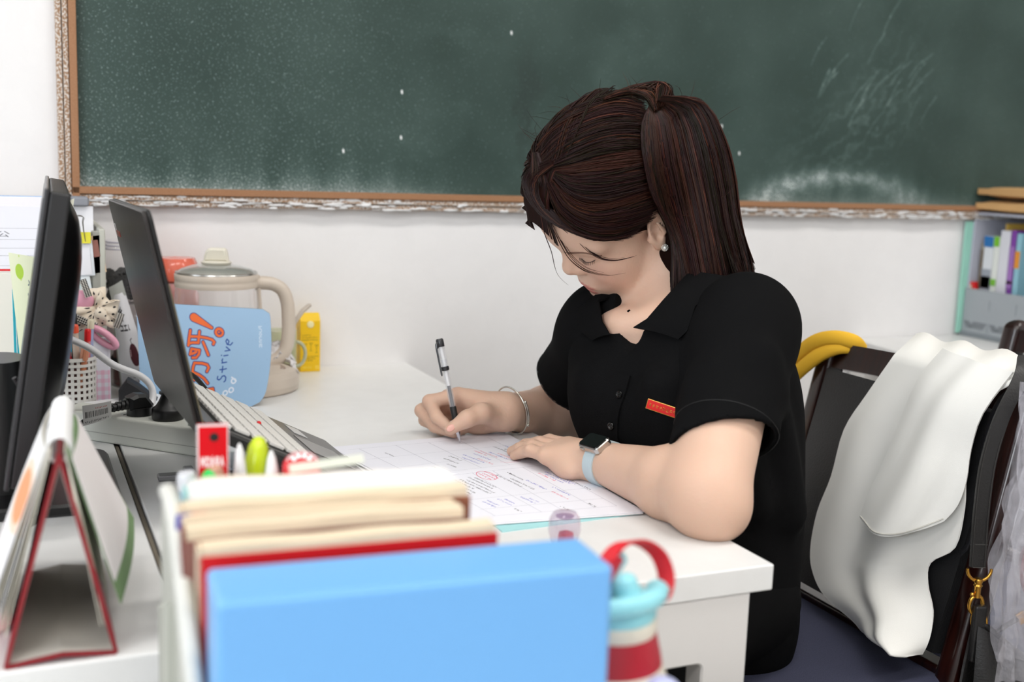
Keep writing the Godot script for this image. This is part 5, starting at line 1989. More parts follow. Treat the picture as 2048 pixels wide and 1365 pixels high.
# ---------- book rack, file box and bottle in the foreground ----------
func book(called: String, label: String, lx: float, rx: float, zl: float, zr: float, y0: float, yl: float, yr: float, th: float, cover: Material, pages: Material, spine: Material, wave := 0.0, group := "books standing in the grey rack", front := 0.0) -> Node3D:
	# a book standing upright, spine at its left end; zl and zr place its middle at either end
	var w := rx - lx
	var yaw := rad_to_deg(atan2(-(zr - zl), w))
	var o := thing(called, label, "book", Vector3((lx + rx) * 0.5, y0, (zl + zr) * 0.5), yaw, group)
	var hl := yl - y0
	var hr := yr - y0
	var body := func(s: Sh, x0: float, x1: float, z0: float, z1: float, drop: float, wob: float) -> void:
		var m := 14
		for i in m:
			var a := lerpf(x0, x1, float(i) / m)
			var b := lerpf(x0, x1, float(i + 1) / m)
			var ha := lerpf(hl, hr, (a + w * 0.5) / w) - drop + wob * sin(a * 70.0)
			var hb := lerpf(hl, hr, (b + w * 0.5) / w) - drop + wob * sin(b * 70.0)
			var za := wave * sin(PI * (a + w * 0.5) / w)
			var zb := wave * sin(PI * (b + w * 0.5) / w)
			s.quad(Vector3(a, ha, z0 + za), Vector3(b, hb, z0 + zb), Vector3(b, hb, z1 + zb), Vector3(a, ha, z1 + za), Vector3.UP)
			s.quad(Vector3(a, 0, z1 + za), Vector3(b, 0, z1 + zb), Vector3(b, hb, z1 + zb), Vector3(a, ha, z1 + za), Vector3.BACK)
			s.quad(Vector3(a, 0, z0 + za), Vector3(b, 0, z0 + zb), Vector3(b, hb, z0 + zb), Vector3(a, ha, z0 + za), Vector3.FORWARD)
		var h0 := lerpf(hl, hr, (x0 + w * 0.5) / w) - drop
		var h1 := lerpf(hl, hr, (x1 + w * 0.5) / w) - drop
		s.quad(Vector3(x0, 0, z0), Vector3(x0, 0, z1), Vector3(x0, h0, z1), Vector3(x0, h0, z0), Vector3.LEFT)
		s.quad(Vector3(x1, 0, z0), Vector3(x1, 0, z1), Vector3(x1, h1, z1), Vector3(x1, h1, z0), Vector3.RIGHT)
		s.quad(Vector3(x0, 0, z0), Vector3(x1, 0, z0), Vector3(x1, 0, z1), Vector3(x0, 0, z1), Vector3.DOWN)
	var t := th * 0.5
	var p := Sh.new()
	body.call(p, -w * 0.5 + 0.002, w * 0.5 - 0.002, -t + 0.0006, t - 0.0006, 0.0, 0.0006)
	part("pages", p, pages, o)
	var c := Sh.new()
	body.call(c, -w * 0.5, w * 0.5, t - 0.0006, t, 0.001 + front, 0.0)
	body.call(c, -w * 0.5, w * 0.5, -t, -t + 0.0006, 0.001, 0.0)
	part("cover", c, cover, o)
	var e := Sh.new()
	body.call(e, -w * 0.5 - 0.0006, -w * 0.5 + 0.0014, -t, t, 0.001, 0.0)
	part("spine", e, spine, o)
	return o


func build_front_things() -> void:
	var grey := mat("grey plastic", Color(0.70, 0.705, 0.67), 0.55)
	# rack
	var o := thing("book_rack", "grey plastic book rack with a ribbed curved side, left of the blue file box", "book rack", Vector3(0.22, 0.60, -0.74))
	var s := Sh.new()
	var prof := PackedVector2Array()
	for q in [[-0.125, 0.0], [0.16, 0.0], [0.155, 0.05], [0.145, 0.11], [0.118, 0.17], [0.075, 0.225], [0.03, 0.275], [-0.005, 0.308], [-0.025, 0.316], [-0.05, 0.318], [-0.062, 0.305], [-0.07, 0.24], [-0.075, 0.12], [-0.125, 0.02]]:
		prof.append(Vector2(-q[0], q[1]))
	s.prism(prof, 0.005, X(Vector3(-0.126, 0, 0), Vector3(0, 90, 0)), 0.001)
	part("side_panel", s, grey, o)
	var rim := Sh.new()
	var edge := []
	for q in [[0.158, 0.0], [0.155, 0.05], [0.145, 0.11], [0.118, 0.17], [0.075, 0.225], [0.03, 0.275], [-0.005, 0.308], [-0.025, 0.316], [-0.05, 0.318]]:
		edge.append(Vector3(-0.126, q[1], q[0]))
	rim.tube(spline(edge, 4), 0.0058, 8, false, 0.9)
	part("rim", rim, mat("pale grey plastic", Color(0.80, 0.80, 0.775), 0.5), o)
	for i in 4:
		var rb := Sh.new()
		rb.box(Vector3(0.007, 0.05 + 0.028 * (3 - i), 0.004), X(Vector3(-0.1315, 0.19 - 0.04 * i, 0.03 + 0.030 * i - 0.03)), 0.0012)
		part("rib", rb, grey, o)
	s = Sh.new()
	s.box(Vector3(0.276, 0.004, 0.29), X(Vector3(0.012, 0.002, -0.01)), 0.001)
	part("base", s, grey, o)
	s = Sh.new()
	s.box(Vector3(0.27, 0.20, 0.004), X(Vector3(0.012, 0.10, -0.140)), 0.001)
	part("back_plate", s, grey, o)
	# blue box
	var bl := mat("blue plastic", Color(0.44, 0.68, 0.90), 0.35)
	bl.clearcoat_enabled = true
	bl.clearcoat = 0.2
	var b := thing("file_box", "glossy light blue plastic file box nearest the camera, in front of the books", "file box", Vector3(0.2225, 0.605, -0.640), -3.9)
	s = Sh.new()
	s.box(Vector3(0.244, 0.296, 0.058), X(Vector3(0, 0.148, 0)), 0.004, 3)
	part("shell", s, bl, b)
	s = Sh.new()
	s.box(Vector3(0.236, 0.0025, 0.0022), X(Vector3(0, 0.2955, 0.0265)), 0.0008)
	part("edge_ridge", s, bl, b)
	# books, from the box to the back
	var cream := mat("cream pages", Color(0.89, 0.82, 0.71), 0.85)
	cream.albedo_texture = noise(0.02, [[0.0, Color(0.93, 0.93, 0.93)], [1.0, Color(1, 1, 1)]], 256, FastNoiseLite.TYPE_SIMPLEX, 3, 17)
	cream.uv1_triplanar = true
	cream.uv1_scale = Vector3(2, 2, 60)
	var paper: Material = mats["white pages"]
	var y0 := 0.604
	var red := mat("red cover", Color(0.80, 0.07, 0.10), 0.45)
	var mauve := mat("mauve cover", Color(0.50, 0.33, 0.30), 0.5)
	var brown := mat("brown cover", Color(0.60, 0.37, 0.27), 0.5)
	var tan_ := mat("tan cover", Color(0.87, 0.80, 0.70), 0.6)
	var teal := mat("teal cover", Color(0.62, 0.83, 0.82), 0.5)
	var pale := mat("white cover", Color(0.93, 0.93, 0.93), 0.5)
	book("book", "cream-paged book with a red cover, directly behind the blue file box", 0.101, 0.296, -0.702, -0.688, y0, 0.907, 0.908, 0.017, red, cream, tan_, 0.0, "books standing in the grey rack", 0.004)
	book("book", "book with a mauve-brown cover and wavy cream pages, second behind the blue box", 0.094, 0.281, -0.7185, -0.708, y0, 0.914, 0.915, 0.014, mauve, cream, mat("rust cover", Color(0.45, 0.15, 0.10), 0.5), -0.004, "books standing in the grey rack", 0.006)
	book("book", "thin cream book leaning between the mauve-covered and the brown-covered book", 0.096, 0.279, -0.731, -0.7195, y0, 0.917, 0.916, 0.007, tan_, cream, tan_, -0.003)
	var fl := book("book", "book with a brown cover and a blue, red and yellow patch on its spine end", 0.096, 0.293, -0.7445, -0.732, y0, 0.921, 0.922, 0.016, brown, cream, tan_, -0.002, "books standing in the grey rack", 0.005)
	for q in [[Color(0.20, 0.22, 0.66), -0.0985, 0.010], [Color(0.83, 0.14, 0.13), -0.0880, 0.011]]:
		var fs := Sh.new()
		fs.box(Vector3(q[2], 0.030, 0.0008), X(Vector3(q[1] + 0.002, 0.298, 0.0084)), 0.0002)
		part("cover_patch", fs, mat("patch %s" % q[0].to_html(), q[0], 0.5), fl)
	var star := PackedVector2Array()
	for i in 10:
		star.append(Vector2(sin(i * PI / 5), cos(i * PI / 5)) * (0.0042 if i % 2 == 0 else 0.0018))
	for q: float in [0.296, 0.276]:
		var ss := Sh.new()
		ss.prism(star, 0.0006, X(Vector3(-0.0965, q, 0.0092)), 0.0)
		part("star", ss, mat("yellow print", Color(0.93, 0.80, 0.25), 0.5), fl)
	book("book", "thick white-paged book with a pale teal spine and a blue corner at its right end", 0.103, 0.290, -0.768, -0.755, y0, 0.924, 0.925, 0.028, pale, paper, teal)
	var bc := Sh.new()
	bc.box(Vector3(0.014, 0.012, 0.0008), X(Vector3(0.087, 0.311, 0.0145)), 0.0002)
	part("blue_corner", bc, mat("blue print", Color(0.15, 0.47, 0.80), 0.5), get_node("book_004"))
	book("book", "white book with a pale blue back cover, behind the thick teal-spined book", 0.108, 0.291, -0.789, -0.776, y0, 0.923, 0.923, 0.010, teal, paper, pale)
	book("book", "cream book at the very back of the rack, beneath the grey card strip", 0.117, 0.292, -0.803, -0.790, y0, 0.920, 0.918, 0.014, tan_, cream, tan_)
	var cs := Sh.new()
	cs.box(Vector3(0.056, 0.007, 0.0008), X(Vector3(), Vector3(-30, 0, 5)), 0.0002)
	lone("card_strip", cs, mat("grey card", Color(0.80, 0.81, 0.76), 0.8), "pale grey card strip sticking up behind the books", "card", Vector3(0.2105, 0.9235, -0.808), -4.0)
	# pen holder behind the books with what stands in it
	o = thing("pen_holder", "dark pen holder behind the books, in front of the laptop", "pen holder", Vector3(0.195, DESK, -0.965))
	s = Sh.new()
	s.prism(rounded(0.135, 0.075, 0.008), 0.004, X(Vector3(0, 0.002, 0), Vector3(90, 0, 0)), 0.0)
	for k in 2:
		s.box(Vector3(0.135, 0.095, 0.003), X(Vector3(0, 0.0475, 0.036 * (1 - 2 * k))), 0.001)
		s.box(Vector3(0.003, 0.095, 0.07), X(Vector3(0.066 * (1 - 2 * k), 0.0475, 0)), 0.001)
	part("cup", s, mat("dark plastic", Color(0.10, 0.10, 0.11), 0.5), o)
	# red lead packet with a round hole
	var pk := thing("lead_packet", "red hang-tag packet with a round hole, standing left of the yellow-green highlighter", "packet", Vector3(0.1495, 0.7715, -0.945), -8.0)
	var im := canvas(128, 300, Color(0.86, 0.06, 0.12))
	for x in 128:
		for y in 300:
			if x < 8 or x > 121 or y < 4:
				im.set_pixel(x, y, Color(0.92, 0.90, 0.90))
	var rng := RandomNumberGenerator.new()
	rng.seed = 8
	for i in 5:
		glyph(im, ["10,90 10,10 50,60 90,10 90,90", "15,15 85,15 85,85 15,85 15,15", "50,5 50,95;15,30 85,30;20,60 80,60;10,90 90,90", "15,15 85,15 85,50 15,50 15,15;20,70 80,70;50,50 50,95", "10,90 50,10 90,90;30,60 70,60"][i], Vector2(24 + 19 * i, 62), Vector2(15, 17), 2.4, Color(1, 0.95, 0.95))
	for i in 3:
		scribble(im, Vector2(20, 84 + i * 9), Vector2.RIGHT, 85, 6, 0.9, Color(0.98, 0.6, 0.6), rng)
	var hole := Vector2(0.0, 0.0)
	s = Sh.new()
	var pm := picture("lead packet", im, 0.25)
	s.box(Vector3(0.026, 0.155, 0.003), X(Vector3(0, 0.0775, 0)), 0.0006)
	part("card", s, pm, pk)
	s = Sh.new()
	s.lathe([Vector2(0, 0.0022), Vector2(0.0036, 0.0022), Vector2(0.0036, 0.0)], X(Vector3(0.001, 0.144, 0), Vector3(90, 0, 0)), 16)
	part("hang_hole", s, mat("hole shade", Color(0.12, 0.11, 0.11), 0.8), pk)
	# pens and markers, each of its own kind
	var stick := func(called: String, label: String, cat: String, at: Vector3, lean: Vector3, profile: Array, m: Material, cut: int, m2: Material, sq := Vector2(1, 1)) -> void:
		var t := thing(called, label, cat, at)
		var f := Basis.from_euler(lean * PI / 180.0)
		var a := Sh.new()
		a.lathe(profile.slice(0, cut + 1), Transform3D(f, Vector3()), 18, sq)
		part("barrel", a, m, t)
		var c := Sh.new()
		c.lathe(profile.slice(cut), Transform3D(f, Vector3()), 18, sq)
		part("cap", c, m2, t)
	var base_y := 0.756
	stick.call("eraser_pen", "bright green rounded pen end in front of the red packet", "pen", Vector3(0.149, base_y + 0.004, -0.932), Vector3(4, 0, 2), [Vector2(0, 0), Vector2(0.0085, 0), Vector2(0.0085, 0.108), Vector2(0.0092, 0.110), Vector2(0.0092, 0.122), Vector2(0.0078, 0.129), Vector2(0.0045, 0.1335), Vector2(0, 0.135)], mat("white plastic", Color(0.92, 0.92, 0.92), 0.4), 2, mat("green plastic", Color(0.10, 0.72, 0.30), 0.35))
	stick.call("pencil", "tan wooden pencil with a rounded end between the green pen and the highlighter", "pencil", Vector3(0.160, base_y + 0.002, -0.928), Vector3(2, 0, 5), [Vector2(0, 0), Vector2(0.0055, 0), Vector2(0.0055, 0.120), Vector2(0.0062, 0.122), Vector2(0.0062, 0.133), Vector2(0.0048, 0.138), Vector2(0, 0.140)], mat("pencil wood", Color(0.72, 0.52, 0.42), 0.6), 3, mat("pencil end", Color(0.76, 0.57, 0.48), 0.6))
	stick.call("highlighter", "translucent yellow-green highlighter leaning right, the tallest pen", "highlighter", Vector3(0.174, base_y - 0.004, -0.958), Vector3(0, 0, -6), [Vector2(0, 0), Vector2(0.0085, 0), Vector2(0.0095, 0.09), Vector2(0.0105, 0.115), Vector2(0.0105, 0.135), Vector2(0.0085, 0.150), Vector2(0.0045, 0.1575), Vector2(0, 0.159)], mat("lime plastic", Color(0.73, 0.80, 0.10), 0.25), 2, mat("lime cap", Color(0.76, 0.83, 0.14), 0.18), Vector2(1, 0.75))
	stick.call("marker", "white marker with a pointed cap, just right of the green pen", "marker", Vector3(0.174, base_y, -0.945), Vector3(0, 0, 1), [Vector2(0, 0), Vector2(0.006, 0), Vector2(0.006, 0.118), Vector2(0.0055, 0.125), Vector2(0.0035, 0.145), Vector2(0.001, 0.152), Vector2(0, 0.1525)], mats["white plastic"], 2, mats["white plastic"])
	stick.call("marker", "white marker with a pointed cap and blue collar, right of the highlighter", "marker", Vector3(0.204, base_y, -0.950), Vector3(0, 0, 2), [Vector2(0, 0), Vector2(0.007, 0), Vector2(0.007, 0.118), Vector2(0.0062, 0.122), Vector2(0.0038, 0.136), Vector2(0.0012, 0.143), Vector2(0, 0.1435)], mat("blue collar", Color(0.17, 0.22, 0.50), 0.4), 2, mats["white plastic"])
	stick.call("pen", "black pen cap leaning against the red round lid", "pen", Vector3(0.216, base_y, -0.962), Vector3(0, 0, 6), [Vector2(0, 0), Vector2(0.006, 0), Vector2(0.006, 0.10), Vector2(0.0068, 0.102), Vector2(0.0068, 0.132), Vector2(0.005, 0.136), Vector2(0, 0.1365)], mats["dark plastic"], 2, mats["dark plastic"])
	stick.call("pen", "white and blue chunky pen end at the far left of the pen holder", "pen", Vector3(0.138, base_y, -0.935), Vector3(0, 0, 5), [Vector2(0, 0), Vector2(0.007, 0), Vector2(0.007, 0.118), Vector2(0.008, 0.120), Vector2(0.008, 0.130), Vector2(0.0065, 0.134), Vector2(0, 0.1345)], mat("pale blue plastic", Color(0.70, 0.82, 0.88), 0.4), 3, mat("grey white plastic", Color(0.82, 0.83, 0.85), 0.3))
	# red round lid, tipped
	o = thing("glue_stick", "red round cap with white lettering, right end of the pens", "glue stick", Vector3(0.2335, base_y, -0.965))
	s = Sh.new()
	var gx := Transform3D(Basis.from_euler(Vector3(38, -10, 0) * PI / 180.0), Vector3(-0.006, 0.094, 0))
	s.lathe([Vector2(0, 0), Vector2(0.010, 0), Vector2(0.010, 0.10)], X(), 20)
	part("barrel", s, mats["white plastic"], o)
	s = Sh.new()
	s.lathe([Vector2(0, -0.004), Vector2(0.0165, -0.004), Vector2(0.0165, 0.046), Vector2(0.0150, 0.0485), Vector2(0, 0.049)], gx, 28)
	part("cap", s, mat("cap red", Color(0.78, 0.07, 0.14), 0.35), o)
	s = Sh.new()
	for k in 4:
		var a := PI * (0.25 + 0.17 * k)
		s.box(Vector3(0.0038, 0.0008, 0.0050), gx * X(Vector3(cos(a) * 0.0095, 0.0492, -sin(a) * 0.0095), Vector3(0, rad_to_deg(a) - 90, 0)), 0.0002)
	var cr := []
	for i in 21:
		var a := PI * (0.1 + 0.8 * i / 20)
		cr.append(gx * Vector3(cos(a) * 0.0135, 0.0490, -sin(a) * 0.0135))
	s.tube(cr, 0.0006, 4)
	part("lettering", s, mats["white plastic"], o)
	# stamp with a clear purple knob
	o = thing("stamp", "small stamp with a clear mauve round knob, behind the right end of the blue box", "stamp", Vector3(0.500, DESK, -0.985))
	s = Sh.new()
	s.lathe([Vector2(0, 0.0), Vector2(0.013, 0.0), Vector2(0.013, 0.014), Vector2(0.010, 0.020), Vector2(0, 0.020)], X(), 24)
	part("base", s, mat("mauve plastic", Color(0.62, 0.50, 0.62), 0.3), o)
	s = Sh.new()
	s.lathe([Vector2(0.0105, 0.020), Vector2(0.0145, 0.028), Vector2(0.0165, 0.038), Vector2(0.0155, 0.049), Vector2(0.0120, 0.055), Vector2(0.0050, 0.0565), Vector2(0, 0.0568)], X(), 32)
	var kn := part("knob", s, glass("mauve glass", Color(0.80, 0.70, 0.82), 0.30, 0.06), o)
	s = Sh.new()
	s.lathe([Vector2(0, 0.050), Vector2(0.0085, 0.0505), Vector2(0.0095, 0.0520), Vector2(0.0055, 0.0530), Vector2(0, 0.0530)], X(), 28)
	part("top_disc", s, mat("grey mauve", Color(0.55, 0.47, 0.58), 0.3), o)
	s = Sh.new()
	s.lathe([Vector2(0, 0.020), Vector2(0.009, 0.021), Vector2(0.0075, 0.034), Vector2(0, 0.037)], X(Vector3(0.002, 0, 0)), 20)
	part("red_core", s, mats["cap red"], o)
	bottle()


func bottle() -> void:
	var o := thing("water_bottle", "cream and red drinking bottle with a pale blue lid and red carrying strap", "bottle", Vector3(0.385, 0.60, -0.680), 20.0)
	var cream := mat("cream plastic", Color(0.87, 0.84, 0.78), 0.4)
	var red := mat("bottle red", Color(0.66, 0.06, 0.15), 0.4)
	var cyan := mat("pale cyan", Color(0.58, 0.85, 0.89), 0.35)
	var s := Sh.new()
	s.lathe([Vector2(0, 0), Vector2(0.040, 0), Vector2(0.046, 0.006), Vector2(0.047, 0.10), Vector2(0.046, 0.165), Vector2(0.042, 0.19), Vector2(0.036, 0.206), Vector2(0, 0.206)], X(), 40)
	part("body", s, cream, o)
	s = Sh.new()
	s.lathe([Vector2(0.0462, 0.160), Vector2(0.0445, 0.184), Vector2(0.0400, 0.206), Vector2(0.036, 0.222), Vector2(0.0325, 0.229), Vector2(0.030, 0.229)], X(), 40, Vector2(0.93, 0.93))
	part("collar", s, red, o)
	s = Sh.new()
	s.lathe([Vector2(0.0325, 0.222), Vector2(0.0335, 0.226), Vector2(0.0335, 0.231), Vector2(0.031, 0.234), Vector2(0, 0.234)], X(), 40)
	part("neck_ring", s, cream, o)
	s = Sh.new()
	s.lathe([Vector2(0, 0.233), Vector2(0.031, 0.233), Vector2(0.0325, 0.236), Vector2(0.032, 0.244), Vector2(0.027, 0.249), Vector2(0, 0.250)], X(), 40)
	var lid := part("lid", s, cyan, o)
	s = Sh.new()
	# handle bar of the lid with a hinge at either end
	var bar := []
	for i in 13:
		var a := PI * (0.15 + 0.7 * i / 12)
		bar.append(Vector3(cos(a) * 0.034, 0.247 + 0.004 * sin(a), sin(a) * 0.024 + 0.006))
	s.tube(bar, 0.0075, 10)
	for q: Vector3 in [bar[0], bar[12]]:
		s.ball(Vector3(0.0085, 0.0075, 0.0085), X(q), 8, 12)
	s.box(Vector3(0.018, 0.022, 0.018), X(Vector3(-0.004, 0.258, 0.016), Vector3(-18, 10, 0)), 0.008, 3)
	s.box(Vector3(0.030, 0.012, 0.030), X(Vector3(0.004, 0.262, -0.012), Vector3(-30, 15, 12)), 0.005, 3)
	part("handle", s, cyan, lid)
	s = Sh.new()
	s.lathe([Vector2(0, 0.0), Vector2(0.0022, 0.0), Vector2(0.0022, 0.001)], Transform3D(Basis.from_euler(Vector3(PI / 2, 0.4, 0)), bar[0] + Vector3(0.003, 0.002, 0.0078)), 10)
	part("pin", s, mats["steel"], lid)
	s = Sh.new()
	s.prism(PackedVector2Array([Vector2(-0.020, 0), Vector2(0.018, 0.010), Vector2(0.016, 0.014), Vector2(-0.020, 0.016)]), 0.022, X(Vector3(-0.006, 0.257, 0.0), Vector3(-20, 20, 0)), 0.002)
	part("spout_cover", s, red, o)
	# the strap stands up in a loop
	var path := []
	var sd := []
	for p: Vector3 in spline([Vector3(-0.016, 0.256, -0.004), Vector3(-0.002, 0.270, -0.006), Vector3(0.014, 0.280, -0.006), Vector3(0.032, 0.279, -0.002), Vector3(0.046, 0.268, 0.004), Vector3(0.049, 0.252, 0.010), Vector3(0.041, 0.241, 0.014), Vector3(0.030, 0.239, 0.016)], 5):
		path.append(p)
		sd.append(Vector3(0.42, 0.25, 0.86))
	s = Sh.new()
	s.band(path, sd, 0.0125, 0.0022)
	part("strap", s, mat("strap red", Color(0.83, 0.10, 0.16), 0.5), o)
	s = Sh.new()
	s.ball(Vector3.ONE * 0.0148, X(Vector3(0.003, 0.187, 0.048)), 16, 24)
	part("ball", s, mat("lavender plastic", Color(0.72, 0.74, 0.88), 0.5), o)


# ---------- things on the left desk and along the wall ----------
func poly_sheet(a: Vector3, b: Vector3, c: Vector3, d: Vector3, n: int, bow: Vector3) -> Array:
	# a to b along the top, d to c along the bottom
	var rows := []
	for i in n + 1:
		var row := []
		for j in n + 1:
			var u := float(j) / n
			var v := float(i) / n
			row.append(a.lerp(b, u).lerp(d.lerp(c, u), v) + bow * sin(PI * u) * sin(PI * minf(v * 0.5 + 0.25, 1.0)))
		rows.append(row)
	return rows


func build_left_desk_things() -> void:
	monitor()
	calendar()
	laptop()
	power_strip()
	file_organizer()
	pens_basket()
	kettle_corner()


func monitor() -> void:
	var o := thing("monitor", "black computer monitor seen from its side and back, at the left edge", "monitor", Vector3(-0.06, DESK, -1.42))
	var black := mat("monitor black", Color(0.11, 0.11, 0.115), 0.42)
	relief(black, noise(0.3, [[0.0, Color.BLACK], [1.0, Color.WHITE]], 128, FastNoiseLite.TYPE_SIMPLEX, 2, 41), 0.01, 20.0)
	var d := Vector3(0.045, 0.295, 0).normalized()         # up along the panel
	var back := Vector3(d.y, -d.x, 0)                       # out of its back, to the right
	var base := Vector3(-0.012, 0.812, -1.2) - o.position
	var at := func(u: float, v: float, w: float) -> Vector3:    # along the width, up, out of the back
		return base + Vector3(0.030 * u, 0, -u) + d * v + back * w
	var f := Transform3D(Basis(Vector3(0.030, 0, -1).normalized(), d, back.normalized()), base)
	f.basis.z = f.basis.x.cross(f.basis.y)
	var sgn := 1.0 if f.basis.z.dot(back) > 0 else -1.0
	var s := Sh.new()
	s.box(Vector3(0.50, 0.298, 0.020), f * Transform3D(Basis(), Vector3(0.25, 0.149, sgn * 0.014)), 0.003, 2)
	part("shell", s, black, o)
	s = Sh.new()
	s.box(Vector3(0.504, 0.302, 0.005), f * Transform3D(Basis(), Vector3(0.25, 0.149, sgn * 0.0015)), 0.0018, 2)
	part("bezel", s, mat("bezel", Color(0.17, 0.17, 0.18), 0.25), o)
	s = Sh.new()
	s.box(Vector3(0.48, 0.275, 0.001), f * Transform3D(Basis(), Vector3(0.25, 0.152, sgn * -0.0012)), 0.0004)
	part("screen", s, mat("dark screen", Color(0.02, 0.02, 0.025), 0.12), o)
	# bulge of the back
	var rows := []
	for i in 15:
		var v := i / 14.0
		var row := []
		for j in 21:
			var u := j / 20.0
			var e := pow(maxf(0.0, 1.0 - pow(absf(2.0 * u - 1.0), 5.0)), 0.6) * pow(maxf(0.0, 1.0 - pow(absf(2.0 * v - 1.0), 4.0)), 0.7)
			row.append(at.call(0.018 + 0.464 * u, 0.012 + 0.274 * v, 0.0235 + 0.024 * e))
		rows.append(row)
	s = Sh.new()
	s.sheet(rows, 0.002)
	part("back_cover", s, mat("monitor back", Color(0.045, 0.045, 0.05), 0.3), o)
	# neck and base
	s = Sh.new()
	s.lathe([Vector2(0, 0.014), Vector2(0.042, 0.014), Vector2(0.040, 0.03), Vector2(0.034, 0.10), Vector2(0.030, 0.16), Vector2(0, 0.16)], X(Vector3(0.045, 0, 0.02)), 28, Vector2(0.9, 1.3))
	part("neck", s, mat("monitor neck", Color(0.07, 0.075, 0.075), 0.35), o)
	s = Sh.new()
	s.box(Vector3(0.04, 0.15, 0.09), X(Vector3(-0.005, 0.085, 0.05)), 0.012, 3)
	part("neck_cover", s, mat("silver grey plastic", Color(0.55, 0.56, 0.56), 0.4), o)
	s = Sh.new()
	s.prism(rounded(0.235, 0.25, 0.03), 0.014, X(Vector3(0.05, 0.007, 0.005), Vector3(90, 0, 0)), 0.003, true)
	part("base", s, mat("base black", Color(0.055, 0.055, 0.06), 0.28), o)
	# cable that hangs down the neck
	s = Sh.new()
	var cb := []
	for p: Vector3 in spline([Vector3(0.00, 0.905, -1.30), Vector3(0.020, 0.86, -1.31), Vector3(0.034, 0.80, -1.315), Vector3(0.022, 0.765, -1.26), Vector3(-0.03, 0.754, -1.20), Vector3(-0.12, 0.753, -1.17)], 8):
		cb.append(p - o.position)
	s.tube(cb, 0.0028, 8)
	part("cable", s, mats["dark plastic"], o)
	# notes stuck along the far edge
	var n1 := canvas(160, 200, Color(0.93, 0.95, 0.82))
	var rng := RandomNumberGenerator.new()
	rng.seed = 14
	for i in 26:
		dot(n1, rng.randf() * 160, rng.randf() * 200, rng.randf_range(2, 8), Color(0.72, 0.85, 0.35, 0.55))
	dot(n1, 34, 34, 15, Color(0.68, 0.83, 0.25, 0.9))
	for i in 5:
		scribble(n1, Vector2(60, 60 + i * 26), Vector2.RIGHT, 70, 11, 1.1, Color(0.45, 0.50, 0.50), rng)
	s = Sh.new()
	s.sheet(poly_sheet(Vector3(-0.022, 0.062, 0), Vector3(0.035, 0.052, 0), Vector3(0.030, -0.085, 0), Vector3(-0.012, -0.08, 0), 6, Vector3(0, 0, 0.004)), 0.0004)
	lone("sticky_note", s, picture("green note", n1, 0.8), "pale green-dotted paper note with handwriting, behind the left edge of the monitor", "note", Vector3(0.020, 0.940, -1.715))
	var n2 := canvas(120, 200, Color(0.93, 0.93, 0.87))
	for i in 8:
		scribble(n2, Vector2(20, 20 + i * 18), Vector2(1, 0.05), 80, 10, 1.0, Color(0.72, 0.76, 0.68), rng)
	for x in range(20, 52):
		for y in range(140, 172):
			n2.set_pixel(x, y, Color(0.45, 0.78, 0.62))
	s = Sh.new()
	s.sheet(poly_sheet(Vector3(0.002, 0.040, 0), Vector3(0.040, 0.052, 0), Vector3(0.022, -0.062, 0), Vector3(-0.022, -0.058, 0), 6, Vector3(0, 0, 0.004)), 0.0004)
	lone("sticky_note", s, picture("cream note", n2, 0.8), "cream note with a small green mark, tilted above the green-dotted note", "note", Vector3(0.045, 1.025, -1.725))
	s = Sh.new()
	s.prism(rounded(0.030, 0.11, 0.004), 0.003, X(), 0.0006)
	o = lone("card_case", s, mat("teal plastic", Color(0.20, 0.68, 0.75), 0.4), "teal card with a white outline beside the green-dotted note", "card", Vector3(0.016, 0.898, -1.722), 0.0)
	s = Sh.new()
	var ln := []
	for q: Vector2 in rounded(0.022, 0.102, 0.004, 3):
		ln.append(Vector3(q.x, q.y, 0.0016))
	s.tube(ln, 0.0005, 4, true)
	part("outline", s, mats["white plastic"], o)


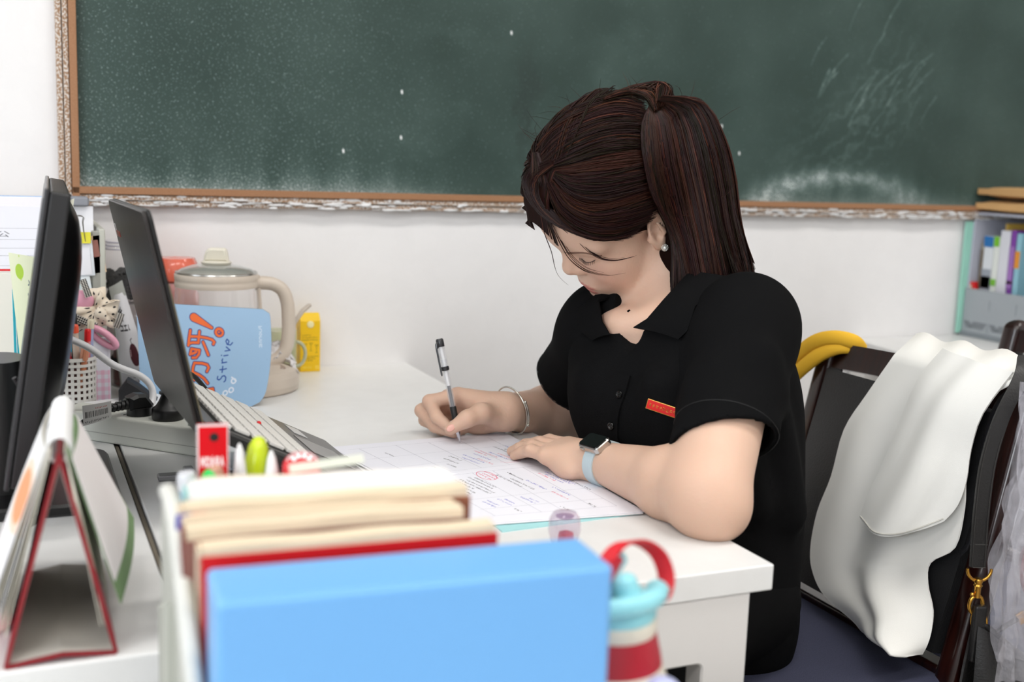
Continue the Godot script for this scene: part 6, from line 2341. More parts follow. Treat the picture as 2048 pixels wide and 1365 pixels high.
func calendar() -> void:
	var o := thing("tent_calendar", "red-backed tent calendar with a white spiral and green-edged pages, on the left desk", "calendar", Vector3(0.028, DESK, -1.015), 0.0)
	var O := o.position
	var red := mat("calendar red", Color(0.52, 0.05, 0.10), 0.5)
	var board := mat("calendar lining", Color(0.74, 0.72, 0.69), 0.8)
	# corners: near and far, at the foot and the ridge
	var nl := Vector3(-0.013, 0.7515, -0.910) - O
	var nr := Vector3(0.068, 0.7515, -0.912) - O
	var fl := Vector3(0.007, 0.7515, -1.118) - O
	var fr := Vector3(0.064, 0.7515, -1.120) - O
	var na := Vector3(0.0295, 0.9175, -0.912) - O
	var fa := Vector3(0.0405, 0.9065, -1.118) - O
	for q in [[nl, fl, fa, na, "side_board"], [nr, fr, fa, na, "side_board"]]:
		var s := Sh.new()
		s.sheet([[q[0], q[1]], [q[3], q[2]]], 0.0032)
		part(q[4], s, red, o)
		var l := Sh.new()
		var inn: Vector3 = ((na + nl + nr) / 3.0 - q[0]).normalized() * 0.0028
		inn.z = 0
		l.sheet([[q[0].lerp(q[1], 0.012) + inn, q[1] + inn], [q[3].lerp(q[2], 0.012) + inn * 0.6 - Vector3(0, 0.006, 0), q[2] + inn * 0.6 - Vector3(0, 0.006, 0)]], 0.0008)
		part("lining", l, board, o)
	var ml := nl.lerp(nr, 0.5) + Vector3(0, 0.0045, 0)
	var mf := fl.lerp(fr, 0.5) + Vector3(0, 0.0045, 0)
	for q in [[nl, fl, mf, ml], [ml, mf, fr, nr]]:
		var s := Sh.new()
		s.sheet([[q[0], q[1]], [q[3], q[2]]], 0.0028)
		part("floor_board", s, red, o)
		var l := Sh.new()
		var up := Vector3(0, 0.0019, 0)
		l.sheet([[q[0].lerp(q[1], 0.015) + up, q[1].lerp(q[0], 0.01) + up], [q[3].lerp(q[2], 0.015) + up, q[2].lerp(q[3], 0.01) + up]], 0.0006)
		part("lining", l, board, o)
	# spiral: rings along the ridge
	var sp := Sh.new()
	for i in 34:
		var c := na.lerp(fa, (i + 0.5) / 34.0) + Vector3(0, 0.003, 0)
		var ring := []
		for k in 14:
			var a := TAU * k / 14
			ring.append(c + Vector3(cos(a) * 0.0088, sin(a) * 0.0105, 0.002 * sin(a)))
		sp.tube(ring, 0.0014, 5, true)
	part("spiral_binding", sp, mat("spiral white", Color(0.90, 0.90, 0.90), 0.35), o)
	# pages that hang on the right, flared out
	var white := mat("calendar page", Color(0.92, 0.90, 0.90), 0.8)
	var green := mat("green border", Color(0.46, 0.58, 0.40), 0.7)
	var pa := na + Vector3(0.006, 0.004, 0.004)
	var pf := fa + Vector3(0.006, 0.004, 0)
	var pn := Vector3(0.073, 0.787, -0.925) - O
	var pfr := Vector3(0.1025, 0.793, -1.130) - O
	var s2 := Sh.new()
	s2.sheet(poly_sheet(pa, pf, pfr, pn, 10, Vector3(0.006, 0.002, 0)), 0.0008)
	part("page", s2, green, o, "page with a green border")
	var rows := []
	var whole := poly_sheet(pa, pf, pfr, pn, 20, Vector3(0.006, 0.002, 0))
	for i in range(1, 18):
		rows.append(whole[i].slice(0, 19).map(func(p): return p + Vector3(0.0013, 0.0007, 0.0004)))
	s2 = Sh.new()
	s2.sheet(rows, 0.0006)
	part("page_field", s2, white, o)
	for i in 3:
		var k := i * 0.006
		s2 = Sh.new()
		s2.sheet(poly_sheet(pa + Vector3(-0.002, 0, 0), pf + Vector3(-0.002, 0, 0), Vector3(0.070 - k + 0.0, 0.768, -1.115) - O, Vector3(0.063 - k * 0.5, 0.772, -0.922) - O, 6, Vector3(0.003 - k * 0.3, 0, 0)), 0.0006)
		part("page", s2, mat("page cream", Color(0.86, 0.84, 0.78), 0.8), o)
	# pages on the left
	var im := canvas(128, 128, Color(0.90, 0.90, 0.90))
	for y in 128:
		for x in 128:
			var d := Vector2((x - 24.0) / 26.0, (y - 42.0) / 20.0).length()
			if d < 1.0:
				im.set_pixel(x, y, Color(0.90, 0.60, 0.42))
			elif d < 1.35:
				im.set_pixel(x, y, Color(0.94, 0.82, 0.74))
	for i in 5:
		s2 = Sh.new()
		s2.sheet(poly_sheet(na + Vector3(-0.006 - 0.001 * i, 0.004, 0.003), fa + Vector3(-0.006 - 0.001 * i, 0.004, 0), Vector3(-0.003 - 0.0035 * i, 0.772 + 0.003 * i, -1.115) - O, Vector3(-0.0125 - 0.0032 * i, 0.775 + 0.004 * i, -0.914) - O, 6, Vector3(-0.002 - 0.0012 * i, 0, 0)), 0.0007)
		part("page", s2, picture("calendar picture", im, 0.7) if i == 2 or i == 4 else mats["page cream"], o)
	# pink pencil case at the very edge of the frame
	var c := thing("phone_case", "pink patterned case at the left edge of the frame, beside the tent calendar", "case", Vector3(-0.058, DESK, -1.055), 8.0)
	s2 = Sh.new()
	s2.prism(rounded(0.085, 0.16, 0.014), 0.034, X(Vector3(0, 0.017, 0), Vector3(90, 0, 0)), 0.006, true)
	var pm := mat("pink case", Color(0.88, 0.52, 0.58), 0.4)
	pm.albedo_texture = noise(0.03, [[0.0, Color(1, 1, 1)], [0.55, Color(1, 1, 1)], [0.6, Color(1.1, 1.6, 1.55)], [1.0, Color(1.1, 1.7, 1.6)]], 256, FastNoiseLite.TYPE_CELLULAR, 1, 5)
	pm.uv1_triplanar = true
	pm.uv1_scale = Vector3.ONE * 7
	part("shell", s2, pm, c)


func laptop() -> void:
	var o := thing("laptop", "dark grey laptop raised on a stand, its lid seen from behind, white keys", "laptop", Vector3(0.25, DESK, -1.33))
	var O := o.position
	var w := Vector3(-0.0313, -0.0055, -1.0).normalized()
	var Hn := Vector3(0.178, 0.872, -1.19) - O
	var W := 0.302
	var dep := (Vector3(0.392, 0.760, -1.437) - Vector3(0.168, 0.868, -1.492))
	dep = (dep - w * dep.dot(w)).normalized()
	var up := w.cross(dep)
	if up.y < 0:
		up = -up
	var D := 0.245
	var deckf := Transform3D(Basis(dep, up, dep.cross(up)), Hn)      # x to the user, y out of the keys, z along the width (either way)
	var zs := 1.0 if deckf.basis.z.dot(w) > 0 else -1.0
	var P := func(x: float, y: float, z: float) -> Transform3D: return deckf * Transform3D(Basis(), Vector3(x, y, z * zs))
	var dark := mat("laptop grey", Color(0.27, 0.265, 0.26), 0.38, 0.35)
	var black := mat("laptop black", Color(0.10, 0.10, 0.10), 0.45)
	var s := Sh.new()
	s.box(Vector3(D - 0.010, 0.013, W), P.call(D * 0.5 + 0.005, -0.0075, W * 0.5), 0.003, 2)
	part("base", s, black, o)
	s = Sh.new()
	s.box(Vector3(D - 0.004, 0.002, W - 0.004), P.call(D * 0.5, -0.0008, W * 0.5), 0.0008)
	part("deck", s, mat("deck grey", Color(0.33, 0.325, 0.32), 0.35, 0.4), o)
	s = Sh.new()
	s.box(Vector3(0.122, 0.0012, W - 0.022), P.call(0.082, 0.0004, W * 0.5), 0.0004)
	part("key_bed", s, mat("key bed", Color(0.03, 0.03, 0.03), 0.6), o)
	# keys: six rows
	var key := mat("white key", Color(0.86, 0.85, 0.83), 0.5)
	for r in 6:
		var n: int = [15, 15, 15, 13, 12, 8][r]
		var widths := []
		for i in n:
			widths.append(1.0)
		if r == 3:
			widths[0] = 1.6
			widths[n - 1] = 2.0
		if r == 4:
			widths[0] = 2.2
			widths[n - 1] = 2.4
		if r == 5:
			widths[3] = 6.0
			widths[n - 1] = 1.6
		if r == 1:
			widths[n - 1] = 1.5
		if r == 2:
			widths[0] = 1.4
		var total := 0.0
		for q: float in widths:
			total += q
		var unit := (W - 0.028) / total
		var z := 0.014
		var dd := 0.0115 if r == 0 else 0.0185
		var x0 := 0.0245 if r == 0 else 0.0145 + 0.0208 * r + 0.004
		for i in n:
			var kw: float = widths[i] * unit
			var k := Sh.new()
			k.box(Vector3(dd - 0.0012, 0.0040, kw - 0.0036), P.call(x0 + dd * 0.5, 0.0030, z + kw * 0.5), 0.0009)
			part("key", k, key, o)
			z += kw
	s = Sh.new()
	s.ball(Vector3(0.003, 0.0025, 0.003), P.call(0.0985, 0.0052, W * 0.46), 6, 10)
	part("pointing_stick", s, mats["bright red"], o)
	s = Sh.new()
	s.box(Vector3(0.058, 0.0008, 0.095), P.call(0.195, 0.0006, W * 0.52), 0.0003)
	part("touchpad", s, mat("touchpad", Color(0.38, 0.375, 0.37), 0.25), o)
	s = Sh.new()
	s.box(Vector3(0.020, 0.0008, 0.050), P.call(0.185, 0.0007, W - 0.045), 0.0003)
	part("sticker", s, mat("silver sticker", Color(0.75, 0.75, 0.75), 0.3), o)
	# lid
	var Lt := (Vector3(0.130, 1.087, -1.19) - Vector3(0.178, 0.872, -1.19))
	Lt = (Lt - w * Lt.dot(w)).normalized()
	var nb := w.cross(Lt).normalized()       # out of the back of the lid
	if nb.x > 0:
		nb = -nb
	var lf := Transform3D(Basis(w, Lt, w.cross(Lt)), Hn - dep * 0.004 - Lt * 0.016)
	var bs := 1.0 if lf.basis.z.dot(nb) > 0 else -1.0
	s = Sh.new()
	var out := PackedVector2Array()
	for q: Vector2 in rounded(W, 0.237, 0.010, 4):
		out.append(q + Vector2(W * 0.5, 0.1185))
	s.prism(out, 0.004, lf * Transform3D(Basis(), Vector3(0, 0, bs * 0.0035)), 0.0012)
	var lidm := mat("lid grey", Color(0.235, 0.225, 0.220), 0.36, 0.45)
	lidm.albedo_texture = noise(0.02, [[0.0, Color(0.85, 0.85, 0.85)], [1.0, Color(1.05, 1.02, 1.02)]], 256, FastNoiseLite.TYPE_SIMPLEX, 3, 51)
	part("lid", s, lidm, o)
	s = Sh.new()
	s.prism(out, 0.0045, lf * Transform3D(Basis(), Vector3(0, 0, bs * -0.0008)), 0.0012)
	part("bezel", s, mat("lid edge", Color(0.07, 0.07, 0.07), 0.4), o)
	s = Sh.new()
	s.box(Vector3(W - 0.012, 0.19, 0.0006), lf * Transform3D(Basis(), Vector3(W * 0.5, 0.116, bs * -0.0033)), 0.0002)
	part("screen", s, mats["dark screen"], o)
	s = Sh.new()
	s.box(Vector3(0.0016, 0.150, 0.0018), lf * Transform3D(Basis(), Vector3(0.0005, 0.085, bs * -0.0030)), 0.0006)
	part("edge_trim", s, mat("tan edge", Color(0.40, 0.37, 0.30), 0.5, 0.2), o)
	s = Sh.new()
	s.prism(rounded(0.030, 0.007, 0.002), 0.0006, lf * Transform3D(Basis(Vector3(0, 0, 1), 0.0), Vector3(W - 0.030, 0.196, bs * 0.0058)), 0.0)
	part("logo", s, mat("logo red", Color(0.75, 0.30, 0.25), 0.4), o)
	s = Sh.new()
	s.prism(rounded(0.006, 0.016, 0.002), 0.0006, lf * Transform3D(Basis(), Vector3(W - 0.014, 0.200, bs * 0.0058)), 0.0)
	part("logo", s, mats["white plastic"], o)
	s = Sh.new()
	for z: float in [0.06, 0.24]:
		s.tube([P.call(-0.001, 0.001, z - 0.02).origin, P.call(-0.001, 0.001, z + 0.02).origin], 0.005, 10)
	part("hinge", s, black, o)
	# stand of grey aluminium bars
	var st := thing("laptop_stand", "folding silver stand under the dark grey laptop", "stand", Vector3(0.27, DESK, -1.35))
	var al := mat("aluminium", Color(0.62, 0.62, 0.63), 0.35, 0.8)
	var Q := st.position - O
	for z: float in [0.065, 0.215]:
		var a: Vector3 = P.call(0.015, -0.019, z).origin - Q
		var b: Vector3 = P.call(D - 0.004, -0.018, z).origin - Q
		s = Sh.new()
		s.box(Vector3(0.014, a.distance_to(b), 0.006), aim(a, b, up) * Transform3D(Basis(), Vector3(0, a.distance_to(b) * 0.5, 0)), 0.002)
		part("arm", s, al, st)
		s = Sh.new()
		var foot := Vector3(b.x - 0.015, 0.004, b.z)
		var rear := Vector3(a.x - 0.02, 0.004, a.z)
		s.box(Vector3(foot.x - rear.x, 0.007, 0.016), X((foot + rear) * 0.5), 0.002)
		part("foot_bar", s, al, st)
		s = Sh.new()
		s.tube([rear + Vector3(0.06, 0.004, 0), a.lerp(b, 0.25)], 0.004, 8)
		part("strut", s, al, st)
		s = Sh.new()
		s.box(Vector3(0.010, 0.020, 0.014), Transform3D(Basis(dep, up, dep.cross(up)), b + dep * 0.009 + up * 0.008), 0.004, 2)
		part("stop_lip", s, mat("grey rubber", Color(0.50, 0.50, 0.51), 0.5), st)
	s = Sh.new()
	s.box(Vector3(0.012, 0.006, 0.150), X(Vector3(-0.075, 0.0075, -0.005)), 0.002)
	part("cross_bar", s, al, st)


func power_strip() -> void:
	var yaw := rad_to_deg(-atan2(0.155, 0.152))
	var o := thing("power_strip", "white power strip lying slantwise behind the tent calendar, two black plugs in it", "power strip", Vector3(0.146, DESK, -1.5775), yaw)
	# local x runs along the strip towards the near right end
	if o.transform.basis.x.z < 0:
		o.rotation_degrees.y = -yaw
	o.position += o.transform.basis.z * -0.027 if o.transform.basis.z.x < 0 else o.transform.basis.z * 0.0
	var white := mat("strip white", Color(0.84, 0.845, 0.81), 0.45)
	var s := Sh.new()
	s.box(Vector3(0.250, 0.0385, 0.054), X(Vector3(-0.012, 0.01925, 0)), 0.004, 3)
	part("body", s, white, o)
	s = Sh.new()
	s.box(Vector3(0.2505, 0.0012, 0.0545), X(Vector3(-0.012, 0.0135, 0)), 0.0003)
	part("seam", s, mat("strip seam", Color(0.66, 0.66, 0.63), 0.6), o)
	for i in 4:
		s = Sh.new()
		for q: Vector2 in [Vector2(-0.006, 0.008), Vector2(0.006, 0.008), Vector2(0, -0.009)]:
			s.box(Vector3(0.0018, 0.0006, 0.007), X(Vector3(0.085 - 0.055 * i + q.x, 0.0388, q.y)), 0.0002)
		part("socket", s, mat("slot shade", Color(0.08, 0.08, 0.08), 0.7), o)
	s = Sh.new()
	s.prism(rounded(0.020, 0.036, 0.009), 0.003, X(Vector3(0.088, 0.0395, 0.002), Vector3(90, 0, 0)), 0.001, true)
	part("switch", s, mat("clear switch", Color(0.74, 0.77, 0.74), 0.2), o)
	var O := o.transform
	var rub := mat("plug black", Color(0.045, 0.045, 0.048), 0.42)
	# round plug
	var p := thing("plug", "round black bell-shaped plug standing in the white power strip", "plug", O * Vector3(0.034, 0.039, -0.001))
	s = Sh.new()
	s.lathe([Vector2(0, 0), Vector2(0.0205, 0), Vector2(0.0215, 0.002), Vector2(0.0215, 0.013), Vector2(0.020, 0.0155), Vector2(0.0165, 0.018), Vector2(0.0125, 0.024), Vector2(0.0095, 0.031), Vector2(0.0085, 0.034), Vector2(0.0115, 0.0345), Vector2(0.0115, 0.0375), Vector2(0.0072, 0.038), Vector2(0.0068, 0.040), Vector2(0, 0.040)], X(), 36)
	part("body", s, rub, p)
	s = Sh.new()
	var cord := spline([Vector3(0, 0.038, 0), Vector3(0.001, 0.050, 0), Vector3(0.006, 0.058, -0.003), Vector3(0.018, 0.060, -0.010), Vector3(0.040, 0.050, -0.025), Vector3(0.075, 0.0, -0.05), Vector3(0.085, -0.034, -0.06)], 5)
	var rr := []
	for i in cord.size():
		rr.append((0.0066 if i % 2 == 0 else 0.0052) if i < 12 else 0.0035)
	s.tube(cord, rr, 10)
	part("cord", s, rub, p)
	# side-entry plug
	p = thing("plug", "angled black plug left of the round one, its cord with a printed tag", "plug", O * Vector3(-0.014, 0.039, -0.001))
	s = Sh.new()
	s.lathe([Vector2(0, 0), Vector2(0.017, 0), Vector2(0.017, 0.011), Vector2(0, 0.011)], X(), 28)
	s.prism(PackedVector2Array([Vector2(-0.017, 0.008), Vector2(0.015, 0.008), Vector2(0.017, 0.014), Vector2(0.006, 0.029), Vector2(-0.006, 0.030), Vector2(-0.017, 0.026)]), 0.024, X(Vector3(), Vector3(0, 18, 0)), 0.004)
	part("body", s, rub, p)
	for i in 4:
		s = Sh.new()
		s.lathe([Vector2(0.004, -0.0022), Vector2(0.0078 - 0.0006 * i, -0.0022), Vector2(0.0078 - 0.0006 * i, 0.0022), Vector2(0.004, 0.0022)], Transform3D(Basis.from_euler(Vector3(0, 0.3, PI / 2 - 0.15)), Vector3(-0.0185 - 0.0055 * i, 0.0165 - 0.001 * i, 0.005 + 0.0018 * i)), 16)
		part("strain_relief", s, rub, p)
	s = Sh.new()
	s.tube(spline([Vector3(-0.014, 0.017, 0.004), Vector3(-0.036, 0.013, 0.011), Vector3(-0.06, 0.006, 0.020), Vector3(-0.09, -0.012, 0.024), Vector3(-0.12, -0.034, 0.0)], 5), 0.0042, 10)
	part("cord", s, rub, p)
	var im := canvas(256, 128, Color(0.72, 0.72, 0.71))
	var rng := RandomNumberGenerator.new()
	rng.seed = 4
	var x := 20.0
	while x < 225:
		var w := rng.randf_range(2, 8)
		for i in int(w):
			for y in range(44, 84):
				im.set_pixel(int(x) + i, y, Color(0.12, 0.12, 0.12))
		x += w + rng.randf_range(2, 7)
	scribble(im, Vector2(14, 118), Vector2.RIGHT, 220, 14, 1.2, Color(0.15, 0.15, 0.15), rng)
	scribble(im, Vector2(110, 34), Vector2.RIGHT, 110, 12, 1.0, Color(0.65, 0.25, 0.22), rng)
	s = Sh.new()
	s.sheet(poly_sheet(Vector3(-0.075, 0.0215, 0.026), Vector3(-0.038, 0.0245, 0.018), Vector3(-0.038, 0.002, 0.019), Vector3(-0.074, -0.005, 0.030), 4, Vector3(0, 0, 0.002)), 0.0006)
	part("tag", s, picture("cord tag", im, 0.4), p)
	# white cable that swings in an arch behind the plugs
	s = Sh.new()
	var c0 := Vector3(0.10, DESK, -1.62)
	var pts := []
	for q: Vector3 in spline([Vector3(0.025, 0.918, -1.60), Vector3(0.063, 0.899, -1.61), Vector3(0.094, 0.882, -1.615), Vector3(0.125, 0.856, -1.625), Vector3(0.158, 0.839, -1.635), Vector3(0.174, 0.823, -1.64), Vector3(0.177, 0.806, -1.635), Vector3(0.168, 0.790, -1.62), Vector3(0.150, 0.780, -1.605), Vector3(0.120, 0.762, -1.640), Vector3(0.09, 0.756, -1.665)], 7):
		pts.append(q - c0)
	s.tube(pts, 0.0048, 12)
	lone("cable", s, mat("white cable", Color(0.86, 0.86, 0.87), 0.35), "thick white cable arching behind the two black plugs", "cable", c0)
	# charger box and black pouch behind the strip
	o = thing("charger_box", "flat white box behind the power strip, under the white cable's arch", "box", Vector3(0.158, DESK, -1.735), 20.0)
	s = Sh.new()
	s.box(Vector3(0.120, 0.030, 0.080), X(Vector3(0, 0.015, 0)), 0.005, 3)
	part("body", s, mats["white plastic"], o)
	o = thing("pouch", "small black wedge-shaped pouch in front of the white cherry-print bag", "pouch", Vector3(0.166, 0.780, -1.752), -10.0)
	s = Sh.new()
	s.prism(PackedVector2Array([Vector2(-0.024, 0.0), Vector2(0.030, 0.0), Vector2(0.004, 0.022), Vector2(-0.012, 0.032), Vector2(-0.024, 0.016)]), 0.030, X(), 0.003)
	part("body", s, mat("charcoal cloth", Color(0.10, 0.10, 0.12), 0.7), o)


func file_organizer() -> void:
	var o := thing("file_organizer", "grey-beige file organizer against the wall behind the monitor, packed with papers", "organizer", Vector3(-0.05, DESK, -1.98))
	var gb := mat("grey beige", Color(0.73, 0.73, 0.69), 0.55)
	var s := Sh.new()
	s.box(Vector3(0.009, 0.275, 0.225), X(Vector3(0.1805, 0.1375, 0)), 0.002)
	part("side_panel", s, gb, o)
	s = Sh.new()
	s.box(Vector3(0.014, 0.272, 0.012), X(Vector3(0.172, 0.136, 0.106)), 0.002)
	part("front_stile", s, mat("grey stile", Color(0.60, 0.60, 0.57), 0.55), o)
	s = Sh.new()
	s.box(Vector3(0.362, 0.258, 0.004), X(Vector3(-0.006, 0.129, 0.0955)), 0.001)
	part("front_panel", s, mat("front grey", Color(0.76, 0.76, 0.73), 0.55), o)
	s = Sh.new()
	s.box(Vector3(0.009, 0.275, 0.225), X(Vector3(-0.19, 0.1375, 0)), 0.002)
	part("side_panel", s, gb, o)
	s = Sh.new()
	s.box(Vector3(0.37, 0.004, 0.22), X(Vector3(-0.005, 0.002, 0)), 0.001)
	part("base", s, gb, o)
	# paper stacks that stand in it
	var w := mat("paper white", Color(0.93, 0.93, 0.95), 0.85)
	for q in [[0.056, 0.302, 0.060, 0.085, "stack of white sheets standing highest in the organizer, right of the monitor"], [0.040, 0.314, 0.030, 0.065, "thin sheaf of white sheets behind the highest stack"]]:
		var p := thing("paper_stack", q[4], "paper", Vector3(-0.05 + 0.01, DESK + 0.005, -1.98 + q[2]))
		for i in 4:
			s = Sh.new()
			s.box(Vector3(0.315 - i * 0.004 - (0.045 if q[0] < 0.05 else 0.0), q[1] - 0.003 * i, 0.004), X(Vector3(0.004 - i * 0.002, (q[1] - 0.003 * i) * 0.5, -0.005 * i)), 0.0005)
			part("sheaf", s, w, p)
	# form with a table
	var im := canvas(640, 460, Color(0.90, 0.90, 0.93))
	var ink := Color(0.35, 0.35, 0.38)
	for y: int in [150, 228, 288, 340, 410]:
		stroke(im, [Vector2(0, y), Vector2(640, y)], 0.8, Color(0.55, 0.55, 0.58))
	stroke(im, [Vector2(470, 228), Vector2(470, 288)], 0.8, Color(0.55, 0.55, 0.58))
	var G := ["15,12 45,12;22,12 22,90;40,12 40,90;10,80 48,72;58,15 88,15 88,48 58,48 58,15;64,58 52,90;76,58 90,90", "38,12 38,85;62,12 62,85;18,38 28,70;82,38 72,70;8,88 92,88", "25,8 32,22;50,5 52,20;75,8 66,22;12,30 88,30;12,30 12,42;88,30 88,42;30,48 70,48 52,60 52,92 40,88;12,68 88,68", "25,8 25,92;8,32 42,32;25,36 8,70;25,36 42,58;68,6 70,18;46,26 94,26;58,34 48,52;80,34 92,52;86,52 48,92;54,54 94,92", "38,12 12,48;62,12 90,48;50,45 22,85 78,82;68,62 84,92"]
	for i in 5:
		glyph(im, G[i], Vector2(330 + 48 * i, 190), Vector2(42, 46), 1.5, ink)
	for y in range(432, 446):
		for x in 640:
			im.set_pixel(x, y, Color(0.85, 0.12, 0.15))
	for y in range(446, 460):
		for x in 640:
			im.set_pixel(x, y, Color(0.88, 0.87, 0.84))
	s = Sh.new()
	s.quad(Vector3(-0.16, 0.0, 0), Vector3(0.16, 0.0, 0), Vector3(0.16, 0.1, 0), Vector3(-0.16, 0.1, 0), Vector3(0, 0, 1), Vector2(0, 1), Vector2(1, 1), Vector2(1, 0), Vector2(0, 0))
	s.quad(Vector3(-0.16, 0.0, -0.0008), Vector3(0.16, 0.0, -0.0008), Vector3(0.16, 0.1, -0.0008), Vector3(-0.16, 0.1, -0.0008), Vector3(0, 0, -1), Vector2(0, 0.1), Vector2(0, 0.1), Vector2(0, 0.1), Vector2(0, 0.1))
	lone("form_sheet", s, picture("form", im, 0.8), "white form with ruled lines and a printed heading, left of the monitor", "form", Vector3(-0.11, 0.957, -1.879))
	# boards at the far left: a pale folder front, and blue trays above
	s = Sh.new()
	s.box(Vector3(0.30, 0.205, 0.003), X(), 0.001)
	lone("folder", s, mat("pale folder", Color(0.88, 0.87, 0.83), 0.6), "pale beige folder below the ruled form, left of the monitor", "folder", Vector3(-0.14, 0.855, -1.874))
	o = thing("letter_tray", "blue-rimmed letter tray on top of the papers at the left edge", "tray", Vector3(-0.11, 1.058, -2.0))
	s = Sh.new()
	s.box(Vector3(0.375, 0.012, 0.010), X(Vector3(0, 0.004, 0.0)), 0.004, 2)
	part("rim", s, mat("tray blue", Color(0.30, 0.62, 0.88), 0.35), o)
	s = Sh.new()
	s.box(Vector3(0.375, 0.010, 0.19), X(Vector3(0, -0.008, -0.01)), 0.002)
	part("tray", s, mat("tray taupe", Color(0.64, 0.58, 0.54), 0.6), o)
	s = Sh.new()
	s.box(Vector3(0.042, 0.014, 0.05), X(), 0.003)
	lone("eraser_block", s, mat("slate grey", Color(0.52, 0.53, 0.56), 0.7), "grey block just under the corner of the chalkboard, above the white papers", "block", Vector3(0.094, 1.0645, -1.930))
	# photos held by a clip
	var cl := thing("binder_clip", "yellow binder clip with bent wire handles, holding photos on the grey organizer", "clip", Vector3(0.102, 1.012, -1.866), 0.0)
	s = Sh.new()
	s.prism(PackedVector2Array([Vector2(-0.006, -0.009), Vector2(-0.0048, 0.008), Vector2(0.0048, 0.008), Vector2(0.006, -0.009), Vector2(0.0045, -0.009), Vector2(0.0034, 0.006), Vector2(-0.0034, 0.006), Vector2(-0.0045, -0.009)]), 0.0235, X(Vector3(), Vector3(0, 90, -6)), 0.0003)
	part("jaw", s, mat("clip yellow", Color(0.83, 0.80, 0.20), 0.35), cl)
	for k: float in [1.0, -1.0]:
		s = Sh.new()
		s.tube(spline([Vector3(-0.006, -0.006, 0.006 * k), Vector3(-0.0075, 0.009, 0.0066 * k), Vector3(-0.009, 0.018, 0.009 * k), Vector3(-0.012, 0.026, 0.010 * k), Vector3(-0.006, 0.033, 0.011 * k), Vector3(0.002, 0.031, 0.011 * k), Vector3(0.001, 0.024, 0.010 * k), Vector3(0.002, 0.010, 0.0066 * k), Vector3(0.004, -0.006, 0.006 * k)], 4), 0.0006, 6)
		part("wire_handle", s, mat("wire", Color(0.45, 0.44, 0.42), 0.3, 0.9), cl)
	var ph := canvas(140, 200, Color(0.90, 0.90, 0.92))
	var rng := RandomNumberGenerator.new()
	rng.seed = 31
	var fn := FastNoiseLite.new()
	fn.frequency = 0.05
	for y in range(22, 170):
		for x in range(0, 78):
			var k := fn.get_noise_2d(x, y)
			var j := fn.get_noise_2d(x * 3.0 + 90.0, y * 3.0)
			ph.set_pixel(x, y, Color(0.40, 0.33, 0.36).lerp(Color(0.72, 0.60, 0.66), clampf(0.5 + k + j * 0.7, 0, 1)).lerp(Color(0.12, 0.14, 0.12), clampf((y - 90) / 90.0 + j * 0.6, 0, 0.85)))
	var foto := func(called: String, label: String, im2: Image, key: String, at: Vector3, sz: Vector2, turn: float, col: Color) -> void:
		var t := Sh.new()
		t.box(Vector3(sz.x, sz.y, 0.0010), X(Vector3(), Vector3(0, 0, turn)), 0.0003)
		lone(called, t, picture(key, im2, 0.35) if im2 else mat(key, col, 0.7), label, "photo" if called == "photo" else "tag", at)
	foto.call("photo", "instant photo of blossom held under the yellow clip", ph, "blossom photo", Vector3(0.095, 0.982, -1.8645), Vector2(0.036, 0.056), 4.0, Color.WHITE)
	foto.call("photo", "white blank card over the blossom photo, under the yellow clip", null, "card white", Vector3(0.1075, 0.980, -1.8655), Vector2(0.020, 0.054), 4.0, Color(0.86, 0.88, 0.90))
	foto.call("gift_tag", "tan kraft tag hanging slanted behind the blossom photo", null, "kraft", Vector3(0.1225, 0.986, -1.8685), Vector2(0.019, 0.058), 9.0, Color(0.87, 0.76, 0.62))
	foto.call("gift_tag", "small brown tag between the yellow clip and the kraft tag", null, "brown tag", Vector3(0.1205, 0.995, -1.8672), Vector2(0.010, 0.026), 8.0, Color(0.55, 0.36, 0.32))
	var p2 := canvas(100, 110, Color(0.88, 0.90, 0.91))
	for y in range(14, 70):
		for x in range(8, 60):
			p2.set_pixel(x, y, Color(0.62, 0.72, 0.75).lerp(Color(0.85, 0.90, 0.90), float(y - 14) / 56.0))
	foto.call("photo", "small pale instant photo below the blossom photo", p2, "pale photo", Vector3(0.096, 0.939, -1.8665), Vector2(0.034, 0.036), 8.0, Color.WHITE)
	s = Sh.new()
	s.lathe([Vector2(0, 0.001), Vector2(0.0055, 0.001), Vector2(0.006, 0), Vector2(0, 0)], X(Vector3(), Vector3(90, 0, 0)), 20)
	lone("sticker", s, mat("round sticker", Color(0.86, 0.85, 0.80), 0.6), "round cream sticker on the grey organizer, right of the pale photo", "sticker", Vector3(0.119, 0.945, -1.8815))


